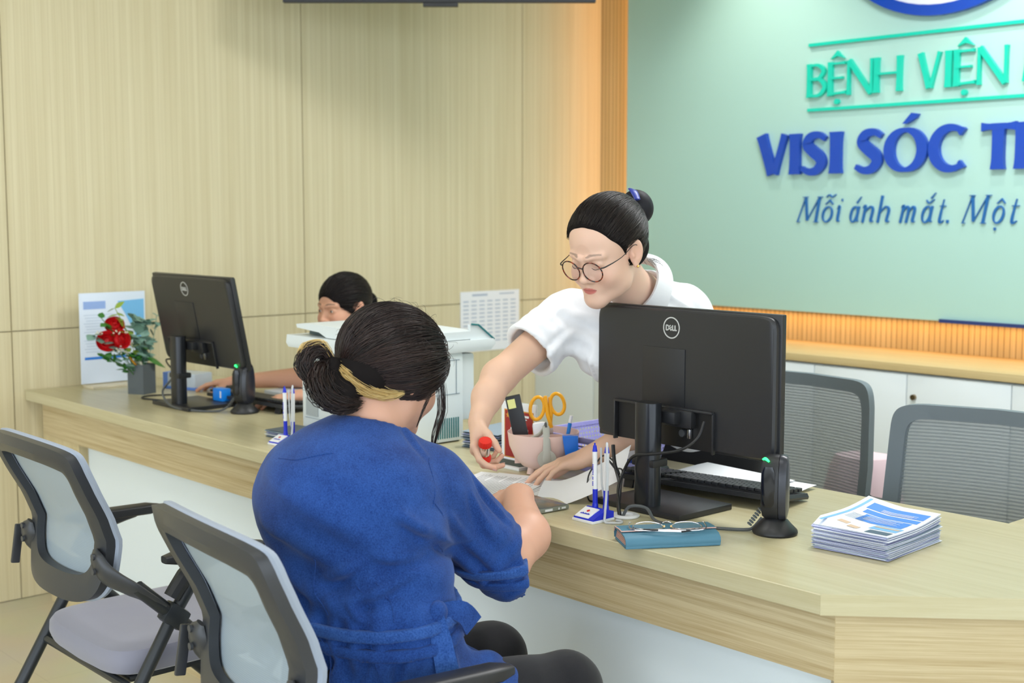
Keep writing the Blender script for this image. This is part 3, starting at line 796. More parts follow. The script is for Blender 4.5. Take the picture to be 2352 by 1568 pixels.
# ------------------------------------------------------------------ barcode scanners
def make_scanner(name, label, group):
    t = thing(name, label, 'barcode scanner', (0, 0, 0), 0, group)
    mb = MB(); mb.lathe([(.046, 0), (.048, .004), (.047, .009), (.036, .020), (.027, .030), (.018, .036), (.001, .036)], n=36); mb.build('base', M_black, t)
    def prof(dx, sc_):   # rounded upright pod, ring in y-z plane
        out = []
        for k in range(44):
            a = 2 * PI * k / 44; ca, sa = math.cos(a), math.sin(a)
            y = .0345 * sc_ * math.copysign(abs(ca) ** .75, ca) * (1 - .12 * sa); z = .100 + .070 * (1 - (1 - sc_) * .6) * math.copysign(abs(sa) ** .85, sa)
            out.append((dx, y, z))
        return out
    mb = MB(); mb.loft([prof(-.029, .55), prof(-.026, .85), prof(-.018, .98), prof(0, 1.0), prof(.008, .99)]); b_ = mb.build('body', M_black, t)
    mb = MB(); mb.loft([prof(.009, .985), prof(.016, 1.0), prof(.024, .93), prof(.027, .6)]); mb.build('rear_shell', mat('scanner_shell', (44, 46, 54), .3), t)
    return t, b_
s1, b1 = make_scanner('barcode_scanner', 'black upright barcode scanner with a green light, standing right of the near monitor', 'barcode scanners')
mb = MB(); rings = []
for z, k in ((.062, .5), (.070, .9), (.1, 1.0), (.135, .95), (.148, .6)):
    rings.append([(-.012 + .014 * k * math.cos(a) * 1.0, -.0325 - .004 * math.sin(a) ** 2 * k if False else -.0345 - .003 * k * (1 - math.cos(a) ** 2) * (1 if math.sin(a) < 0 else -.5), z) for a in [2 * PI * j / 16 for j in range(16)]])
mb.loft(rings); mb.build('scan_window', M_blackg, b1)
mb = MB(); mb.tube([(-.026, -.014, .160), (-.020, -.020, .1625), (-.012, -.026, .158)], [.0022, .0035, .0022], 8, smooth=3); mb.build('status_light', M_glow, b1)
mb = MB()
for i in range(7): mb.cyl((-.030 - i * .0035, -.012 - i * .0012, .052 - i * .0052), .0056, .0026, 12, rot=Matrix.Rotation(math.radians(-145), 3, 'Y'))
mb.build('strain_relief', M_cabg, b1)
s1.location = (-1.648, 2.235, Z); s1.rotation_euler = (0, 0, math.radians(30))
s2_ = dup(s1, (-3.868, 2.262, Z), math.radians(30), 'black upright barcode scanner with a green light in front of the far keyboard', 'barcode scanners')

# ------------------------------------------------------------------ keyboards and mice
def make_keyboard(name, label, group):
    t = thing(name, label, 'keyboard', (0, 0, 0), 0, group)
    mb = MB(); mb.loft([[(x, y, z) for x, y, z in ((-sx, -.075, 0.004 + dz0), (sx, -.075, .004 + dz0), (sx, .075, .022 + dz1), (-sx, .075, .022 + dz1))] for sx, dz0, dz1 in ((.224, 0, 0), (.226, .006, .006), (.222, .014, .012))])
    mb.build('case', mat('keyboard_black', (44, 46, 50), .45), t)
    mb = MB()
    for r in range(6):
        y = -.058 + r * .0228; x = -.213
        while x < .213:
            w_ = .0165
            if r == 0 and -.14 < x < -.03: w_ = .105
            zt = .022 + .018 * (y + .075) / .15
            if not (.085 < x < .095 or .148 < x < .156): mb.box((x + w_ / 2, y, zt + .003), (w_, .017, .008), bev=.0015)
            x += w_ + .0025
    k = mb.build('keycaps', mat('key_black', (36, 38, 42), .5), t); k['kind'] = 'stuff'
    for s in (-1, 1): MB().box((s * .19, .066, .009), (.026, .006, .024), rx=.25).build('tilt_foot', M_black, t)
    return t
kb1 = make_keyboard('keyboard', 'black keyboard lying behind the near monitor base', 'keyboards')
kb1.location = (-1.995, 2.44, Z); kb1.rotation_euler = (0, 0, math.radians(188.5))
kb2 = dup(kb1, (-3.965, 2.385, Z), math.radians(184), 'black keyboard under the far clerk\'s hand', 'keyboards')
def make_mouse(name, label):
    t = thing(name, label, 'mouse', (0, 0, 0), 0, 'computer mice')
    mb = MB(); rings = []
    for z, k in ((.002, .92), (.008, 1), (.018, .94), (.028, .75), (.034, .45), (.036, .05)):
        rings.append([(.031 * k * math.cos(a), .054 * k * math.sin(a) - .004 * (1 - k), z) for a in [2 * PI * j / 28 for j in range(28)]])
    mb.loft(rings); mb.build('shell', M_black, t); MB().cyl((0, .03, .029), .006, .006, 16, axis='X').build('wheel', M_dgrey, t)
    return t
m1 = make_mouse('mouse', 'black computer mouse behind the near monitor column'); m1.location = (-2.235, 2.50, Z); m1.rotation_euler = (0, 0, math.radians(170))
m2 = dup(m1, (-4.29, 2.47, Z), math.radians(175), 'black computer mouse under the clerk\'s hand behind the far monitor')

# ------------------------------------------------------------------ pen stands with two pens each
M_coil = mat('clear_coil', (226, 230, 232), .3, trans=.4)
def make_penstand(label):
    t = thing('pen_stand', label, 'pen stand', (0, 0, 0), 0, 'pen stands')
    mb = MB(); mb.box((0, 0, .003), (.064, .070, .006), bev=.0015); mb.build('foot', M_pwhite, t)
    mb = MB(); mb.prism([(-.031, .006), (.034, .006), (.034, .020), (.012, .026), (-.010, .018), (-.031, .009)], .060, Matrix(((0, 0, 1, -.030), (1, 0, 0, 0), (0, 1, 0, 0), (0, 0, 0, 1))))
    mb.build('plinth', M_blue, t, smooth=False)
    mb = MB(); mb.prism([(-.030, .0098), (-.029, .0118), (.004, .0258), (.006, .0238)], .042, Matrix(((0, 0, 1, -.028), (1, 0, 0, 0), (0, 1, 0, 0), (0, 0, 0, 1))))
    pl = mb.build('label_plate', M_pwhite, t, smooth=False)
    sl = math.atan2(.014, .033)
    Mp = Matrix.Translation((-.007, -.012, .0192)) @ Matrix.Rotation(sl, 4, 'X')
    mb = MB(); mb.prism([(-.005, .004), (0, .009), (.005, .004), (0, -.001)], .0004, Mp); mb.build('red_emblem', mat('red_print', (205, 30, 40), .5), pl, smooth=False)
    mb = MB()
    for i, hgt in enumerate((.0036, .0056, .0036, .0048, .0036, .0052, .0036)):
        x = -.013 + i * .0040
        mb.ribbon([(x, -.0095), (x + .0012, -.0095 + hgt)], .0008, .0004, Mp)
        mb.ribbon([(x + .0004, -.0095), (x + .003, -.0095 + hgt * .8)], .0006, .0004, Mp)
    mb.build('blue_lettering', M_blue, pl, smooth=False)
    for x, y, dx in ((-.010, .016, -.002), (.017, .022, .002)):
        mb = MB(); mb.tube([(x, y, .012), (x, y, .030), (x, y, .034)], [.0075, .0068, .0060], 16); mb.build('socket', M_blue, t)
        p = MB(); p.tube([(x, y, .034), (x + dx * .2, y, .066)], .0058, 16); grip = p.build('pen', M_blue, t)
        p = MB(); p.tube([(x + dx * .2, y, .066), (x + dx, y, .150)], .0056, 16); p.build('barrel', M_pwhite, grip)
        p = MB(); p.tube([(x + dx, y, .150), (x + dx * 1.1, y, .163), (x + dx * 1.1, y, .164)], [.0058, .0038, .003], 16); p.tube([(x + dx * 1.1, y, .163), (x + dx * 1.1, y, .169)], .0018, 8); p.build('cap', M_blue, grip)
        if x < 0:
            p = MB()
            for i in range(14):
                if i in (3, 6): continue
                p.box((x + dx * .6 - .001, y - .0054, .075 + i * .0035), (.0032, .0010, .0022))
            p.build('print', M_blue, grip, smooth=False)
    co = MB(); co.tube([(.019, .022, .168), (.023, .018, .172), (.029, .012, .160), (.031, .010, .12), (.030, .010, .06), (.032, .004, .02), (.040, -.004, .0035), (.055, .0, .003), (.068, .014, .003), (.060, .028, .003), (.045, .026, .003)], .0028, 8, smooth=7)
    co.tube([(.003, .020, .16), (.006, .018, .12), (.008, .018, .08), (.014, .019, .05)], .0022, 8, smooth=5)
    co.build('coiled_cord', M_coil, t)
    return t
ps1 = make_penstand('blue and white two-pen stand with a red emblem beside the near monitor'); ps1.location = (-1.990, 2.034, Z)
ps2 = dup(ps1, (-3.262, 2.035, Z), math.radians(6), 'blue and white two-pen stand left of the customer, by the printer')

# ------------------------------------------------------------------ wallet, reading glasses, phone
M_teal2 = mat('dusty_blue_leather', (74, 122, 144), .55, .4); M_pink = mat('pink_leather', (214, 172, 160), .6)
wl = thing('wallet', 'dusty blue flap wallet with pink edging at the front of the counter', 'wallet', (-1.752, 2.008, Z), math.radians(58))
mb = MB(); mb.box((0, -.004, .0035), (.200, .088, .006), bev=.002); mb.build('back_panel', M_teal2, wl)
# front cover wraps round the long edge that faces the customer
mb = MB(); sec = [(.040, .0265), (.0, .0285), (-.036, .0245), (-.047, .018), (-.049, .010), (-.046, .002), (-.036, .0005), (-.034, .003), (-.043, .006), (-.045, .012), (-.043, .017), (-.034, .0215), (0, .0255), (.040, .0235)]
mb.prism(sec, .200, Matrix(((0, 0, 1, -.1), (1, 0, 0, 0), (0, 1, 0, 0), (0, 0, 0, 1)))); mb.build('cover', M_teal2, wl, angle=50)
mb = MB()
for i in range(5): mb.box((0, .0, .0075 + i * .0036), (.196, .080 - .004 * i, .0016))
mb.build('card_pockets', M_pink, wl, smooth=False)
mb = MB(); sec = [(.043, .0055), (.046, .020), (.042, .0285), (.0, .0312), (-.014, .0302), (-.0145, .0288), (.0, .0296), (.040, .0268), (.0435, .019), (.041, .0055)]
mb.prism(sec, .202, Matrix(((0, 0, 1, -.101), (1, 0, 0, 0), (0, 1, 0, 0), (0, 0, 0, 1)))); fl = mb.build('flap', M_teal2, wl, angle=50)
mb = MB(); mb.tube([(-.101, -.0148, .0298), (.101, -.0148, .0298)], .0012, 8); mb.tube([(-.1008, -.0145, .0298), (-.1008, .0, .0308), (-.1008, .036, .0285), (-.1008, .044, .018)], .0011, 8); mb.build('pink_piping', M_pink, fl)
rg = thing('reading_glasses', 'thin silver reading glasses resting on the blue wallet', 'glasses', (-1.752, 2.008, Z + .0285), math.radians(50)); rg.scale = (1.18, 1.18, 1.18)
M_silv = mat('silver_wire', (214, 208, 206), .2, metal=1.0)
fr = MB()
for s in (-1, 1):
    cx = s * .034
    pts = [(cx + .027 * math.copysign(abs(math.cos(a)) ** .8, math.cos(a)), .012 * 0 - .002 - .0015 * 0, 0) for a in (0,)]
    ring = []
    for k in range(24):
        a = 2 * PI * k / 24
        ring.append((cx + .027 * math.cos(a), -.006 + .0150 * math.sin(a), .004 + .006 * max(0, math.sin(a))))
    fr.tube(ring + [ring[0], ring[1]], .0009, 6, cap=False)
fr.tube([(-.008, .004, .009), (0, .008, .011), (.008, .004, .009)], .0012, 6, smooth=3)
fo = fr.build('frame', M_silv, rg)
for s in (-1, 1):
    te = MB(); te.tube([(s * .062, .006, .010), (s * .066, .004, .009), (s * .064, -.02, .004), (s * .03, -.030, .0035), (-s * .02, -.032, .0035 + .0015 * s)], [.0011] * 5, 6, smooth=4); te.build('temple', M_silv, rg)
    tp = MB(); tp.tube([(-s * .02, -.032, .0035 + .0015 * s), (-s * .045, -.026, .004)], [.0018, .0022], 8); tp.build('temple_tip', M_black, rg)
    nose = MB(); nose.tube([(s * .006, -.008, .006), (s * .007, -.002, .004)], [.002, .002], 8); nose.build('nose_pad', mat('gold_pad', (214, 184, 130), .3, metal=.6), rg)
    ln = MB(); ln.loft([[(s * .034 + .026 * k * math.cos(a), -.006 + .0145 * k * math.sin(a), .004 + .006 * max(0, k * math.sin(a))) for a in [2 * PI * j / 24 for j in range(24)]] for k in (1, .5, .02)], cap=False)
    ln.build('lens', mat('clear_lens', (235, 240, 240), .35, .1, alpha=.06), rg)
ph = thing('phone', 'grey mobile phone in a clear case lying beside the customer\'s forearm', 'phone', (-2.18, 2.03, Z), math.radians(-4))
MB().box((0, 0, .006), (.155, .086, .010), bev=.003).build('case', mat('grey_case', (134, 138, 124), .35), ph)
MB().box((0, 0, .0112), (.150, .080, .002), bev=.001).build('glass_back', mat('grey_glass', (98, 102, 102), .15), ph)
mb = MB(); mb.box((.0778, -.018, .0062), (.0006, .022, .005)); mb.box((.0778, .012, .0062), (.0006, .004, .005)); mb.box((.0778, .026, .0062), (.0006, .012, .004)); mb.build('edge_label', M_pwhite, ph, smooth=False)

# ------------------------------------------------------------------ brochures
M_bprint = [mat('brochure_blue', (62, 132, 222), .45), mat('brochure_dark', (70, 90, 110), .45), mat('brochure_sky', (120, 180, 232), .45), mat('brochure_tan', (206, 178, 150), .5)]
M_bro = [mat('brochure_paper', (226, 232, 242), .5), mat('brochure_paper_lilac', (170, 176, 214), .5), mat('brochure_paper_grey', (150, 168, 184), .5)]
def sheet_mesh(L, Wd, th, bend, m, name, nx=10, ny=6):
    mb = MB(); vs = []; fs = []
    for k in (0, 1):
        for i in range(nx + 1):
            for j in range(ny + 1):
                u = i / nx - .5; v = j / ny - .5
                z = bend(u, v) + k * th
                vs.append((u * L, v * Wd, z))
    def id_(k, i, j): return k * (nx + 1) * (ny + 1) + i * (ny + 1) + j
    for i in range(nx):
        for j in range(ny):
            fs.append((id_(1, i, j), id_(1, i + 1, j), id_(1, i + 1, j + 1), id_(1, i, j + 1))); fs.append((id_(0, i, j), id_(0, i, j + 1), id_(0, i + 1, j + 1), id_(0, i + 1, j)))
    for i in range(nx):
        for j in (0, ny): fs.append((id_(0, i, j), id_(0, i + 1, j), id_(1, i + 1, j), id_(1, i, j)))
    for j in range(ny):
        for i in (0, nx): fs.append((id_(0, i, j), id_(0, i, j + 1), id_(1, i, j + 1), id_(1, i, j)))
    mb.add(vs, fs); return mb.build(name, m)
def brochure_stack(cx, cy, rz, n, label_top, label_rest, group, h, wob=.004, L=.165, Wd=.225):
    protos = []
    for q in range(3):
        b_ = .010 * (q + 1) / 3
        s = sheet_mesh(L, Wd, .0007, lambda u, v: 0, M_bro[q % 3], 'brochure')
        protos.append(s)
    dz = h / n
    for i in range(n):
        a = i / (n - 1)
        k = [0, 1, 0, 2, 0, 1][i % 6] if i < n - 1 else 0
        up = .016 * a * a + .002 * rng.random()
        bend = lambda u, v, up=up, a=a: up * (2.0 * abs(v) ** 1.6 * (1 if v > 0 else .2) + .9 * max(0, -u) ** 1.2 * 2 * (v > -.5)) + dz * .35 * math.sin(3 * u + i) 
        s = sheet_mesh(L, Wd, .0007, bend, M_bro[k], 'brochure', 8, 8)
        s.location = (cx + rng.uniform(-wob, wob), cy + rng.uniform(-wob, wob), Z + .0005 + i * dz); s.rotation_euler = (0, 0, rz + rng.uniform(-.03, .03))
        tag(s, label_rest if i < n - 1 else label_top, 'brochure', group)
        if i == n - 1:
            def pr_(x0, x1, y0, y1, m_, nm, lift=.0012):
                mbp = MB(); vs = []; fs = []; N = 8
                for a_ in range(N + 1):
                    for b2 in range(N + 1):
                        u = x0 + (x1 - x0) * a_ / N; v = y0 + (y1 - y0) * b2 / N
                        vs.append((u * L, v * Wd, bend(u, v) + lift))
                for a_ in range(N):
                    for b2 in range(N): fs.append((a_ * (N + 1) + b2, (a_ + 1) * (N + 1) + b2, (a_ + 1) * (N + 1) + b2 + 1, a_ * (N + 1) + b2 + 1))
                mbp.add(vs, fs); return mbp.build(nm, m_, s)
            pr_(-.34, .44, .24, .40, M_bprint[0], 'blue_banner'); pr_(-.30, .44, .12, .215, M_bprint[0], 'blue_banner'); pr_(-.22, .40, -.12, .10, M_bprint[0], 'blue_banner')
            pr_(.10, .46, -.30, -.14, M_bprint[2], 'photo_patch'); pr_(.12, .44, -.22, -.18, M_bprint[3], 'photo_patch', .0016); pr_(.16, .46, -.46, -.34, M_bprint[1], 'photo_patch')
            pr_(-.44, -.40, -.48, .46, M_bprint[2], 'margin_line'); pr_(-.30, -.16, -.34, -.26, M_bprint[3], 'photo_patch'); pr_(-.12, .02, -.40, -.32, M_bprint[3], 'photo_patch')
            for q in range(4): pr_(-.14, .34 - .05 * (q % 2), .345 - q * .018 - .045, .352 - q * .018 - .045, M_bro[0], 'text_line', .0018)
            for q in range(5): pr_(-.16, .30 - .07 * (q % 2), .06 - q * .03, .068 - q * .03, M_bro[0], 'text_line', .0018)
            for q in range(6): pr_(-.36, -.10, .02 - q * .03, .026 - q * .03, M_bprint[1], 'text_line', .0018)
    for s in protos: bpy.data.objects.remove(s)
brochure_stack(-1.452, 2.315, math.radians(4), 34, 'printed blue and white brochure on top of the large stack by the counter corner', 'brochure under the top one of the large stack by the counter corner', 'large brochure stack', .046)
brochure_stack(-3.28, 2.42, math.radians(10), 10, 'brochure on top of the low pile left of the white printer', 'brochure inside the low pile left of the white printer', 'pile left of printer', .02) if False else None
def pile(cx, cy, rz, n, h, top, rest, group, L, Wd):
    for i in range(n):
        s = sheet_mesh(L, Wd, .0012, lambda u, v: 0, M_bro[(0, 2, 1)[i % 3]] if i % 2 else M_bprint[1], 'brochure', 2, 2)
        s.location = (cx + rng.uniform(-.004, .004), cy + rng.uniform(-.004, .004), Z + .0005 + i * h / n); s.rotation_euler = (0, 0, rz + rng.uniform(-.05, .05))
        tag(s, rest if i < n - 1 else top, 'brochure', group)
pile(-3.36, 2.13, .1, 9, .022, 'top brochure of the low pile left of the white printer', 'brochure inside the low pile left of the white printer', 'pile left of the printer', .12, .12)
pile(-2.83, 2.50, .2, 14, .050, 'top brochure of the pile right of the printer, behind the reaching hand', 'brochure inside the pile right of the printer, behind the reaching hand', 'pile right of the printer', .13, .19)

# ------------------------------------------------------------------ sheets of paper
def printed(s, L, Wd, lines, bend, y0=-.38, y1=.4, x0=-.40, x1=.42):
    mb = MB(); N = 6
    for q in range(lines):
        u = y0 + (y1 - y0) * q / (lines - 1)
        e = x1 - (.25 if q % 5 == 4 else rng.uniform(0, .05))
        vs = []; fs = []
        for i in range(N + 1):
            v = x0 + (e - x0) * i / N
            for d in (-.004, .004): vs.append(((u + d) * L, v * Wd, bend(u + d, v) + .0006))
        for i in range(N): fs.append((2 * i, 2 * i + 1, 2 * i + 3, 2 * i + 2))
        mb.add(vs, fs)
    mb.build('printed_text', mat('grey_ink', (110, 114, 124), .6), s, smooth=False)
# flat pages under the customer's hand
for i, (x, y, r) in enumerate(((-2.37, 2.12, .35), (-2.40, 2.10, .42))):
    bd = lambda u, v: 0
    s = sheet_mesh(.21, .297, .0005, bd, M_paper, 'paper_sheet'); s.location = (x, y, Z + .0006 + i * .0012); s.rotation_euler = (0, 0, r)
    tag(s, ['white form lying flat on the counter, lower one under the two women\'s hands', 'white form lying flat on the counter, upper one under the two women\'s hands'][i], 'paper')
    printed(s, .21, .297, 22, bd)
# the page that is being lifted and curls toward the camera
def curl(u, v):
    t_ = max(0, u + .34); return .115 * t_ ** 1.35 * (1 + .2 * v) + .01 * math.sin(3 * v)
s = sheet_mesh(.215, .15, .0005, curl, M_paper, 'curled_paper', 16, 8); s.location = (-2.165, 2.175, Z + .004); s.rotation_euler = (math.radians(6), 0, math.radians(35))
tag(s, 'white printed page curling up from the forms, held under the white-shirted woman\'s fingers', 'paper')
mb = MB()
for q in range(9):
    v = .36 - q * .05
    vs = []; fs = []
    for i in range(7):
        u = .10 + .36 * i / 6
        for d in (-.007, .007): vs.append((u * .215, (v + d) * .15, curl(u, v + d) - .0004))
    for i in range(6): fs.append((2 * i, 2 * i + 1, 2 * i + 3, 2 * i + 2))
    mb.add(vs, fs)
mb.build('printed_text', MATS['grey_ink'], s, smooth=False)
for i, (x, y, r) in enumerate(((-1.99, 2.585, 1.66), (-2.06, 2.60, 1.50))):
    bd = lambda u, v: .004 * math.sin(3 * u)
    s = sheet_mesh(.15, .297, .0005, bd, M_paper, 'paper_sheet', 4, 4); s.location = (x, y, Z + .006 + i * .004); s.rotation_euler = (0, 0, r)
    tag(s, ['white sheet lying behind the near keyboard, its corner reaching past the scanner', 'white sheet lying behind the near keyboard, closer to the monitor column'][i], 'paper')

# ------------------------------------------------------------------ pink holder and what stands in it
M_cup = mat('blush_plastic', (232, 200, 188), .4)
cpc = (-2.452, 2.318)
cu = thing('pen_holder', 'blush pink bowl-shaped holder on stubby feet, full of stationery', 'holder', (cpc[0], cpc[1], Z), 0)
mb = MB(); prof = [(.036, .012), (.055, .020), (.076, .042), (.089, .072), (.094, .108), (.0925, .108), (.087, .073), (.073, .044), (.05, .024), (.002, .020)]
mb.lathe([(.002, .010)] + prof, n=44, cap=False); mb.build('bowl', M_cup, cu)
for k in range(3):
    a = 2 * PI * k / 3 + 2.6
    MB().tube([(.040 * math.cos(a), .040 * math.sin(a), .022), (.044 * math.cos(a), .044 * math.sin(a), .0)], [.010, .011], 12).build('foot', M_cup, cu)
mb = MB(); mb.box((0, .0, .062), (.15, .003, .075), rz=.9); mb.build('divider', M_cup, cu)
R0 = Vector((cpc[0], cpc[1], Z))
def leaning(name, label, cat, base, lean_r, rz):
    t = thing(name, label, cat, tuple(R0 + Vector(base)), 0); t.rotation_euler = (lean_r[0], lean_r[1], rz); return t
VR = math.radians(48)      # right in the picture is this heading; used only as a bearing for leaning things
rm = leaning('remote_control', 'black remote control with a yellow sticker standing in the pink holder', 'remote', (-.035, -.030, .035), (0, math.radians(-12), ), VR)
MB().box((0, 0, .085), (.040, .018, .17), bev=.003).build('body', M_black, rm)
mb = MB(); mb.box((-.006, -.0095, .150), (.020, .001, .024)); mb.build('yellow_sticker', mat('yellow_note', (232, 232, 150), .6), rm, smooth=False)
er = leaning('correction_tape', 'white rounded dispenser standing beside the remote in the pink holder', 'dispenser', (.0, .002, .035), (0, math.radians(-8)), VR)
mb = MB(); mb.box((0, -.010, .050), (.036, .02, .10), bev=.009); mb.build('body', M_pwhite, er)
sc1 = leaning('scissors', 'yellow-handled scissors standing in the pink holder', 'scissors', (.004, .035, .03), (0, math.radians(-6)), VR)
M_yel = mat('yellow_handle', (250, 176, 20), .4)
for s, cx, cz, rx_, rz_, tl in ((1, .024, .145, .018, .028, .1), (-1, -.030, .140, .018, .030, -.25)):
    h_ = MB(); ring = []
    for k in range(30):
        a = 2 * PI * k / 30; x = rx_ * math.cos(a); z = rz_ * math.sin(a)
        ring.append((cx + x * math.cos(tl) - z * math.sin(tl), 0.002 * s, cz + x * math.sin(tl) + z * math.cos(tl)))
    h_.tube(ring + [ring[0], ring[1]], .0048, 10, cap=False); h_.tube([(s * .006, .002 * s, .165 if s > 0 else .170), (s * .004, .002 * s, .12), (-s * .002, .002 * s, .085)], [.005, .006, .005], 10); h_.build('handle', M_yel, sc1)
    b_ = MB(); b_.prism([(-s * .006, .085), (s * .006, .085), (0, .0)], .0015, XZ(0, .002 * s, 0)); b_.build('blade', M_steel, sc1, smooth=False)
pe = leaning('blue_pen', 'blue and white ballpoint pen leaning in the pink holder', 'pen', (.022, .052, .03), (0, math.radians(10)), VR)
MB().tube([(0, 0, 0), (0, 0, .098)], .0052, 12).build('barrel', mat('sky_blue_plastic', (26, 130, 220), .35), pe); MB().tube([(0, 0, .099), (0, 0, .118)], .0045, 12).build('cap', M_pwhite, pe)
cl = leaning('grey_clip', 'large grey plastic clip gripping the rim of the pink holder', 'clip', (.062, -.050, .0), (0, 0), VR + .15)
M_clip = mat('warm_grey_plastic', (176, 176, 164), .45)
mb = MB(); mb.tube([(0, 0, .135), (.0, -.014, .10), (.0, -.018, .060), (.0, -.016, .046)], [.009, .009, .012, .016], 14, smooth=4, flat=.35, up=(0, 1, 0)); mb.build('front_jaw', M_clip, cl)
mb = MB(); mb.cyl((0, -.017, .052), .024, .006, 28, axis='Y'); mb.build('pad', M_clip, cl)
mb = MB(); mb.tube([(0, .004, .135), (-.012, .016, .112), (-.035, .022, .100)], [.008, .009, .008], 12, smooth=3, flat=.5); mb.build('rear_jaw', M_clip, cl)
MB().tube([(0, -.004, .132), (0, .002, .142), (0, .010, .132)], .003, 8, smooth=3).build('spring', M_dgrey, cl)
bt = leaning('blue_tape', 'blue plastic dispenser with a red dot hanging on the right of the pink holder', 'dispenser', (.100, .002, .020), (0, 0), VR)
mb = MB(); mb.prism([(-.022, .090), (.018, .090), (.020, .030), (.014, .004), (.0, .014), (-.014, .040)], .020, XZ(0, .01, 0)); b_ = mb.build('body', mat('royal_blue_plastic', (12, 110, 214), .3), bt)
MB().cyl((.004, -.011, .034), .005, .003, 16, axis='Y').build('red_dot', MATS['red_print'], b_)

# ------------------------------------------------------------------ certificate stand
ct = thing('certificate_stand', 'small acrylic stand holding a red certificate with a gold star', 'sign stand', (-2.575, 2.345, Z), 0)
M_acr = mat('clear_acrylic', (236, 244, 244), .05, alpha=.35)
MB().box((0, -.035, .004), (.15, .07, .008), bev=.001).build('foot', M_pwhite, ct)
MB().box((0, -.034, .0088), (.13, .05, .001)).build('foot_pad', mat('dark_green_felt', (84, 98, 92), .8), ct, smooth=False)
MB().box((0, .0, .086), (.14, .004, .165), bev=.001).build('acrylic_sheet', M_acr, ct)
cd = MB().box((0, -.0028, .088), (.136, .001, .158)).build('card', M_paper, ct, smooth=False)
MB().box((.002, -.0036, .080), (.116, .0006, .132)).build('gold_border', mat('gold_print', (214, 150, 60), .5), cd, smooth=False)
MB().box((.002, -.0040, .080), (.110, .0006, .126)).build('red_field', mat('crimson_print', (158, 34, 36), .5), cd, smooth=False)
def star(cx, cz, r, y, par, m_):
    mb = MB(); mb.prism([(cx + (r if k % 2 == 0 else r * .42) * math.sin(PI * k / 5), cz + (r if k % 2 == 0 else r * .42) * math.cos(PI * k / 5)) for k in range(10)], .0005, XZ(0, y, 0)); mb.build('star', m_, par, smooth=False)
star(-.041, .130, .009, -.0044, cd, MATS['gold_print'])
mb = MB(); mb.box((.02, -.0046, .132), (.045, .0005, .006)); mb.box((.02, -.0046, .124), (.03, .0005, .003)); mb.box((.005, -.0046, .095), (.07, .0005, .006)); mb.box((.005, -.0046, .085), (.06, .0005, .003)); mb.build('white_lettering', M_paper, cd, smooth=False)

# ------------------------------------------------------------------ lavender basket
M_lav = mesh_mat('lavender_lattice', (178, 176, 232), 10, (1, 1))
nt = M_lav.node_tree; b = nt.nodes['Principled BSDF']
tc = [n for n in nt.nodes if n.type == 'TEX_COORD'][0]
cmb = nd(nt, 'ShaderNodeVectorMath', operation='MULTIPLY'); cmb.inputs[1].default_value = (90, 90, 90); nt.links.new(tc.outputs['Object'], cmb.inputs[0])
fr_ = nd(nt, 'ShaderNodeVectorMath', operation='FRACTION'); nt.links.new(cmb.outputs[0], fr_.inputs[0])
su = nd(nt, 'ShaderNodeVectorMath', operation='SUBTRACT'); su.inputs[1].default_value = (.5, .5, .5); nt.links.new(fr_.outputs[0], su.inputs[0])
sp2 = nd(nt, 'ShaderNodeSeparateXYZ'); nt.links.new(su.outputs[0], sp2.inputs[0])
ad = nd(nt, 'ShaderNodeMath', operation='ADD')
mxa = nd(nt, 'ShaderNodeMath', operation='ABSOLUTE'); nt.links.new(sp2.outputs[1], mxa.inputs[0])
mza = nd(nt, 'ShaderNodeMath', operation='ABSOLUTE'); nt.links.new(sp2.outputs[2], mza.inputs[0])
nt.links.new(mxa.outputs[0], ad.inputs[0]); nt.links.new(mza.outputs[0], ad.inputs[1])
gt = nd(nt, 'ShaderNodeMath', operation='GREATER_THAN'); gt.inputs[1].default_value = .34; nt.links.new(ad.outputs[0], gt.inputs[0])
nt.links.new(gt.outputs[0], b.inputs['Alpha'])
M_lavs = mat('lavender_plastic', (176, 174, 232), .4)
bk = thing('basket', 'lavender perforated plastic basket behind the pink holder', 'basket', (-2.44, 2.535, Z), 0)
def rrect(hx, hy, z, e=.16, n=48): return [(hx * math.copysign(abs(math.cos(2 * PI * k / n)) ** e, math.cos(2 * PI * k / n)), hy * math.copysign(abs(math.sin(2 * PI * k / n)) ** e, math.sin(2 * PI * k / n)), z) for k in range(n)]
mb = MB(); mb.loft([rrect(.105, .125, .012), rrect(.122, .142, .082)], cap=False); mb.build('lattice_wall', M_lav, bk)
mb = MB(); mb.loft([rrect(.120, .140, .082), rrect(.127, .147, .082), rrect(.129, .149, .092), rrect(.122, .142, .092), rrect(.120, .140, .082)], cap=False); mb.build('rim', M_lavs, bk)
mb = MB(); mb.loft([rrect(.105, .125, .0), rrect(.106, .126, .014), rrect(.103, .123, .014), rrect(.10, .12, .004), rrect(.005, .005, .004)]); mb.build('floor_pan', M_lavs, bk)
lb = thing('lanyard_card', 'blue-edged white card propped by the basket behind the near monitor column', 'card', (-2.262, 2.455, Z + .030), 0)
MB().box((0, 0, .04), (.058, .003, .075), bev=.006).build('holder', M_nblue, lb); MB().box((0, -.002, .042), (.046, .001, .058)).build('card', M_paper, lb, smooth=False)

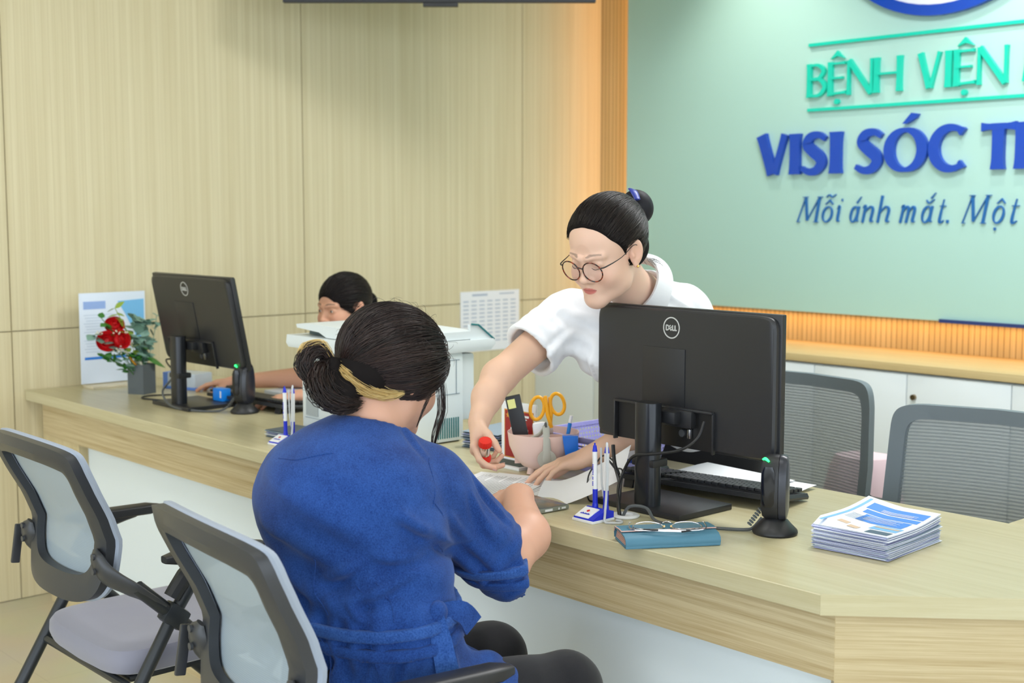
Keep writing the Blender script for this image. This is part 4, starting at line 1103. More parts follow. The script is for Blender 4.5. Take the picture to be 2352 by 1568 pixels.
# ------------------------------------------------------------------ printer
M_prn = mat('printer_white', (222, 230, 232), .38); M_prg = mat('printer_grey', (150, 164, 174), .4); M_prd = mat('printer_dark', (66, 84, 84), .5); M_ptl = mat('printer_teal_edge', (40, 120, 124), .4)
pr = thing('printer', 'large white multifunction printer behind the customer\'s head', 'printer', (-3.18, 2.33, Z), 0)
body = MB(); body.box((0, 0, .135), (.46, .27, .265), bev=.012); bo = body.build('body', M_prn, pr)
MB().box((-.0, .01, .004), (.42, .24, .012)).build('feet_plate', M_prd, pr, smooth=False)
MB().box((.005, .155, .16), (.43, .06, .20), bev=.01).build('rear_duct', M_prn, pr)
mb = MB(); mb.loft([rr_ for rr_ in [[(x, y, z) for x, y, z in ((-.285, -.145, .262), (.235, -.145, .262), (.238, .235, .268), (-.285, .235, .268))], [(-.290, -.150, .275), (.240, -.150, .275), (.242, .250, .285), (-.290, .250, .285)], [(-.288, -.148, .300), (.238, -.148, .300), (.238, .245, .300), (-.288, .245, .300)]]]); mb.build('scanner_bed', M_prn, pr, angle=60)
mb = MB(); mb.prism([(-.255, .334), (-.200, .340), (.215, .330), (.225, .326), (.225, .302), (-.090, .302), (-.130, .316), (-.25, .323)], .30, XZ(0, .165, 0)); adf = mb.build('document_feeder', M_prn, pr, angle=30)
mb = MB(); mb.prism([(-.23, .322), (-.13, .314), (-.095, .302), (-.235, .302)], .24, XZ(0, .14, 0)); mb.build('feeder_tray', M_prd, pr, smooth=False)
mb = MB(); mb.box((.05, .0, .3345), (.20, .2, .004)); mb.build('feeder_top', mat('printer_beige', (170, 172, 160), .5), pr, smooth=False)
# side flare of the document tray
mb = MB(); mb.prism([(.165, .300), (.165, .345), (.20, .340), (.255, .296), (.25, .288)], .012, Matrix(((0, 0, 1, .212), (1, 0, 0, 0), (0, 1, 0, 0), (0, 0, 0, 1)))); mb.build('tray_fin', M_prn, pr, smooth=False)
mb = MB(); mb.tube([(.226, .168, .346), (.226, .195, .343), (.226, .257, .297)], .003, 8); mb.build('tray_edge', M_ptl, pr)
mb = MB(); mb.box((-.165, -.1365, .195), (.07, .004, .05)); mb.build('display', M_prg, bo, smooth=False)
mb = MB(); mb.box((-.17, -.1363, .085), (.065, .003, .055)); mb.build('spec_label', mat('label_grey', (168, 176, 178), .6), bo, smooth=False)
mb = MB()
for z in (.150, .142): mb.box((-.02, -.1358, z - .01), (.41, .0015, .0018))
mb.box((-.02, -.1358, .05), (.38, .0015, .0018)); mb.box((-.165, -.1358, .125), (.07, .002, .004))
mb.build('front_seams', M_prg, bo, smooth=False)
mb = MB()
for i in range(10): mb.box((.2308, .035 + i * .0085, .045), (.0016, .0035, .060))
mb.build('vent_slots', M_ptl, bo, smooth=False)
mb = MB(); mb.box((.2303, .0, .145), (.002, .235, .0022)); mb.box((.2303, .0, .245), (.002, .235, .0022)); mb.box((.2303, .105, .195), (.002, .0022, .10)); mb.build('side_seams', M_prg, bo, smooth=False)

# ------------------------------------------------------------------ poster stand, vase with roses, small boxes at the far end
po_ = thing('poster_stand', 'white printed poster in an acrylic stand against the ash wall', 'sign stand', (-4.835, 2.25, Z), math.radians(90))
MB().box((0, -.02, .005), (.24, .09, .010), bev=.002).build('foot', mat('cream_plastic', (216, 206, 180), .5), po_)
pp = MB().box((0, 0, .19), (.272, .004, .352), bev=.001).build('poster', mat('poster_white', (222, 232, 246), .3), po_)
mb = MB(); mb.box((-.075, -.0026, .318), (.09, .0006, .030)); mb.build('blue_heading', mat('poster_pale_blue', (150, 178, 230), .5), pp, smooth=False)
mb = MB(); mb.box((.0, -.0026, .112), (.24, .0006, .010)); mb.build('blue_bar', mat('poster_blue', (36, 122, 214), .5), pp, smooth=False)
mb = MB(); mb.prism([(.02, .33), (.13, .335), (.13, .13), (.10, .12), (.09, .2), (.05, .28)], .0006, XZ(0, -.0022, 0)); mb.build('blue_artwork', mat('poster_sky', (120, 188, 234), .5), pp, smooth=False)
mb = MB()
for i in range(14): mb.box((-.06, -.0026, .28 - i * .011), (.12 - .01 * (i % 3), .0005, .0022))
mb.build('printed_text', mat('poster_text', (190, 204, 222), .6), pp, smooth=False)

va = thing('flower_vase', 'square dark grey vase holding red roses beside the poster stand', 'vase', (-4.545, 2.222, Z), math.radians(25))
mb = MB(); hx = .036
mb.loft([[(sx * k, sy * k, z) for sx, sy in ((-1, -1), (1, -1), (1, 1), (-1, 1))] for k, z in ((hx, 0), (hx, .112), (hx - .004, .112), (hx - .004, .02))], cap=True); mb.build('pot', mat('slate_grey_ceramic', (84, 92, 96), .45), va, smooth=False)
bq = thing('bouquet', 'bunch of red roses with white sprigs and eucalyptus leaves in the grey vase', 'flowers', (-4.545, 2.215, Z + .09), 0)
M_rose = mat('red_rose', (206, 14, 22), .55); M_lf = mat('green_leaf', (58, 122, 44), .5); M_euc = mat('eucalyptus_leaf', (120, 156, 140), .6); M_lime = mat('lime_leaf', (140, 168, 60), .5); M_wf = mat('white_sprig', (232, 228, 206), .6)
def rose(c, r, d):
    mb = MB(); d = Vector(d).normalized(); q = d.to_track_quat('Z', 'Y').to_matrix()
    for ring_, (nr, rr, tilt_) in enumerate(((3, .30, .15), (5, .62, .42), (6, .95, .80))):
        for k in range(nr):
            a = 2 * PI * k / nr + ring_ * .7; vs = []; fs = []; NU, NV = 6, 5
            for i in range(NU + 1):
                for j in range(NV + 1):
                    u = (i / NU - .5) * 2 * PI / nr * 1.35; v = j / NV
                    rad = r * (rr * .55 + rr * .55 * math.sin(v * 1.5) ** 1.2 * (.6 + tilt_ * .5)); zz = r * (-.5 + 1.35 * v * (1 - .35 * tilt_) - (tilt_ * .35 * v ** 3) - .12 * (2 * i / NU - 1) ** 2 * v)
                    p = q @ Vector((rad * math.cos(a + u), rad * math.sin(a + u), zz)); vs.append(tuple(p + Vector(c)))
            for i in range(NU):
                for j in range(NV): fs.append((i * (NV + 1) + j, (i + 1) * (NV + 1) + j, (i + 1) * (NV + 1) + j + 1, i * (NV + 1) + j + 1))
            mb.add(vs, fs)
    mb.tube([q @ Vector((0, 0, -.7 * r)) + Vector(c), q @ Vector((0, 0, -.2 * r)) + Vector(c), q @ Vector((0, 0, .35 * r)) + Vector(c)], [r * .35, r * .72, r * .22], 14, smooth=4)
    return mb
B0 = Vector((0, 0, 0))
for c, r, d in (((.0, -.125, .115), .036, (.9, -.5, .3)), ((.02, -.080, .120), .034, (.9, .1, .3)), ((-.01, -.090, .170), .034, (.7, -.3, .6))):
    st_ = rose(c, r * 1.05, d).build('rose', M_rose, bq)
    MB().tube([(0, .0, -.06), (c[0] * .5, c[1] * .4, .04), (c[0], c[1], c[2] - .02)], .002, 6, smooth=4).build('stem', M_lf, st_)
def leaf(mb, c, d, L, w_):
    d = Vector(d).normalized(); s = d.cross(Vector((.4, .2, 1))).normalized(); u_ = s.cross(d)
    vs = []; fs = []; N = 5
    for i in range(N + 1):
        v = i / N; ww = w_ * math.sin(PI * min(.98, max(.03, v)) ** .85)
        p = Vector(c) + d * (L * v) - u_ * (L * .18 * v * v)
        vs += [tuple(p - s * ww), tuple(p + u_ * ww * .2), tuple(p + s * ww)]
    for i in range(N):
        for j in (0, 1): fs.append((3 * i + j, 3 * i + j + 1, 3 * i + 4 + j, 3 * i + 3 + j))
    mb.add(vs, fs)
def sprig(name, m_, p0, p1, n, L, w_, sd=0):
    r_ = random.Random(sd); mb = MB(); p0, p1 = Vector(p0), Vector(p1); mid = (p0 + p1) / 2 + Vector((.01, .01, .015))
    mb.tube([p0, mid, p1], .0014, 6, smooth=4)
    for i in range(n):
        t_ = .35 + .65 * i / (n - 1); p = p0 * (1 - t_) ** 2 + mid * 2 * t_ * (1 - t_) + p1 * t_ * t_
        for _q in (0, 1): leaf(mb, p, (r_.uniform(-1, 1), r_.uniform(-1, 1), r_.uniform(-.4, .9)), 1.15 * L * r_.uniform(.7, 1.1), 1.2 * w_ * r_.uniform(.8, 1.2))
    return mb.build(name, m_, bq)
for i, (p1, m_, n, L, w_) in enumerate((((-.0, -.02, .21), M_euc, 12, .042, .017), ((0, .03, .18), M_euc, 10, .038, .015), ((0, -.175, .14), M_euc, 8, .034, .014), ((-.02, .02, .12), M_euc, 10, .04, .016), ((0, -.09, .235), M_lime, 8, .036, .012), ((-.01, -.14, .20), M_lf, 8, .026, .010), ((0, .075, .20), M_euc, 7, .028, .011), ((.01, -.15, .06), M_lf, 8, .030, .011), ((.01, -.03, .06), M_lf, 8, .034, .013), ((0, .02, .08), M_lf, 6, .036, .014))):
    sprig('leaf_sprig', m_, (0, .0, -.05), p1, n, L, w_, i)
mb = MB(); leaf(mb, (.01, .02, .045), (.2, .9, -.35), .085, .034); mb.build('large_leaf', M_lf, bq)
mb = MB()
r_ = random.Random(5)
for cx, cy, cz in ((.02, -.09, .075), (.02, -.075, .085), (.025, -.105, .085), (.02, -.06, .070), (.03, -.10, .150), (.03, -.06, .140), (.0, -.155, .15), (.01, -.04, .10), (.02, -.085, .095)):
    for k in range(5):
        c = (cx + r_.uniform(-.008, .008), cy + r_.uniform(-.01, .01), cz + r_.uniform(-.008, .008)); mb.lathe([(.0005, -.003), (.003, -.001), (.0035, .001), (.0005, .004)], c, 8)
mb.build('white_blossoms', M_wf, bq)['kind'] = 'stuff'
mb = MB(); mb.tube([(.012, -.045, .052), (.014, -.03, .03), (.012, -.012, .012)], [.009, .011, .006], 8, smooth=3, flat=.3); mb.build('orange_ribbon', mat('orange_ribbon', (240, 160, 20), .5), bq)
mb = MB(); mb.tube([(.0, -.015, .04), (.004, .0, .012), (0, 0, -.06)], [.014, .012, .010], 10, smooth=3); mb.build('stem_wrap', M_wf, bq)

bx = thing('tissue_pack', 'blue and white flat pack lying between the vase and far monitor', 'pack', (-4.56, 2.42, Z), math.radians(20))
MB().box((0, 0, .032), (.16, .10, .062), bev=.006).build('pack', mat('pack_white', (196, 206, 216), .35), bx); mb = MB(); mb.box((-.068, 0, .032), (.026, .102, .064), bev=.004); mb.box((0, 0, .006), (.162, .102, .012), bev=.002); mb.build('blue_band', mat('pack_blue', (92, 134, 214), .4), bx)
bb = thing('blue_box', 'small bright blue box standing on the far monitor base', 'box', (-4.088, 2.30, Z + .0145), math.radians(4))
MB().box((0, 0, .022), (.060, .035, .044), bev=.002).build('carton', mat('bright_blue', (16, 136, 238), .4), bb); MB().box((.019, -.018, .024), (.008, .001, .024)).build('white_print', M_pwhite, bb, smooth=False)
pd_ = thing('document_folder', 'pale blue document folder behind the far monitor, beside the clerk\'s hand', 'folder', (-4.06, 2.60, Z), math.radians(6))
MB().box((0, 0, .012), (.24, .13, .022), bev=.003).build('folder', mat('pale_folder', (206, 214, 224), .5), pd_)
bagm = mat('pink_white_cloth', (232, 206, 214), .8)
bg_ = thing('cloth_bag', 'pink and white cloth bag between the two office chairs', 'bag', (-2.335, 3.64, .0), .4); bg_.scale = (1, 1, 1.28)
mb = MB(); rings = []
for z, k in ((.0, .9), (.08, 1), (.25, 1.02), (.42, .9), (.52, .72), (.55, .6)):
    rings.append([(.15 * k * math.cos(a) * (1 + .05 * math.sin(5 * a + z * 9)), .13 * k * math.sin(a) * (1 + .08 * math.sin(4 * a + z * 12)), z) for a in [2 * PI * j / 48 for j in range(48)]])
mb.loft(rings); mb.build('bag', bagm, bg_)
mb = MB(); mb.tube([(-.08, -.11, .40), (.0, -.14, .34), (.08, -.125, .38), (.13, -.08, .28)], [.015, .022, .02, .01], 8, smooth=4, flat=.3); mb.build('red_pattern', mat('coral_cloth', (226, 140, 140), .8), bg_)
# ------------------------------------------------------------------ implicit-surface modelling for people and clothes
f4 = np.float32
def V3(*a): return np.array(a[0] if len(a) == 1 else a, dtype=np.float64)
def unit(v): v = V3(v); return v / np.linalg.norm(v)
class Field:
    def __init__(s, lo, hi, h):
        s.h = h; s.lo = V3(lo)
        s.ax = [np.arange(lo[i], hi[i] + h, h, dtype=np.float64) for i in range(3)]
        s.D = np.full([len(a) for a in s.ax], 0.25, dtype=f4)
    def _sl(s, lo, hi):
        out = []
        for i in range(3):
            a = int(max(0, math.floor((lo[i] - s.lo[i]) / s.h))); b_ = int(min(len(s.ax[i]), math.ceil((hi[i] - s.lo[i]) / s.h) + 1))
            if b_ <= a: return None
            out.append(slice(a, b_))
        return tuple(out)
    def put(s, prim, k=0.01, op='add'):
        fn, lo, hi = prim; m = max(k * 1.2, .004) + 2 * s.h
        if op == 'and': sl = (slice(None),) * 3
        else: sl = s._sl(lo - m, hi + m)
        if sl is None: return s
        X = s.ax[0][sl[0]][:, None, None].astype(f4); Y = s.ax[1][sl[1]][None, :, None].astype(f4); Z_ = s.ax[2][sl[2]][None, None, :].astype(f4)
        d = fn(X, Y, Z_); a = s.D[sl]
        if op == 'add':
            if k > 0:
                h_ = np.clip(.5 + .5 * (a - d) / k, 0, 1); s.D[sl] = a + (d - a) * h_ - k * h_ * (1 - h_)
            else: s.D[sl] = np.minimum(a, d)
        elif op == 'sub':
            d = -d
            if k > 0:
                h_ = np.clip(.5 - .5 * (a - d) / k, 0, 1); s.D[sl] = a + (d - a) * h_ + k * h_ * (1 - h_)
            else: s.D[sl] = np.maximum(a, d)
        elif op == 'and': s.D[sl] = np.maximum(a, d)
        return s
    def mesh(s):
        D = s.D; S = D < 0
        c = np.zeros([n - 1 for n in D.shape], dtype=np.int8)
        for i in (0, 1):
            for j in (0, 1):
                for k in (0, 1): c += S[i:S.shape[0] - 1 + i, j:S.shape[1] - 1 + j, k:S.shape[2] - 1 + k]
        act = (c > 0) & (c < 8); idx = np.argwhere(act); vid = np.full(act.shape, -1, dtype=np.int32); vid[act] = np.arange(len(idx))
        acc = np.zeros((len(idx), 3)); cnt = np.zeros(len(idx))
        I, J, K = idx.T
        def val(o): return D[I + o[0], J + o[1], K + o[2]]
        cs = [(i, j, k) for i in (0, 1) for j in (0, 1) for k in (0, 1)]
        for a in cs:
            for ax in range(3):
                if a[ax] == 0:
                    b_ = list(a); b_[ax] = 1
                    da, db = val(a), val(b_); m = (da < 0) != (db < 0)
                    t = np.where(m, da / np.where(m, da - db, 1), 0)
                    p = np.array(a, dtype=float)[None, :] + np.zeros((len(idx), 3)); p[:, ax] += t
                    acc[m] += p[m]; cnt[m] += 1
        P = (idx + acc / cnt[:, None]) * s.h + s.lo
        quads = []
        for ax in range(3):
            o1, o2 = [(1, 2), (2, 0), (0, 1)][ax]
            sh = [slice(None)] * 3; sh2 = [slice(None)] * 3
            sh[ax] = slice(0, -1); sh2[ax] = slice(1, None)
            for q in (o1, o2): sh[q] = slice(1, -1); sh2[q] = slice(1, -1)
            A, B = S[tuple(sh)], S[tuple(sh2)]
            e = np.argwhere(A != B); fl = A[A != B]
            off = np.zeros(3, int); off[o1] = 1; off[o2] = 1
            e = e + off
            def cell(d1, d2):
                q = e.copy(); q[:, o1] -= d1; q[:, o2] -= d2; return vid[q[:, 0], q[:, 1], q[:, 2]]
            Q = np.stack([cell(1, 1), cell(0, 1), cell(0, 0), cell(1, 0)], 1)
            Q[~fl] = Q[~fl][:, ::-1]
            quads.append(Q)
        return P, np.concatenate(quads)
def cone(a, b, ra, rb=None):
    a, b = V3(a), V3(b); rb = ra if rb is None else rb; ab = b - a; L2 = float(ab @ ab) + 1e-12; r = max(ra, rb)
    def fn(X, Y, Z_):
        t = np.clip(((X - a[0]) * ab[0] + (Y - a[1]) * ab[1] + (Z_ - a[2]) * ab[2]) / L2, 0, 1).astype(f4)
        return np.sqrt((X - a[0] - t * ab[0]) ** 2 + (Y - a[1] - t * ab[1]) ** 2 + (Z_ - a[2] - t * ab[2]) ** 2) - (ra + (rb - ra) * t)
    return fn, np.minimum(a, b) - r, np.maximum(a, b) + r
def ecap(a, b, ra, rb, n, sc_):
    """capsule squashed along unit direction n by factor sc_ (<1 thinner)"""
    a, b, n = V3(a), V3(b), unit(n); c = (a + b) / 2; ab = b - a; n = unit(n - ab * (n @ ab) / (ab @ ab + 1e-9)); L2 = float(ab @ ab) + 1e-12; r = max(ra, rb) * max(1, sc_); g = 1 / sc_ - 1
    def fn(X, Y, Z_):
        w_ = ((X - c[0]) * n[0] + (Y - c[1]) * n[1] + (Z_ - c[2]) * n[2]) * g
        x, y, z = X + w_ * n[0], Y + w_ * n[1], Z_ + w_ * n[2]
        t = np.clip(((x - a[0]) * ab[0] + (y - a[1]) * ab[1] + (z - a[2]) * ab[2]) / L2, 0, 1)
        return ((np.sqrt((x - a[0] - t * ab[0]) ** 2 + (y - a[1] - t * ab[1]) ** 2 + (z - a[2] - t * ab[2]) ** 2) - (ra + (rb - ra) * t)) * (sc_ ** .5)).astype(f4)
    return fn, np.minimum(a, b) - r, np.maximum(a, b) + r
def ell(c, r, R=None):
    c, r = V3(c), V3(r); R = np.eye(3) if R is None else np.array(R); m = r.max()
    def fn(X, Y, Z_):
        x, y, z = X - c[0], Y - c[1], Z_ - c[2]
        p = [(x * R[0, i] + y * R[1, i] + z * R[2, i]) / r[i] for i in range(3)]
        k0 = np.sqrt(p[0] ** 2 + p[1] ** 2 + p[2] ** 2) + 1e-6
        k1 = np.sqrt((p[0] / r[0]) ** 2 + (p[1] / r[1]) ** 2 + (p[2] / r[2]) ** 2) + 1e-6
        return (k0 * (k0 - 1) / k1).astype(f4)
    return fn, c - m, c + m
def plane(p, n):       # keep the side the normal points away from
    p, n = V3(p), unit(n)
    def fn(X, Y, Z_): return ((X - p[0]) * n[0] + (Y - p[1]) * n[1] + (Z_ - p[2]) * n[2]).astype(f4)
    return fn, V3(-9, -9, -9), V3(9, 9, 9)
def trim(p, n, R):      # the half ball on the side n points to, for cutting a sleeve off square
    p, n = V3(p), unit(n)
    def fn(X, Y, Z_): return np.maximum(-((X - p[0]) * n[0] + (Y - p[1]) * n[1] + (Z_ - p[2]) * n[2]), np.sqrt((X - p[0]) ** 2 + (Y - p[1]) ** 2 + (Z_ - p[2]) ** 2) - R).astype(f4)
    return fn, p - R, p + R
def slabz(p, n, hw):
    p, n = V3(p), unit(n)
    def fn(X, Y, Z_): return (np.abs((X - p[0]) * n[0] + (Y - p[1]) * n[1] + (Z_ - p[2]) * n[2]) - hw).astype(f4)
    return fn, V3(-9, -9, -9), V3(9, 9, 9)
def mesh_obj(name, parts, m, parent, smooth_it=0):
    """parts: list of (verts Nx3, quads, colours Nx3 or None) joined into ONE mesh"""
    vs = []; fs = []; cs = []; o = 0
    for P, Q, c in parts:
        vs.append(P); fs.append(Q + o); o += len(P); cs.append(c if c is not None else np.ones((len(P), 3)))
    P = np.concatenate(vs); Q = np.concatenate(fs); cc = np.concatenate(cs)
    me = bpy.data.meshes.new(name)
    me.vertices.add(len(P)); me.vertices.foreach_set('co', P.astype(f4).ravel())
    me.loops.add(len(Q) * 4); me.loops.foreach_set('vertex_index', Q.astype(np.int32).ravel())
    me.polygons.add(len(Q)); me.polygons.foreach_set('loop_start', np.arange(0, len(Q) * 4, 4, dtype=np.int32)); 
    me.polygons.foreach_set('use_smooth', np.ones(len(Q), dtype=bool))
    me.update(calc_edges=True); me.validate()
    at_ = me.color_attributes.new('Col', 'FLOAT_COLOR', 'POINT')
    at_.data.foreach_set('color', np.concatenate([cc, np.ones((len(P), 1))], 1).astype(f4).ravel())
    me.materials.append(m)
    ob = bpy.data.objects.new(name, me); C.objects.link(ob); ob.parent = parent
    return ob
def smooth(P, Q, it=2, lam=.5):
    e = np.concatenate([Q[:, [0, 1]], Q[:, [1, 2]], Q[:, [2, 3]], Q[:, [3, 0]]])
    for _ in range(it):
        acc = np.zeros_like(P); cnt = np.zeros(len(P))
        for a, b_ in ((0, 1), (1, 0)):
            for ax in range(3): acc[:, ax] += np.bincount(e[:, a], weights=P[e[:, b_], ax], minlength=len(P))
            cnt += np.bincount(e[:, a], minlength=len(P))
        P = P * (1 - lam) + lam * acc / np.maximum(cnt, 1)[:, None]
    return P
def normals(P, Q):
    n = np.cross(P[Q[:, 2]] - P[Q[:, 0]], P[Q[:, 3]] - P[Q[:, 1]])
    N = np.zeros_like(P)
    for k in range(4):
        for ax in range(3): N[:, ax] += np.bincount(Q[:, k], weights=n[:, ax], minlength=len(P))
    return N / (np.linalg.norm(N, axis=1)[:, None] + 1e-12)
def creases(P, N, specs):
    """single folds in the cloth: (start, end, half width, height), a raised roll with a furrow beside it"""
    out = P.copy()
    for a, b_, w_, am in specs:
        a, b_ = V3(a), V3(b_); ab = b_ - a; L = np.linalg.norm(ab); t = ab / L; q = P - a; u = q @ t; near = (u > -.03) & (u < L + .03)
        ii = np.where(near & (np.linalg.norm(q - np.outer(u, t), axis=1) < 6 * w_))[0]
        if not len(ii): continue
        n0 = N[ii].mean(0); ac = unit(np.cross(t, n0)); s_ = q[ii] @ ac + .12 * L * (np.clip(u[ii] / L, 0, 1) - .5) ** 2 * 2
        win = np.clip(u[ii] / (.3 * L) + .25, 0, 1) * np.clip((L - u[ii]) / (.35 * L) + .1, 0, 1)
        out[ii] += N[ii] * (am * win * (np.exp(-(s_ / w_) ** 2) - .85 * np.exp(-((s_ - 1.5 * w_) / (.9 * w_)) ** 2)))[:, None]
    return out
def frame(fwd, up=(0, 0, 1)):
    f = unit(fwd); u = V3(up); u = unit(u - f * (u @ f)); r = np.cross(f, u)
    return np.stack([r, f, u], 1)       # columns: right, forward, up
def head_frame(fh, pitch_deg, roll=0):
    p = math.radians(pitch_deg); fh = unit((fh[0], fh[1], 0)); f = fh * math.cos(p) + V3(0, 0, -math.sin(p))
    R = frame(f)
    if roll:
        a = math.radians(roll); r, f, u = R.T; R = np.stack([r * math.cos(a) + u * math.sin(a), f, u * math.cos(a) - r * math.sin(a)], 1)
    return R
def skin_mat(name):
    m = bpy.data.materials.new(name); m.use_nodes = True; nt = m.node_tree; b = nt.nodes['Principled BSDF']
    a = nd(nt, 'ShaderNodeVertexColor'); a.layer_name = 'Col'
    nt.links.new(a.outputs['Color'], b.inputs['Base Color'])
    b.inputs['Roughness'].default_value = .48; b.inputs['Specular IOR Level'].default_value = .4
    b.inputs['Subsurface Weight'].default_value = .12; b.inputs['Subsurface Radius'].default_value = (1, .35, .2); b.inputs['Subsurface Scale'].default_value = .008
    tc = nd(nt, 'ShaderNodeTexCoord'); nz = nd(nt, 'ShaderNodeTexNoise', Scale=260.0, Detail=2.0); nt.links.new(tc.outputs['Object'], nz.inputs['Vector'])
    bp = nd(nt, 'ShaderNodeBump', Strength=.08, Distance=.001); nt.links.new(nz.outputs['Fac'], bp.inputs['Height']); nt.links.new(bp.outputs['Normal'], b.inputs['Normal'])
    return m
M_skin = skin_mat('skin')
def hair_mat(name, c0, c1, rough=.38):
    m = bpy.data.materials.new(name); m.use_nodes = True; nt = m.node_tree; b = nt.nodes['Principled BSDF']
    g = nd(nt, 'ShaderNodeNewGeometry'); r = ramp(nt, [(0, rgb(c0)), (1, rgb(c1))]); nt.links.new(g.outputs['Random Per Island'], r.inputs['Fac']); nt.links.new(r.outputs['Color'], b.inputs['Base Color'])
    b.inputs['Roughness'].default_value = rough; b.inputs['Specular IOR Level'].default_value = .45
    return m
M_hbase = mat('hair_undercoat', (22, 18, 18), .8, .15)
M_hair = hair_mat('black_hair', (20, 17, 18), (44, 34, 31)); M_hairb = hair_mat('brown_black_hair', (24, 18, 18), (58, 42, 38)); M_blond = hair_mat('blond_hair', (196, 160, 92), (236, 212, 150), .45)
M_eye = mat('eye_white', (232, 228, 224), .15); M_iris = mat('iris', (34, 22, 18), .1); M_lash = mat('lash', (24, 18, 18), .6)

def head_parts(h, eyes='open', jaw=1.0, tone=(222, 182, 158), lip=(190, 96, 88), brow=(120, 92, 80), neck=None, fat=0.0):
    """head + neck in head-local space: x right, y forward, z up, origin between the ears"""
    F = Field((-.115, -.15, -.24), (.115, .15, .14), h)
    F.put(ell((0, -.018, .032), (.074, .094, .084)), 0)
    F.put(ell((0, .030, -.030), (.0615 + fat, .062, .078)), .03)
    F.put(ell((0, .034, .040), (.060, .045, .050)), .03)
    F.put(cone((-.038, .022, -.070), (-.010, .074, -.094), .024 + fat, .018), .03); F.put(cone((.038, .022, -.070), (.010, .074, -.094), .024 + fat, .018), .03)
    F.put(ell((0, .079, -.098), (.019, .015, .014)), .02)
    for s in (-1, 1):
        F.put(ell((s * .036, .060, -.036), (.026, .028, .026)), .022)             # cheek
        F.put(cone((s * .012, .090, .014), (s * .044, .074, .016), .0075, .006), .014)  # brow ridge
        F.put(ell((s * .031, .094, -.003), (.018, .010, .0105)), .012, 'sub')      # socket
        F.put(ell((s * .031, .0765, -.003), (.0150, .0125, .0118)), .004)          # lid
        if eyes == 'open': F.put(ell((s * .031, .0895, -.0035), (.0115, .0060, .0040)), .0025, 'sub')
        else: F.put(cone((s * .019, .0895, -.0085), (s * .042, .0835, -.0080), .0013), .002, 'sub')
        F.put(ell((s * .0135, .0925, -.0395), (.0085, .010, .0075)), .006)         # nostril wing
    F.put(cone((0, .084, .006), (0, .104, -.033), .0068, .0085), .012)
    F.put(ell((0, .1045, -.0355), (.0095, .0095, .0085)), .006)
    for s in (-1, 1): F.put(ell((s * .0062, .1015, -.0450), (.0036, .0050, .0030)), .002, 'sub')
    F.put(ell((0, .076, -.062), (.028, .018, .020)), .015)
    for s in (-1, 1):
        F.put(cone((0, .0935, -.0590), (s * .0185, .0840, -.0635), .0036, .0018), .005)
    F.put(cone((-.010, .0890, -.0692), (.010, .0890, -.0692), .0044), .006)
    F.put(cone((-.0175, .0895, -.0638), (.0175, .0895, -.0638), .0011), .003, 'sub')
    F.put(cone((-.010, .081, -.0815), (.010, .081, -.0815), .004), .008, 'sub')
    # ears
    for s in (-1, 1):
        a = math.radians(14)
        Re = np.array([[1, 0, 0], [0, math.cos(a), -math.sin(a)], [0, math.sin(a), math.cos(a)]]); b_ = s * math.radians(22)
        Rz = np.array([[math.cos(b_), -math.sin(b_), 0], [math.sin(b_), math.cos(b_), 0], [0, 0, 1]]); Re = Rz @ Re
        F.put(ell((s * .079, -.008, -.008), (.0075, .0185, .031), Re), .005)
        F.put(ell((s * .0860, -.005, -.004), (.0050, .0110, .020), Re), .003, 'sub')
        F.put(ell((s * .0765, .004, -.012), (.006, .005, .007)), .003)
        F.put(ell((s * .077, .000, -.036), (.0055, .0075, .0085)), .004)
    if neck is not None:
        for a, b_, ra, rb in neck: F.put(cone(a, b_, ra, rb), .025)
    P, Q = F.mesh(); Pu = smooth(P, Q, 8, .5); wf = np.clip((P[:, 2] - .024) / .012, 0, 1)[:, None] * (P[:, 1] > 0)[:, None]; P = smooth(P, Q, 1, .4) * (1 - wf) + Pu * wf
    col = np.tile(np.array([lin(c) for c in tone]), (len(P), 1))
    def blend(w_, c):
        t = np.array([lin(q) for q in c]); return col * (1 - w_[:, None]) + t * w_[:, None]
    x, y, z = P.T
    # cheeks and nose are a little rosier
    rosy = tuple(int(a * b_) for a, b_ in zip(tone, (1.0, .90, .89)))
    col = blend(.5 * np.exp(-(((np.abs(x) - .040) / .022) ** 2 + ((z + .036) / .022) ** 2)) * (y > .03), rosy)
    col = blend(.5 * np.exp(-(((np.abs(x) - .080) / .012) ** 2 + ((z + .01) / .03) ** 2)), rosy)
    lipm = (y > .078) & (np.abs(x) < .0200)
    lc = np.where(z > -.064, -.0640 + .0065 * (1 - (np.abs(x) / .0205) ** 1.5) * (1 - .10 * np.exp(-(x / .004) ** 2)) - z, z - (-.0640 - .0098 * np.sqrt(np.clip(1 - (x / .0200) ** 2, 0, 1))))
    col = blend(np.clip(lc / .0016 + .5, 0, 1) * lipm, lip)
    col = blend(.8 * np.clip(1 - np.abs(z + .0642) / .0012, 0, 1) * lipm, (110, 50, 48))
    bx = np.clip((np.abs(x) - .012) / .034, 0, 1); bz = .0200 + .0032 * np.sin(bx * PI * .8); bw = .0034 * (1 - .55 * bx) * np.clip(.35 + bx * 5, 0, 1)
    col = blend(.8 * np.clip((bw - np.abs(z - bz)) / .0014 + .3, 0, 1) * ((np.abs(x) > .011) & (np.abs(x) < .047) & (y > .03)), brow)
    return [P, Q, col], F
def place(part, R, c):
    P, Q, col = part; return (P @ R.T + V3(c), Q, col)
def tube_local(par, name, pts, r, m, R, c, n=8, smooth_=4, **kw):
    mb = MB(); mb.tube([tuple(R @ V3(p) + V3(c)) for p in pts], r, n, smooth=smooth_, **kw); return mb.build(name, m, par)
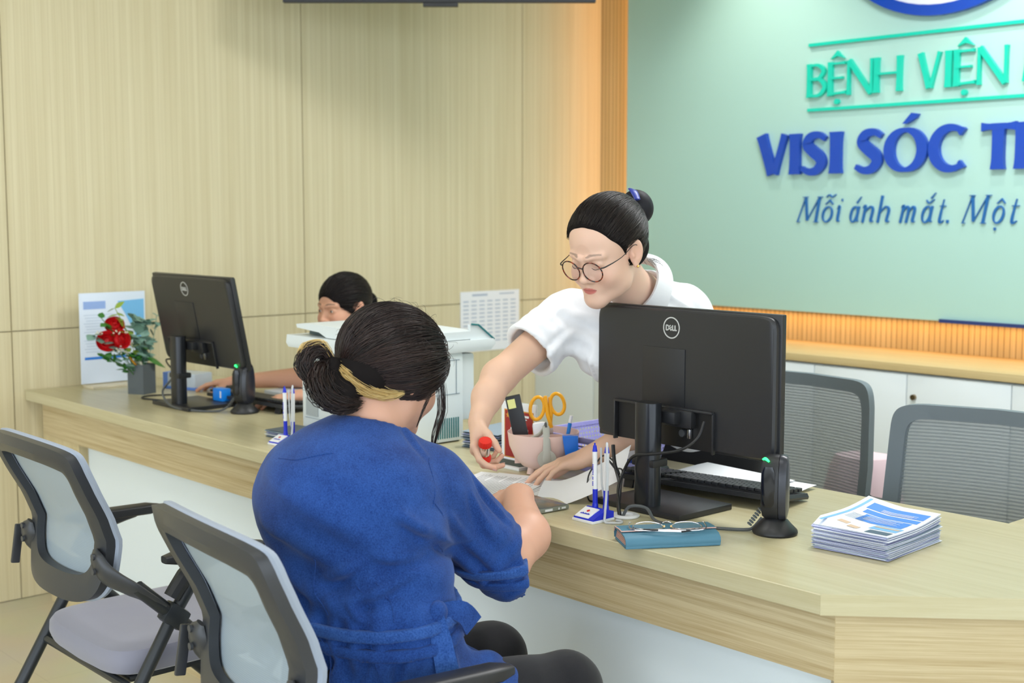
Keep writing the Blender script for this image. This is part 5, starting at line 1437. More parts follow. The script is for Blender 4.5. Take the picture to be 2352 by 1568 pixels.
def strands(name, paths, m, parent, r=.0007, R=None, c=None, sides=3):
    """many fine hairs as thin three-sided tubes in one mesh; paths: (n, k, 3) array"""
    paths = np.asarray(paths)
    if R is not None: paths = paths @ R.T + V3(c)
    n, k, _ = paths.shape
    T = np.gradient(paths, axis=1); T /= np.linalg.norm(T, axis=2, keepdims=True) + 1e-9
    ref = np.tile(unit((.3, .5, .8)), (n, k, 1)); A = np.cross(T, ref); A /= np.linalg.norm(A, axis=2, keepdims=True) + 1e-9; B = np.cross(T, A)
    tp = (np.sin(np.linspace(.25, PI - .12, k)) ** .5)[None, :, None] * (r if np.ndim(r) == 0 else np.asarray(r)[:, None, None])
    rings = np.stack([paths + tp * (math.cos(2 * PI * j / sides) * A + math.sin(2 * PI * j / sides) * B) for j in range(sides)], 2)
    P = rings.reshape(-1, 3); base = (np.arange(n) * k * sides)[:, None, None]; i = np.arange(k - 1)[None, :, None] * sides; j = np.arange(sides)[None, None, :]
    a = base + i + j; b_ = base + i + (j + 1) % sides
    Q = np.stack([a, b_, b_ + sides, a + sides], -1).reshape(-1, 4)
    ob = mesh_obj(name, [(P, Q, None)], m, parent); ob['kind'] = 'stuff'; return ob
def ell_r(d, c0, c, r):
    """distance from c0 along unit directions d to ellipsoid (c, r)"""
    o = (V3(c0) - V3(c)) / V3(r); q = d / V3(r)
    A = (q * q).sum(-1); B = (q * o).sum(-1); Cc = (o * o).sum() - 1
    return (-B + np.sqrt(np.maximum(B * B - A * Cc, 0))) / A
def flow(starts, end, ec, er, k=14, lift=.0015, jitter=.004, sag=0.0, seed=1, c0=(0, -.01, .01)):
    """hair paths hugging ellipsoid (ec, er) from each start to the tie point"""
    g = np.random.default_rng(seed); S = np.asarray(starts); n = len(S)
    a = S - V3(c0); a /= np.linalg.norm(a, axis=1, keepdims=True); b_ = np.tile(unit(V3(end) - V3(c0)), (n, 1)); b_ = b_ + g.normal(0, .05, (n, 3)); b_ /= np.linalg.norm(b_, axis=1, keepdims=True)
    t = np.linspace(0, 1, k)[None, :, None]; w_ = np.arccos(np.clip((a * b_).sum(1), -.999, .999))[:, None, None]
    d = (np.sin((1 - t) * w_) * a[:, None, :] + np.sin(t * w_) * b_[:, None, :]) / np.sin(w_)
    d = d + V3(0, 0, -1) * sag * np.sin(PI * t) + np.sin(t * PI) * g.normal(0, jitter, (n, 1, 3)) * 6
    d /= np.linalg.norm(d, axis=2, keepdims=True)
    rr = ell_r(d, c0, ec, er)[..., None] + lift * (.2 + g.random((n, 1, 1))) * 1.0 + .0012 * np.sin(t * 5 + g.random((n, 1, 1)) * 6)
    return V3(c0) + d * rr
def hand_prims(Fd, wrist, F, N, side, curls, spread=.10, sc_=1.0, thumb=(.55, .35, .3), k=.007):
    """five separate fingers rooted in a palm. F: finger direction, N: palm side normal, side: +1 right hand, -1 left hand"""
    F = unit(F); N = V3(N); N = unit(N - F * (N @ F)); T = np.cross(F, N) * side; W_ = V3(wrist)
    L = lambda a: a * sc_
    Fd.put(ecap(W_ - F * L(.01), W_ + F * L(.02), L(.028), L(.028), N, .72), .015)
    for o_, r_ in ((.026, .0135), (.009, .0145), (-.009, .014), (-.026, .0125)):
        Fd.put(cone(W_ + F * L(.012) + T * L(o_ * .62) , W_ + F * L(.080 - abs(o_ - .009) * .25) + T * L(o_), L(r_ + .001), L(r_ - .0022)), .010)
    Fd.put(ell(W_ + F * L(.040) + T * L(.022) + N * L(.008), (L(.024), L(.018), L(.020)), np.stack([F, T, N], 1)), .012)   # thumb pad
    Fd.put(ell(W_ + F * L(.036) - T * L(.022) + N * L(.007), (L(.030), L(.014), L(.015)), np.stack([F, T, N], 1)), .010)
    tips = []
    for i, (o_, ln, r_) in enumerate(((.028, (.040, .025, .020), .0086), (.0095, (.044, .028, .021), .0088), (-.009, (.041, .026, .020), .0083), (-.0265, (.032, .020, .018), .0073))):
        b_ = W_ + F * L(.082 - abs(o_ - .009) * .32) + T * L(o_); a = 0.0; cu = curls[i + 1]; sp = spread * (o_ / .028)
        p = b_; d0 = unit(F + T * sp)
        for q, l_ in enumerate(ln):
            a += cu * (.9, 1.1, .7)[q]
            d = d0 * math.cos(a) + N * math.sin(a); e = p + d * L(l_)
            Fd.put(cone(p, e, L(r_ * (1, .93, .86)[q]), L(r_ * (.93, .86, .74)[q])), .0035 if q else .006)
            p = e
        tips.append((p, d, i))
    b_ = W_ + F * L(.022) + T * L(.026) + N * L(.008)
    d = unit(F * thumb[0] + T * (1 - thumb[0]) + N * thumb[1]); p = b_
    for q, (l_, r_) in enumerate(((.036, .0118), (.030, .0100), (.024, .0092))):
        e = p + d * L(l_); Fd.put(cone(p, e, L(r_), L(r_ * (.92 if q < 2 else .78))), .008 if q == 0 else .004); p = e
        d = unit(d + F * .15 + N * thumb[2] * .5 - T * .12)
    tips.append((p, d, 4))
    return tips
def skin_col(P, tone, tips=(), nail=(232, 190, 184)):
    col = np.tile(np.array([lin(c) for c in tone]), (len(P), 1)); rosy = np.array([lin(int(a * b_)) for a, b_ in zip(tone, (1.0, .86, .83))])
    for p, d, i in tips:
        w_ = np.exp(-(np.linalg.norm(P - p, axis=1) / .013) ** 2)[:, None] * .55; col = col * (1 - w_) + rosy * w_
    return col
def nails(tips, N, par, sc_=1.0, m=None):
    for p, d, i in tips:
        n_ = -V3(N); n_ = n_ - d * (n_ @ d); n_ = unit(n_); s = np.cross(d, n_); mb = MB(); rings = []
        for u in (-.005, -.002, .002, .0055):
            wd = .0048 if u < .004 else .003
            rings.append([tuple(p + d * (u + .001) * sc_ + s * wd * sc_ * v + n_ * sc_ * (.0066 - .0022 * v * v - (.0008 if u > .004 else 0))) for v in (-1, -.5, 0, .5, 1)])
        mb.loft(rings, cap=False, closed=False); mb.build('fingernail', m or mat('fingernail', (236, 200, 194), .2), par)
def folds(P, N, specs):
    """cloth creases: each spec (centre, direction across the crease, direction along, spacing, amplitude, reach)"""
    out = P.copy()
    for c, ac, al, sp_, am, reach in specs:
        ac, al = unit(ac), unit(al); q = P - V3(c); u = q @ ac; v = q @ al
        r2 = (q ** 2).sum(1) / reach ** 2
        ph_ = u / sp_ * 2 * PI + 1.3 * np.sin(v / (sp_ * 3.1)) + .8 * np.sin(u / (sp_ * 2.3) + v / (sp_ * 4))
        wv = np.sin(ph_); wv = np.sign(wv) * np.abs(wv) ** .8
        out += N * (am * wv * np.exp(-r2))[:, None]
    return out
def cloth_mat(name, c0, c1, weave=900, rough=.85, bump=.3, sheen=.2, wash=0):
    m = bpy.data.materials.new(name); m.use_nodes = True; nt = m.node_tree; b = nt.nodes['Principled BSDF']
    tc = nd(nt, 'ShaderNodeTexCoord'); n1 = nd(nt, 'ShaderNodeTexNoise', Scale=11.0, Detail=5.0, Roughness=.7); n2 = nd(nt, 'ShaderNodeTexNoise', Scale=float(weave), Detail=2.0)
    nt.links.new(tc.outputs['Object'], n1.inputs['Vector']); nt.links.new(tc.outputs['Object'], n2.inputs['Vector'])
    mx = nd(nt, 'ShaderNodeMix'); mx.data_type = 'FLOAT'; mx.inputs[0].default_value = .5; nt.links.new(n1.outputs['Fac'], mx.inputs[2]); nt.links.new(n2.outputs['Fac'], mx.inputs[3])
    r = ramp(nt, [(.35, rgb(c0)), (.65, rgb(c1))]); nt.links.new(mx.outputs[0], r.inputs['Fac']); nt.links.new(r.outputs['Color'], b.inputs['Base Color'])
    b.inputs['Roughness'].default_value = rough; b.inputs['Specular IOR Level'].default_value = .2; b.inputs['Sheen Weight'].default_value = sheen
    bp = nd(nt, 'ShaderNodeBump', Strength=bump, Distance=.0006); nt.links.new(n2.outputs['Fac'], bp.inputs['Height']); nt.links.new(bp.outputs['Normal'], b.inputs['Normal'])
    return m
M_denim = cloth_mat('blue_denim', (18, 48, 110), (42, 82, 154), 420, .85, .4, .1)
M_denimd = cloth_mat('denim_seam', (26, 60, 124), (58, 100, 172), 330, .85, .4, .1)
M_shirt = cloth_mat('white_cotton', (232, 234, 238), (240, 242, 245), 900, .8, .15, .2)
M_trous = cloth_mat('black_trousers', (24, 24, 27), (34, 34, 38), 800, .85, .2, .2)
M_navy = cloth_mat('navy_polo', (22, 36, 104), (30, 48, 126), 800, .8, .2, .1)
def rebase(root):
    for ch in root.children: ch.location = Vector(ch.location) - Vector(root.location)
def hair_pts(n, ec, er, cuts, g, bias=.5, c0=(0, -.01, .01), zmin=-.075):
    """scalp points that really carry hair: on the ellipsoid, outside everything cut away; more of them near the hairline"""
    out = []
    while len(out) < n:
        d = g.normal(0, 1, (4000, 3)); d /= np.linalg.norm(d, axis=1, keepdims=True); r_ = ell_r(d, c0, ec, er); p = V3(c0) + d * r_[:, None]
        m_ = np.full(len(p), 9.0)
        for (fn, lo, hi), k in cuts: m_ = np.minimum(m_, np.asarray(fn(p[:, 0].astype(f4), p[:, 1].astype(f4), p[:, 2].astype(f4))))
        ok = (m_ > .0055) & (p[:, 2] > zmin) & ((m_ < .016) | (g.random(len(p)) < 1 - bias))
        out += [tuple(q) for q in p[ok]]
    return out[:n]
def hair_starts_front(n, g, zl=.066, wide=.072):
    """points along and behind the hairline, ear to ear"""
    out = []
    for _ in range(n):
        u = g.uniform(-1, 1); a = u * 1.35
        x = wide * math.sin(a) * 1.05; y = .080 * math.cos(a) + .004; z = zl - .060 * abs(u) ** 3 + g.uniform(0, .004)
        b_ = g.random() ** 1.3 * .9
        out.append((x * (1 - .12 * b_), y - .11 * b_, z + .03 * b_))
    return out

# ================================================================== the standing woman in white
W0 = (-2.33, 2.86, 0.0)
wp = thing('person', 'woman in white polo and round glasses leaning over the counter, holding a red stamp', 'person', W0)
TW = (226, 188, 166); TA = (224, 184, 158)
RW = head_frame((.104, -.994), 23, 2); CW = V3(-2.158, 2.245, 1.402)
toL = lambda p, R=RW, c=CW: tuple((V3(p) - c) @ R)
nb = (-2.215, 2.42, 1.29)      # base of the neck in the room
hp, hF = head_parts(.0021, 'down', tone=TW, lip=(204, 118, 110), brow=(140, 116, 104), fat=.002, neck=[((0, -.030, -.055), toL((-2.19, 2.345, 1.315)), .050, .049), (toL((-2.19, 2.345, 1.315)), toL(nb), .049, .056)])
parts = [place(hp, RW, CW)]
shR, elR, wrR = V3(-2.352, 2.300, 1.222), V3(-2.358, 2.080, 1.090), V3(-2.318, 1.982, .996)
shL, elL, wrL = V3(-2.165, 2.545, 1.232), V3(-2.105, 2.450, 1.000), V3(-2.262, 2.300, .882)
def arm(lo, hi, h, prims, handargs, tone):
    F_ = Field(lo, hi, h)
    for a, b_, ra, rb in prims: F_.put(cone(a, b_, ra, rb), .02)
    tips = hand_prims(F_, **handargs) if handargs else []
    P, Q = F_.mesh(); P = smooth(P, Q, 1, .35)
    return (P, Q, skin_col(P, tone, tips)), tips
NW = V3(.66, .75, .10); FW = V3(.30, -.42, -.86)
a1, tipsR = arm((-2.50, 1.86, .83), (-2.20, 2.40, 1.30), .0024, [(shR, elR, .046, .040), (elR, elR * .5 + wrR * .5 + V3(-.006, 0, .004), .040, .035), (elR * .5 + wrR * .5 + V3(-.006, 0, .004), wrR, .035, .0245)],
    dict(wrist=wrR, F=FW, N=NW, side=1, curls=[0, .50, .72, .92, 1.0], spread=.08, thumb=(.66, .62, .1), sc_=.94), TA)
a2, tipsL = arm((-2.45, 2.08, .80), (-2.02, 2.62, 1.28), .0026, [(shL, elL, .048, .043), (elL, (elL + wrL) / 2, .043, .036), ((elL + wrL) / 2, wrL, .036, .026)],
    dict(wrist=wrL, F=(-.62, -.74, -.26), N=(-.12, -.16, -.98), side=-1, curls=[0, .16, .18, .26, .34], spread=.16, thumb=(.62, .25, .1)), TA)
parts += [a1, a2]
F_ = Field((-2.66, 2.1, .0), (-1.95, 3.15, 1.36), .010)
hipW, waW, chW = V3(-2.330, 2.845, .91), V3(-2.275, 2.690, 1.04), V3(-2.245, 2.50, 1.165)
latW = unit((.62, .60, .10))
F_.put(ecap(hipW, waW, .15, .125, (.5, -.8, 0), .75), 0); F_.put(ecap(waW, chW, .125, .14, (.5, -.6, -.5), .72), .04); F_.put(cone(shR, shL, .055), .05); F_.put(cone(chW, nb, .10, .055), .04)
for s in (-1, 1):
    h_ = hipW + latW * .085 * s; F_.put(cone(h_, (h_[0] - .02, 2.86 - .03 * s, .50), .085, .055), .03); F_.put(cone((h_[0] - .02, 2.86 - .03 * s, .50), (h_[0], 2.87 - .03 * s, .10), .055, .035), .02); F_.put(cone((h_[0], 2.88 - .03 * s, .045), (h_[0] + .02, 2.78 - .03 * s, .035), .035, .03), .02)
P, Q = F_.mesh(); parts.append((P, Q, skin_col(P, TA)))
mesh_obj('body', parts, M_skin, wp)
nails(tipsL, (-.12, -.16, -.98), wp); nails(tipsR[:4], NW, wp); 
# hair drawn back into a bun
def hair_base(ec, er, cuts, extra=(), h=.003, low=-.08, lo=(-.12, -.20, -.15), hi=(.12, .14, .16)):
    H = Field(lo, hi, h); H.put(ell(ec, er), 0)
    for e in extra: H.put(e, .012)
    for cprim, kk in cuts: H.put(cprim, kk, 'sub')
    return H
ECW, ERW = (0, -.0155, .030), (.0845, .1085, .0955)
earc = [(ell((s * .082, .000, -.010), (.018, .024, .034)), .004) for s in (-1, 1)]
CUTW = [(ell((0, .120, -.052), (.084, .098, .160)), .006), (cone((.036, .092, .070), (.072, .070, .010), .026, .026), .012), (cone((-.036, .092, .070), (-.072, .070, .010), .026, .026), .012), (ell((-.060, .068, -.020), (.036, .050, .062)), .012), (ell((.060, .068, -.020), (.036, .050, .062)), .012), (ell((0, .050, -.125), (.13, .105, .100)), .01), (cone((0, -.06, -.155), (0, -.2, -.155), .085), .01)] + earc
H = hair_base(ECW, ERW, CUTW, extra=[ell((0, -.060, -.020), (.066, .060, .060))])
P, Q = H.mesh(); P = smooth(P, Q, 2)
hw_ = mesh_obj('hair', [place((P, Q, None), RW, CW)], M_hbase, wp)
g = np.random.default_rng(3)
BW = (0, -.120, .036)
st = hair_pts(4600, ECW, ERW, CUTW, g, .8)
pth = flow(st, BW, ECW, ERW, 14, .0030, .004, seed=4)
strands('hair_strands', pth, M_hair, hw_, .00065, RW, CW)
# stray hairs at the nape and temple
wl_ = []
for i in range(26):
    s0 = V3(g.uniform(-.06, -.03), g.uniform(-.10, -.07), -.065); d = V3(g.uniform(-.4, .1), g.uniform(-.8, -.2), g.uniform(-.9, -.2)); L_ = g.uniform(.02, .05); cu_ = g.uniform(-1, 1)
    wl_.append([s0 + d * L_ * t_ + V3(0, 0, .3) * L_ * t_ * t_ * cu_ for t_ in np.linspace(0, 1, 8)])
strands('stray_hairs', np.array(wl_), M_hair, hw_, .00035, RW, CW)
Bf = Field((-.06, -.20, -.01), (.06, -.09, .13), .0025); Bf.put(ell((0, -.146, .044), (.042, .036, .044)), 0); Bf.put(ell((0, -.122, .040), (.030, .030, .030)), .01)
P, Q = Bf.mesh(); bn = mesh_obj('hair_bun', [place((P, Q, None), RW, CW)], mat('bun_net', (26, 26, 34), .6, .3), hw_)
tube_local(wp, 'hair_bow', [(-.030, -.116, .078), (-.012, -.132, .090), (.012, -.150, .090)], [.008, .010, .006], mat('navy_satin', (40, 58, 150), .4), RW, CW, 10, flat=.4)
# lashes, glasses, ear studs
for s in (-1, 1):
    tube_local(wp, 'eyelash', [(s * .0185, .0900, -.0085), (s * .031, .0925, -.0112), (s * .0435, .0845, -.0085)], [.0005, .0010, .0007], M_lash, RW, CW, 6)
    mb = MB(); mb.lathe([(.0004, -.003), (.0028, -.001), (.0028, .001), (.0004, .003)], tuple(RW @ V3(s * .0835, .002, -.040) + CW), 12); mb.build('ear_stud', mat('gold', (236, 190, 90), .2, metal=1.0), wp)
gl = thing('eyeglasses', 'round tortoiseshell eyeglasses worn by the woman in white', 'glasses', tuple(CW))
M_tort = bpy.data.materials.new('tortoiseshell'); M_tort.use_nodes = True; nt = M_tort.node_tree; b = nt.nodes['Principled BSDF']; tc = nd(nt, 'ShaderNodeTexCoord'); nz = nd(nt, 'ShaderNodeTexNoise', Scale=110.0, Detail=2.0); r = ramp(nt, [(.48, rgb(28, 20, 20)), (.62, rgb(150, 60, 30))]); nt.links.new(tc.outputs['Object'], nz.inputs['Vector']); nt.links.new(nz.outputs['Fac'], r.inputs['Fac']); nt.links.new(r.outputs['Color'], b.inputs['Base Color']); b.inputs['Roughness'].default_value = .2
Z3 = V3(0, 0, 0)
gz, gy = -.0110, .1090
frm = MB()
for s in (-1, 1):
    ring = [tuple(RW @ V3(s * .0318 + .0262 * math.cos(a), gy - .0045 * ((math.cos(a) * s + 1) / 2) ** 2 - .004 * (1 - math.sin(a)) * .5, gz + .0248 * math.sin(a))) for a in [2 * PI * k / 36 for k in range(36)]]
    frm.tube(ring + [ring[0], ring[1]], .00155, 8, cap=False)
    ln = MB(); ln.loft([[tuple(RW @ V3(s * .0318 + .0256 * q * math.cos(a), gy - .0045 * ((q * math.cos(a) * s + 1) / 2) ** 2 - .004 * (1 - q * math.sin(a)) * .5, gz + .0242 * q * math.sin(a))) for a in [2 * PI * k / 30 for k in range(30)]] for q in (1, .66, .33, .02)], cap=False); ln.build('lens', mat('tinted_lens', (205, 186, 182), .05, alpha=.16), gl)
frm.tube([tuple(RW @ V3(p)) for p in ((-.0085, gy - .001, gz + .007), (0, gy + .002, gz + .011), (.0085, gy - .001, gz + .007))], .0017, 8, smooth=4); frm.build('rim', M_tort, gl)
for s in (-1, 1):
    te = MB(); te.tube([tuple(RW @ V3(p)) for p in ((s * .0565, gy - .008, gz + .010), (s * .067, gy - .014, gz + .012), (s * .076, .045, .002), (s * .0835, .004, .014), (s * .083, -.016, .004), (s * .080, -.024, -.012))], [.0016, .0016, .0009, .0009, .001, .0012], 8, smooth=4); te.build('temple', M_black, gl)
# white polo: torso, short sleeves, collar and placket
S_ = Field((-2.66, 2.02, .80), (-1.90, 3.06, 1.42), .0044)
frW = unit((.60, -.62, -.50))
S_.put(ecap(hipW + V3(0, 0, -.02), waW, .160, .140, (.5, -.8, 0), .78), 0); S_.put(ecap(waW, chW, .140, .150, frW, .74), .05)
S_.put(ell(chW + V3(.02, -.12, -.035), (.12, .09, .075), np.stack([latW, np.cross(latW, V3(0, 0, 1)), V3(0, 0, 1)], 1)), .05)
S_.put(cone(shR + V3(.03, .02, .0), shL + V3(-.03, -.02, 0), .068), .05); S_.put(cone(chW, V3(nb) + V3(0, .01, -.005), .115, .066), .05)
slR = elR + (shR - elR) * .50; slL = elL + (shL - elL) * .35
dR = unit(elR - shR); S_.put(cone(shR, slR + V3(.0, .0, -.006) + dR * .06, .068, .079), .035); S_.put(trim(slR + dR * .015, dR, .125), .003, 'sub'); S_.put(cone(shL, slL, .066, .066), .035)
S_.put(cone(slR - dR * .03 + V3(0, 0, -.004), slR + dR * .08 + V3(0, 0, -.006), .058, .070), .003, 'sub'); S_.put(cone(slL, slL + (elL - shL) * .2, .058, .058), .004, 'sub')
dR = unit(elR - shR)
nk0 = RW @ V3(0, -.030, -.055) + CW; nkd = unit(V3(nb) - nk0)
S_.put(cone(V3(nb) + V3(.012, -.02, .03), nk0, .062, .070), .008, 'sub')
fo_ = V3(.32, -.85, -.25); S_.put(cone(V3(nb) + fo_ * .05 + V3(0, 0, .02), V3(nb) + fo_ * .15 + V3(0, 0, -.02), .045, .012), .01, 'sub')
P, Q = S_.mesh(); P = smooth(P, Q, 2); N_ = normals(P, Q)
P = folds(P, N_, [(shR + V3(.06, .02, -.05), (.3, .2, .9), (.5, -.7, .3), .05, .004, .12), (slR + V3(0, 0, .02), (.2, -.9, -.4), (.8, .3, .4), .035, .0028, .09), (waW, (.2, -.3, .9), (.7, .6, 0), .06, .004, .16), (shL + V3(-.05, 0, -.02), (.6, .5, .5), (.3, -.7, .4), .045, .004, .12), (chW + V3(.0, -.1, 0), (.7, .6, .2), (.2, -.6, -.7), .07, .0035, .16)])
P = creases(P, normals(P, Q), [((-2.30, 2.25, 1.27), (-2.33, 2.17, 1.19), .009, .004), ((-2.27, 2.24, 1.20), (-2.33, 2.20, 1.12), .010, .005), ((-2.24, 2.30, 1.18), (-2.27, 2.38, 1.08), .010, .005), ((-2.22, 2.32, 1.14), (-2.22, 2.44, 1.02), .011, .005), ((-2.14, 2.44, 1.29), (-2.12, 2.50, 1.24), .009, .004)])
shp = mesh_obj('polo_shirt', [(P, Q, None)], M_shirt, wp)
# collar: fold-over band open at the throat
mb = MB(); rings = []; ax3 = -nkd; e1 = unit(fo_ - ax3 * (fo_ @ ax3)); e2 = np.cross(ax3, e1); cb = V3(nb) + V3(.006, -.012, .012)
for i in range(41):
    a = math.radians(30 + 300 * i / 40); d_ = e1 * math.cos(a) + e2 * math.sin(a); fr_a = max(0, math.cos(a)) ** 2; low = .040 + .030 * fr_a; top = .040 - .028 * fr_a
    rr = .0640
    pts = [cb + d_ * rr + ax3 * 0, cb + d_ * (rr + .000) + ax3 * top, cb + d_ * (rr + .006) + ax3 * (top + .002), cb + d_ * (rr + .030 + .012 * fr_a) + ax3 * (top - low), cb + d_ * (rr + .026 + .012 * fr_a) + ax3 * (top - low - .002), cb + d_ * (rr + .003) + ax3 * (top - .008)]
    rings.append([tuple(p) for p in pts])
mb.loft(rings); mb.build('collar', M_shirt, shp, angle=60)
T_ = Field((-2.62, 2.66, .03), (-2.0, 3.12, 1.0), .008)
T_.put(ecap(hipW + V3(0, .0, .03), hipW, .165, .17, (.5, -.8, 0), .80), 0)
for s in (-1, 1):
    h_ = hipW + latW * .085 * s; T_.put(cone(h_, (h_[0] - .02, 2.86 - .03 * s, .50), .100, .075), .03); T_.put(cone((h_[0] - .02, 2.86 - .03 * s, .50), (h_[0], 2.87 - .03 * s, .10), .075, .065), .02)
P, Q = T_.mesh(); mesh_obj('trousers', [(smooth(P, Q, 2), Q, None)], M_trous, wp)
for s in (-1, 1):
    h_ = hipW + latW * .085 * s; Fs = Field((h_[0] - .08, 2.70, 0), (h_[0] + .1, 3.0, .12), .005); Fs.put(ecap((h_[0], 2.88 - .03 * s, .045), (h_[0] + .02, 2.78 - .03 * s, .036), .045, .040, (0, 0, 1), .85), 0); Fs.put(plane((0, 0, .004), (0, 0, -1)), 0, 'and'); P, Q = Fs.mesh(); mesh_obj('shoe', [(P, Q, None)], M_black, wp)
mb = MB(); pr_ = wrR + unit((.12, -.20, -.97)) * .088 + np.cross(unit((.12, -.20, -.97)), NW) * -.0
rn = thing('ring', 'thin ring with a small stone on the white-shirted woman\'s right hand', 'ring', (0, 0, 0)) if False else None
rebase(wp)
# stamp in her right hand
F_d = unit(FW); NWn = unit(NW - F_d * (NW @ F_d)); TWn = np.cross(F_d, NWn)
sp0 = wrR + F_d * .078 + NWn * .026 + TWn * .034
sta = thing('stamp', 'red and chrome hand stamp held in the woman\'s right hand above the counter', 'stamp', tuple(sp0))
q = Matrix.Rotation(math.radians(18), 3, 'X') @ Matrix.Rotation(math.radians(22), 3, 'Y')
def stl(prof, n=26): 
    m_ = MB(); m_.lathe(prof, n=n); m_.v = [tuple(q @ Vector(p)) for p in m_.v]; return m_
M_red = mat('stamp_red', (228, 40, 28), .35)
m_ = MB(); rings = []
for z, rr in ((.009, .0135), (.010, .0148), (.0215, .0148), (.0245, .0135), (.025, .004)):
    rings.append([tuple(q @ Vector(((rr + (.0009 if k % 2 else 0)) * math.cos(2 * PI * k / 40), (rr + (.0009 if k % 2 else 0)) * math.sin(2 * PI * k / 40), z))) for k in range(40)])
m_.loft(rings); m_.build('knob', M_red, sta)
stl([(.0105, -.018), (.0115, -.017), (.0115, .009), (.0100, .011)]).build('barrel', mat('chrome', (225, 228, 232), .1, metal=1.0), sta)
stl([(.012, -.034), (.0150, -.033), (.0155, -.024), (.013, -.018), (.004, -.018)]).build('base_ring', M_red, sta)

# ================================================================== the seated customer in denim
K0 = (-1.96, 1.42, 0.0)
kp = thing('person', 'seated customer in blue denim tunic with dark tied-up hair, back to the camera', 'person', K0)
TK = (212, 164, 140)
RK = head_frame((-.02, 1.0), 27, -3); CK = V3(-2.030, 1.520, 1.186)
nbk = V3(-2.010, 1.450, 1.045)
toK = lambda p: tuple((V3(p) - CK) @ RK)
hp, hF = head_parts(.0026, 'down', tone=TK, lip=(180, 96, 88), brow=(70, 54, 48), fat=.005, neck=[((0, -.030, -.055), toK(nbk), .057, .064)])
parts = [place(hp, RK, CK)]
sR, eR, wR = V3(-1.935, 1.530, .962), V3(-1.930, 1.715, .785), V3(-2.092, 1.900, .864)
sL, eL, wL = V3(-2.145, 1.385, .950), V3(-2.270, 1.640, .795), V3(-2.300, 1.855, .842)
NK = V3(.15, .45, -.88)
mR = eR * .60 + wR * .40 + V3(.026, .022, .0)
a1, tk1 = arm((-2.30, 1.48, .70), (-1.78, 2.06, 1.05), .0027, [(sR, eR, .058, .050), (eR, mR, .050, .049), (mR, wR, .049, .031)],
    dict(wrist=wR, F=(-.95, -.08, -.26), N=NK, side=1, curls=[0, .48, .62, .75, .8], spread=.06, thumb=(.70, .45, .2)), TK)
a2, tk2 = arm((-2.42, 1.34, .72), (-2.10, 2.08, 1.05), .004, [(sL, eL, .060, .052), (eL, (eL + wL) / 2, .052, .046), ((eL + wL) / 2, wL, .046, .029)],
    dict(wrist=wL, F=(.40, .90, -.12), N=(0, -.1, -1), side=-1, curls=[0, .2, .22, .25, .3], spread=.14, thumb=(.6, .3, .2)), TK)
parts += [a1, a2]
hipK, waK, chK = V3(-1.955, 1.415, .575), V3(-1.960, 1.400, .745), V3(-2.000, 1.415, .920)
latK = unit((.93, .30, 0)); frK = unit((-.20, .98, 0))
F_ = Field((-2.35, 1.1, .0), (-1.55, 2.1, 1.16), .010)
F_.put(ecap(hipK, waK, .17, .15, frK, .74), 0); F_.put(ecap(waK, chK, .15, .165, frK, .74), .04); F_.put(cone(sR, sL, .06), .05); F_.put(cone(chK, nbk, .11, .06), .04)
knR, knL = V3(-1.800, 1.765, .545), V3(-2.040, 1.780, .545)
for h0, kn, ank in ((V3(-1.880, 1.42, .550), knR, V3(-1.78, 1.74, .09)), (V3(-2.055, 1.42, .550), knL, V3(-2.05, 1.74, .09))):
    F_.put(cone(h0, kn, .090, .062), .03); F_.put(cone(kn, ank, .060, .036), .02); F_.put(cone(ank + V3(0, -.03, -.045), ank + V3(0, .13, -.055), .034, .027), .02)
P, Q = F_.mesh(); parts.append((P, Q, skin_col(P, TK)))
mesh_obj('body', parts, M_skin, kp)
# tunic
D_ = Field((-2.46, 1.10, .42), (-1.66, 1.98, 1.16), .0050)
D_.put(ecap(hipK + V3(.006, .01, -.055), waK, .215, .172, frK, .76), 0); D_.put(ecap(waK, chK + V3(-.018, 0, -.02), .172, .200, frK, .76), .05); D_.put(ell(chK + V3(-.01, -.035, .03), (.185, .13, .13), np.stack([latK, frK, V3(0, 0, 1)], 1)), .06)
D_.put(cone(sR + V3(0, 0, -.004), sL + V3(0, 0, -.004), .070), .05); D_.put(cone(chK + V3(0, -.02, .04), nbk + V3(.002, -.012, -.012), .13, .074), .05)
for h0, kn in ((V3(-1.880, 1.42, .550), knR), (V3(-2.055, 1.42, .550), knL)): D_.put(cone(h0, h0 + (kn - h0) * .42, .118, .105), .05)
cR = eR + unit(eR - sR) * .012
D_.put(cone(sR, cR, .076, .073), .04); D_.put(cone(sL, eL, .080, .076), .045)
uR = unit(eR - sR)
D_.put(cone(eR - uR * .05, eR + uR * .035, .062, .060), .004, 'sub'); D_.put(plane(eR + V3(.669, .743, 0) * .040, (.669, .743, .12)), .004, 'and')
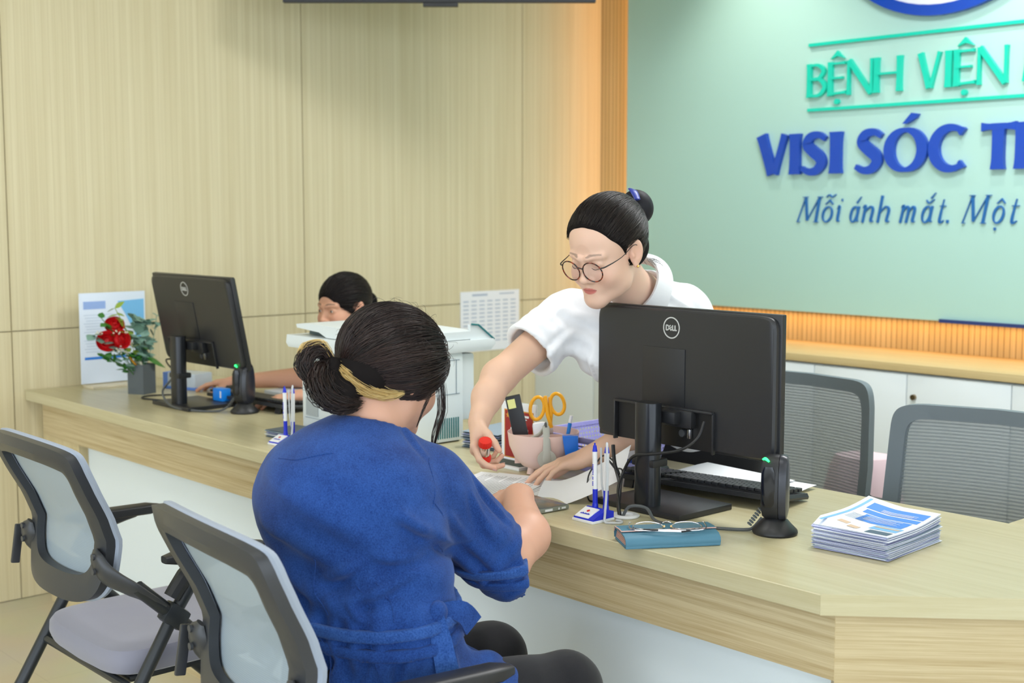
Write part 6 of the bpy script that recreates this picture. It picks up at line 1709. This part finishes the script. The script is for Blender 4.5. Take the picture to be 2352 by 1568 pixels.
# opening where the forearm leaves the sleeve
D_.put(cone(eR + V3(.0, .05, .02), mR + V3(.0, .08, .04), .046, .060), .008, 'sub')
D_.put(cone(nbk + V3(0, .012, .03), toK and (RK @ V3(0, -.03, -.055) + CK), .068, .082), .006, 'sub')
D_.put(plane((0, 0, .455), (0, 0, -1)), .01, 'and')
P, Q = D_.mesh(); P = smooth(P, Q, 2); N_ = normals(P, Q)
Dd = D_
P = folds(P, N_, [(V3(-1.88, 1.42, .86), (.3, .3, .9), (.8, .5, -.35), .075, .0085, .12), (V3(-1.95, 1.27, .80), (.25, 0, .97), (.9, .2, -.35), .075, .0065, .15), (V3(-1.93, 1.62, .88), (.6, .35, .5), (.1, .6, -.8), .048, .006, .11), (V3(-1.86, 1.30, .70), (.9, .2, .2), (.1, .1, -.97), .045, .006, .10),
    (V3(-1.95, 1.34, .60), (.96, .2, 0), (.1, .1, .97), .062, .0075, .15), (V3(-2.08, 1.27, .88), (.2, .1, .97), (.95, .2, .2), .12, .004, .16), (V3(-1.90, 1.72, .80), (.3, .6, -.7), (.9, -.2, .2), .04, .004, .08), (V3(-1.83, 1.55, .62), (.9, .3, .2), (.1, .6, -.6), .05, .006, .12)])
P = creases(P, normals(P, Q), [((-1.835, 1.365, .950), (-1.812, 1.44, .905), .011, .012), ((-1.812, 1.44, .905), (-1.88, 1.56, .855), .011, .012), ((-1.925, 1.276, .830), (-1.845, 1.32, .880), .012, .009), ((-1.845, 1.33, .875), (-1.82, 1.43, .880), .011, .0085),
    ((-1.88, 1.29, .79), (-1.81, 1.40, .845), .011, .0085), ((-2.03, 1.25, .84), (-1.93, 1.27, .79), .012, .005), ((-1.85, 1.56, .96), (-1.86, 1.64, .84), .009, .006), ((-1.875, 1.60, .99), (-1.87, 1.69, .87), .009, .006), ((-1.86, 1.50, .93), (-1.855, 1.58, .86), .008, .006), ((-1.90, 1.66, .74), (-1.87, 1.56, .83), .010, .007),
    ((-1.93, 1.26, .70), (-1.97, 1.25, .60), .010, .011), ((-1.88, 1.27, .70), (-1.90, 1.25, .58), .010, .011), ((-1.83, 1.31, .70), (-1.83, 1.28, .58), .009, .007), ((-1.80, 1.37, .71), (-1.78, 1.34, .60), .009, .007), ((-1.785, 1.45, .70), (-1.77, 1.47, .60), .009, .006), ((-1.99, 1.26, .69), (-2.04, 1.26, .58), .010, .007), ((-1.86, 1.28, .80), (-1.83, 1.30, .765), .008, .005), ((-2.08, 1.27, .92), (-1.98, 1.25, .90), .013, .005), ((-1.96, 1.46, 1.05), (-1.87, 1.47, 1.02), .010, .004)])
tn = mesh_obj('denim_tunic', [(P, Q, None)], M_denim, kp)
def shell_piece(src, off, slabs, name, m, par, lo=None, hi=None, extra=()):
    """a thin strip of cloth lying on the tunic: its surface pushed out by off and kept only inside the slabs"""
    G = Field.__new__(Field); G.h = src.h; G.lo = src.lo; G.ax = src.ax; G.D = src.D.copy() - off
    G.put((lambda X, Y, Z_: (-(src.D + .006)), V3(-9, -9, -9), V3(9, 9, 9)), 0, 'and')
    for s_ in slabs: G.put(s_, 0, 'and')
    for e_ in extra: G.put(e_, .004)
    P, Q = G.mesh(); P = smooth(P, Q, 1)
    return mesh_obj(name, [(P, Q, None)], m, par)
tilt = unit((.06, -.10, 1.0))
bw1 = V3(-1.955, 1.40, .748)
shell_piece(D_, .0095, [slabz(bw1 + V3(0, 0, .014), tilt, .011), plane((-1.72, 1.5, .7), (1, .2, 0))], 'belt', M_denimd, kp)
shell_piece(D_, .0080, [slabz(bw1 + V3(0, 0, -.012), unit((.12, -.10, 1)), .011), plane((-1.72, 1.5, .7), (1, .2, 0))], 'belt', M_denim, kp)
def drape(name, pts, P_, N__, m, par, wd=.0013, off=.0006, k=14):
    """a stitched line laid on the cloth: dense points snapped to the surface"""
    ps, _ = catmull([Vector(p) for p in pts], k); q = np.array([tuple(p) for p in ps]); out = []
    for p in q:
        d2 = ((P_ - p) ** 2).sum(1); ii = np.argpartition(d2, 6)[:6]; w_ = 1 / (np.sqrt(d2[ii]) + 1e-4); w_ /= w_.sum()
        n_ = unit((N__[ii] * w_[:, None]).sum(0)); c_ = (P_[ii] * w_[:, None]).sum(0); out.append(p - n_ * ((p - c_) @ n_) + n_ * off)
    out = np.array(out)
    for _ in range(2): out[1:-1] = (out[:-2] + 2 * out[1:-1] + out[2:]) / 4
    mb = MB(); mb.tube([tuple(p) for p in out], wd, 6); return mb.build(name, m, par)
NP_ = normals(P, Q)
for pts in ([(-1.90, 1.47, 1.01), (-1.895, 1.43, .96), (-1.885, 1.42, .90), (-1.875, 1.45, .845), (-1.865, 1.50, .81)],
            [(-1.885, 1.43, .96), (-1.865, 1.46, .91), (-1.855, 1.49, .86)],
            [(-1.925, 1.24, .86), (-1.918, 1.24, .82), (-1.905, 1.25, .77)], [(-1.905, 1.25, .74), (-1.885, 1.24, .66), (-1.85, 1.25, .58), (-1.83, 1.26, .52)],
            [(-1.86, 1.30, .835), (-1.845, 1.33, .80), (-1.84, 1.33, .765)], [(-1.838, 1.33, .835), (-1.823, 1.35, .80), (-1.82, 1.36, .77)],
            [(-1.83, 1.30, .74), (-1.80, 1.31, .66), (-1.775, 1.33, .58)], [(-2.06, 1.28, 1.03), (-2.0, 1.29, 1.025), (-1.95, 1.33, 1.03)]):
    drape('seam', pts, P, NP_, M_denim, tn)
# collar band
cK = Field((-2.16, 1.32, .98), (-1.86, 1.60, 1.14), .0035); cax = unit(RK @ V3(0, -.03, -.055) + CK - nbk)
cK.put(cone(nbk + V3(.002, -.008, -.010), nbk + V3(.002, -.010, -.010) + cax * .034, .077, .073), 0); cK.put(plane(nbk + cax * .026, cax), 0, 'and'); cK.put(plane(nbk - cax * .028, -cax), 0, 'and'); cK.put(cone(nbk - cax * .1, nbk + cax * .1, .0665), 0, 'sub'); cK.put(plane(nbk + V3(0, .055, 0), (0, 1, -.2)), 0, 'and')
P, Q = cK.mesh(); mesh_obj('collar', [(smooth(P, Q, 2), Q, None)], M_denim, tn)
# sash end and knot hanging on her right hip, sleeve tab
def strip(name, pts, wd, m, par, nrm=(1, 0, 0), th=.003):
    pts = [Vector(p) for p in pts]; ps, wr_ = catmull(pts, 5, wd if hasattr(wd, '__len__') else [wd] * len(pts)); rings = []; n_ = Vector(nrm).normalized()
    for i, p in enumerate(ps):
        t = (ps[min(i + 1, len(ps) - 1)] - ps[max(i - 1, 0)]).normalized(); s = t.cross(n_).normalized(); nn = s.cross(t)
        rings.append([tuple(p + s * wr_[i] + nn * th), tuple(p - s * wr_[i] + nn * th), tuple(p - s * wr_[i] - nn * th), tuple(p + s * wr_[i] - nn * th)])
    mb = MB(); mb.loft(rings); return mb.build(name, m, par, angle=50)
kn_ = V3(-1.782, 1.425, .768)
strip('sash_end', [kn_ + V3(.004, -.006, .01), kn_ + V3(.022, -.006, -.05), kn_ + V3(.040, .0, -.13), kn_ + V3(.052, .012, -.22)], [.012, .019, .022, .025], M_denimd, kp, (.8, -.6, .1))
strip('sash_end', [kn_ + V3(0, .01, .012), kn_ + V3(.010, .05, .0), kn_ + V3(.010, .075, -.03)], [.012, .020, .022], M_denim, kp, (.9, -.2, .3))
kf = Field((-1.85, 1.36, .71), (-1.72, 1.49, .82), .004); kf.put(ell(kn_ + V3(0, 0, .008), (.016, .020, .022)), 0); P, Q = kf.mesh(); mesh_obj('sash_knot', [(P, Q, None)], M_denim, kp)
# trousers and shoes
T_ = Field((-2.25, 1.25, .03), (-1.55, 2.02, .72), .007)
T_.put(ecap(hipK, hipK + V3(0, .02, -.01), .175, .175, (0, 0, 1), .6), 0)
for h0, kn, ank in ((V3(-1.880, 1.42, .550), knR, V3(-1.78, 1.74, .09)), (V3(-2.055, 1.42, .550), knL, V3(-2.05, 1.74, .09))):
    T_.put(cone(h0, kn, .098, .072), .03); T_.put(cone(kn, ank + V3(0, 0, .02), .070, .052), .02)
P, Q = T_.mesh(); P = smooth(P, Q, 2); P = folds(P, normals(P, Q), [(V3(-1.74, 1.72, .6), (.3, .8, .1), (.9, -.3, .3), .11, .0022, .10), (V3(-2.0, 1.7, .6), (.3, .8, .1), (.9, -.3, .3), .11, .002, .10)])
mesh_obj('trousers', [(P, Q, None)], M_trous, kp)
for ank in (V3(-1.78, 1.74, .09), V3(-2.05, 1.74, .09)):
    Fs = Field((ank[0] - .06, ank[1] - .09, 0), (ank[0] + .06, ank[1] + .20, .12), .005); Fs.put(ecap(ank + V3(0, -.03, -.045), ank + V3(0, .13, -.052), .043, .038, (0, 0, 1), .85), 0); Fs.put(plane((0, 0, .004), (0, 0, -1)), 0, 'and'); P, Q = Fs.mesh(); mesh_obj('shoe', [(P, Q, None)], M_black, kp)
# hair: full crown swept into a low twisted bun, with blond lengths and loose front strands
ECK, ERK = (0, -.014, .020), (.0975, .1140, .0980)
CUTK = [(ell((0, .130, -.060), (.092, .100, .132)), .008), (ell((0, .055, -.150), (.15, .095, .100)), .012)] + [(ell((s * .088, .004, -.024), (.020, .024, .026)), .004) for s in (-1, 1)]
Hk = hair_base(ECK, ERK, CUTK, extra=[ell((0, -.068, -.040), (.070, .052, .050))], h=.0032, hi=(.13, .14, .16), lo=(-.13, -.22, -.17))
P, Q = Hk.mesh(); hk = mesh_obj('hair', [place((smooth(P, Q, 2), Q, None), RK, CK)], M_hbase, kp)
g = np.random.default_rng(11); BK = (-.020, -.112, -.052)
st = hair_pts(2600, ECK, ERK, CUTK, g, .45, zmin=-.10)
strands('hair_strands', flow(st, BK, ECK, ERK, 16, .0045, .009, sag=.10, seed=5), M_hairb, hk, .0008, RK, CK)
def loop_strands(name, ctr, n, spread, m, par, r=.0008, k=18, seed=0, R=RK, c=CK):
    """a lock: n hairs scattered round a centre line"""
    g_ = np.random.default_rng(seed); ps, _ = catmull([Vector(p) for p in ctr], 8); ps = np.array([tuple(p) for p in ps]); ii = np.linspace(0, len(ps) - 1, k).astype(int); ps = ps[ii]
    sp_ = np.interp(np.linspace(0, 1, k), np.linspace(0, 1, len(spread)), spread); o_ = g_.normal(0, 1, (n, 1, 3)) * .55
    pth_ = ps[None] + o_ * sp_[None, :, None] + g_.normal(0, .0006, (n, k, 3)) * sp_[None, :, None] / .01
    return strands(name, pth_, m, par, r, R, c)
bun = Field((-.11, -.22, -.17), (.10, -.04, .05), .003)
bun.put(ell((-.012, -.128, -.060), (.024, .020, .028)), 0); bun.put(cone((-.004, -.124, -.082), (.022, -.100, -.104), .020, .022), .014); bun.put(ell((.0, -.094, -.085), (.044, .030, .034)), .014)
P, Q = bun.mesh(); bo_ = mesh_obj('hair_bun', [place((smooth(P, Q, 1), Q, None), RK, CK)], M_hbase, hk)
T0 = (-.020, -.118, -.048)
for i, (ctr, n, sp_) in enumerate((([T0, (-.030, -.150, -.030), (-.034, -.172, -.046), (-.030, -.172, -.072), (-.018, -.150, -.088), (-.006, -.130, -.086)], 420, [.004, .009, .011, .011, .009, .006]),
        ([T0, (-.012, -.146, -.062), (.0, -.152, -.088), (.018, -.136, -.112), (.034, -.104, -.112), (.040, -.080, -.098)], 520, [.004, .011, .015, .017, .015, .010]),
        ([T0, (-.026, -.140, -.058), (-.028, -.148, -.080), (-.010, -.140, -.104), (.012, -.120, -.116)], 360, [.004, .010, .013, .012, .010]))):
    loop_strands('bun_lock', ctr, n, sp_, M_hairb, bo_, r=.0009, seed=20 + i)
def on_head(p, lift): 
    d = V3(p) - V3(0, -.01, .01); d = d / np.linalg.norm(d); return tuple(V3(0, -.01, .01) + d * (float(ell_r(d[None], (0, -.01, .01), ECK, ERK)[0]) + lift))
loop_strands('blond_streak', [on_head(p, l) for p, l in (((-.014, -.118, -.040), .016), ((.012, -.112, -.050), .018), ((.036, -.100, -.066), .018), ((.060, -.078, -.078), .016), ((.080, -.046, -.072), .012), ((.092, -.018, -.056), .004))], 700, [.003, .0075, .0095, .0075, .002], M_blond, hk, .0007, seed=31)
loop_strands('blond_streak', [(-.022, -.126, -.040), (-.032, -.156, -.020), (-.042, -.180, -.034), (-.044, -.186, -.052)], 160, [.003, .006, .006, .004], M_blond, hk, .0007, seed=32)
for i, ctr in enumerate(([(.078, .060, .010), (.084, .086, -.040), (.078, .100, -.095), (.070, .118, -.150)], [(.082, .050, .000), (.092, .070, -.050), (.090, .080, -.100), (.098, .096, -.135)], [(.088, .036, -.02), (.094, .030, -.06), (.088, .036, -.095)])):
    loop_strands('loose_lock', ctr, (26, 14, 10)[i], [.006, .0055, .003, .001], M_hairb, hk, .0005, seed=40 + i)
fl_ = []
for i in range(170):
    d = unit(g.normal(0, 1, 3) + V3(.0, -.2, .9)) if i < 90 else unit(V3(g.uniform(-1, .2), -1, g.uniform(-1, -.3)))
    c0 = V3(0, -.01, .01); r0 = float(ell_r(d[None], c0, ECK, ERK)[0]); p0 = c0 + d * r0 + (V3(0, -.02, -.03) if i >= 90 else 0); tng = unit(np.cross(d, g.normal(0, 1, 3))); L_ = g.uniform(.02, .05); cu_ = g.uniform(.4, 1.4)
    fl_.append([p0 + tng * L_ * t_ + d * (.012 * math.sin(t_ * 2.4)) * cu_ for t_ in np.linspace(0, 1, 10)])
strands('flyaway_hairs', np.array(fl_), M_hairb, hk, .00028, RK, CK)
rebase(kp)
# ================================================================== the far clerk in navy
V0 = (-3.97, 2.98, 0.0)
vp = thing('person', 'far clerk in navy polo with black pulled-back hair, typing behind the printer', 'person', V0)
TV_ = (214, 162, 134)
RV = head_frame((.12, -.985), 6, 0); CV = V3(-3.972, 2.742, 1.142); nbv = V3(-3.965, 2.83, 1.00)
hp, hF = head_parts(.003, 'open', tone=TV_, lip=(186, 90, 84), brow=(58, 44, 40), neck=[((0, -.030, -.055), tuple((nbv - CV) @ RV), .048, .052)])
parts = [place(hp, RV, CV)]
sR, eR, wR = V3(-4.115, 2.86, .955), V3(-4.110, 2.665, .875), V3(-4.330, 2.500, .850)
sL, eL, wL = V3(-3.810, 2.86, .955), V3(-3.700, 2.640, .862), V3(-3.815, 2.445, .852)
a1, tv1 = arm((-4.52, 2.32, .79), (-4.02, 2.93, 1.02), .004, [(sR, eR, .042, .038), (eR, wR, .040, .025)], dict(wrist=wR, F=(-.82, -.56, -.05), N=(0, 0, -1), side=1, curls=[0, .2, .22, .28, .35], spread=.15, thumb=(.6, .3, .2), sc_=.96), TV_)
a2, tv2 = arm((-4.02, 2.26, .79), (-3.62, 2.93, 1.02), .004, [(sL, eL, .042, .038), (eL, wL, .040, .025)], dict(wrist=wL, F=(-.70, -.70, -.06), N=(0, 0, -1), side=-1, curls=[0, .22, .22, .25, .3], spread=.15, thumb=(.6, .35, .2), sc_=.96), TV_)
parts += [a1, a2]
hipV, chV = V3(-3.97, 3.06, .56), V3(-3.967, 2.92, .88)
F_ = Field((-4.3, 2.4, .0), (-3.6, 3.3, 1.08), .012)
F_.put(ecap(hipV, chV, .15, .15, (0, 1, 0), .7), 0); F_.put(cone(sR, sL, .05), .04); F_.put(cone(chV, nbv, .09, .05), .03)
for s in (-1, 1): F_.put(cone((-3.97 + .09 * s, 3.02, .53), (-3.97 + .10 * s, 2.80, .53), .08, .055), .03); F_.put(cone((-3.97 + .10 * s, 2.80, .53), (-3.97 + .10 * s, 2.86, .08), .055, .035), .02); F_.put(cone((-3.97 + .10 * s, 2.88, .04), (-3.97 + .10 * s, 2.74, .035), .035, .028), .02)
P, Q = F_.mesh(); parts.append((P, Q, skin_col(P, TV_)))
mesh_obj('body', parts, M_skin, vp)
for s in (-1, 1):
    def eb(rr, y, nm, m_, flat=1.0):
        mb = MB(); mb.lathe([(.0002, -rr), (rr * .7, -rr * .7), (rr, 0), (rr * .7, rr * .7), (.0002, rr)], (0, 0, 0), 16)
        mb.v = [tuple(RV @ V3(s * .031 + p[0], y + p[1] * flat, -.0035 + p[2]) + CV) for p in mb.v]; return mb.build(nm, m_, vp)
    e_ = eb(.0108, .0775, 'eyeball', M_eye); eb(.0048, .0865, 'iris', M_iris, .45)
ECV, ERV = (0, -.0155, .030), (.0830, .1075, .0945)
CUTV = [(ell((0, .122, -.058), (.080, .095, .116)), .002), (ell((0, .050, -.125), (.13, .105, .100)), .01), (cone((0, -.06, -.155), (0, -.2, -.155), .085), .01)] + earc
H = hair_base(ECV, ERV, CUTV, extra=[ell((0, -.060, -.020), (.064, .058, .058)), ell((0, -.128, .0), (.036, .030, .036))], h=.0035)
P, Q = H.mesh(); hv = mesh_obj('hair', [place((smooth(P, Q, 2), Q, None), RV, CV)], M_hbase, vp)
g = np.random.default_rng(8); st = hair_pts(1400, ECV, ERV, CUTV, g, .6); strands('hair_strands', flow(st, (0, -.118, .0), ECV, ERV, 12, .0016, .004, seed=9), M_hair, hv, .0009, RV, CV)
tube_local(vp, 'hair_tie', [(s * .03, -.128, .012 * (1 - s * s)) for s in (-1, -.3, .3, 1)], .008, MATS['navy_satin'], RV, CV)
S_ = Field((-4.30, 2.52, .48), (-3.62, 3.28, 1.06), .008)
S_.put(ecap(hipV, chV, .17, .165, (0, 1, 0), .72), 0); S_.put(cone(sR, sL, .062), .04); S_.put(cone(chV, nbv, .10, .058), .04)
for a, b_ in ((sR, eR), (sL, eL)):
    m1 = a + (b_ - a) * .78; S_.put(cone(a, m1, .058, .058), .03); S_.put(cone(m1, m1 + (b_ - a) * .3, .048, .048), .003, 'sub')
S_.put(cone(nbv, nbv + V3(0, -.02, .1), .056, .07), .006, 'sub')
P, Q = S_.mesh(); pv = mesh_obj('polo_shirt', [(smooth(P, Q, 2), Q, None)], M_navy, vp)
for a, b_ in ((sR, eR), (sL, eL)):
    d = unit(b_ - a); m1 = a + (b_ - a) * .76; cf = Field(m1 - .09, m1 + .09, .004); cf.put(cone(m1 - d * .022, m1 + d * .014, .0605, .062), 0); cf.put(slabz(m1, d, .016), 0, 'and'); cf.put(cone(m1 - d * .1, m1 + d * .1, .0505), 0, 'sub'); P, Q = cf.mesh(); mesh_obj('sleeve_band', [(P, Q, None)], M_shirt, pv)
T_ = Field((-4.25, 2.68, .06), (-3.7, 3.3, .72), .01); T_.put(ecap(hipV, hipV + V3(0, -.02, 0), .165, .165, (0, 0, 1), .6), 0)
for s in (-1, 1): T_.put(cone((-3.97 + .09 * s, 3.02, .53), (-3.97 + .10 * s, 2.80, .53), .092, .068), .03); T_.put(cone((-3.97 + .10 * s, 2.80, .53), (-3.97 + .10 * s, 2.86, .09), .066, .05), .02)
P, Q = T_.mesh(); mesh_obj('trousers', [(P, Q, None)], M_trous, vp)
rebase(vp)
oc3 = dup(oc1, (-3.97, 3.13, 0), math.radians(180 + 180), 'office chair the far clerk sits on, hidden behind the printer', 'office chairs') if False else None
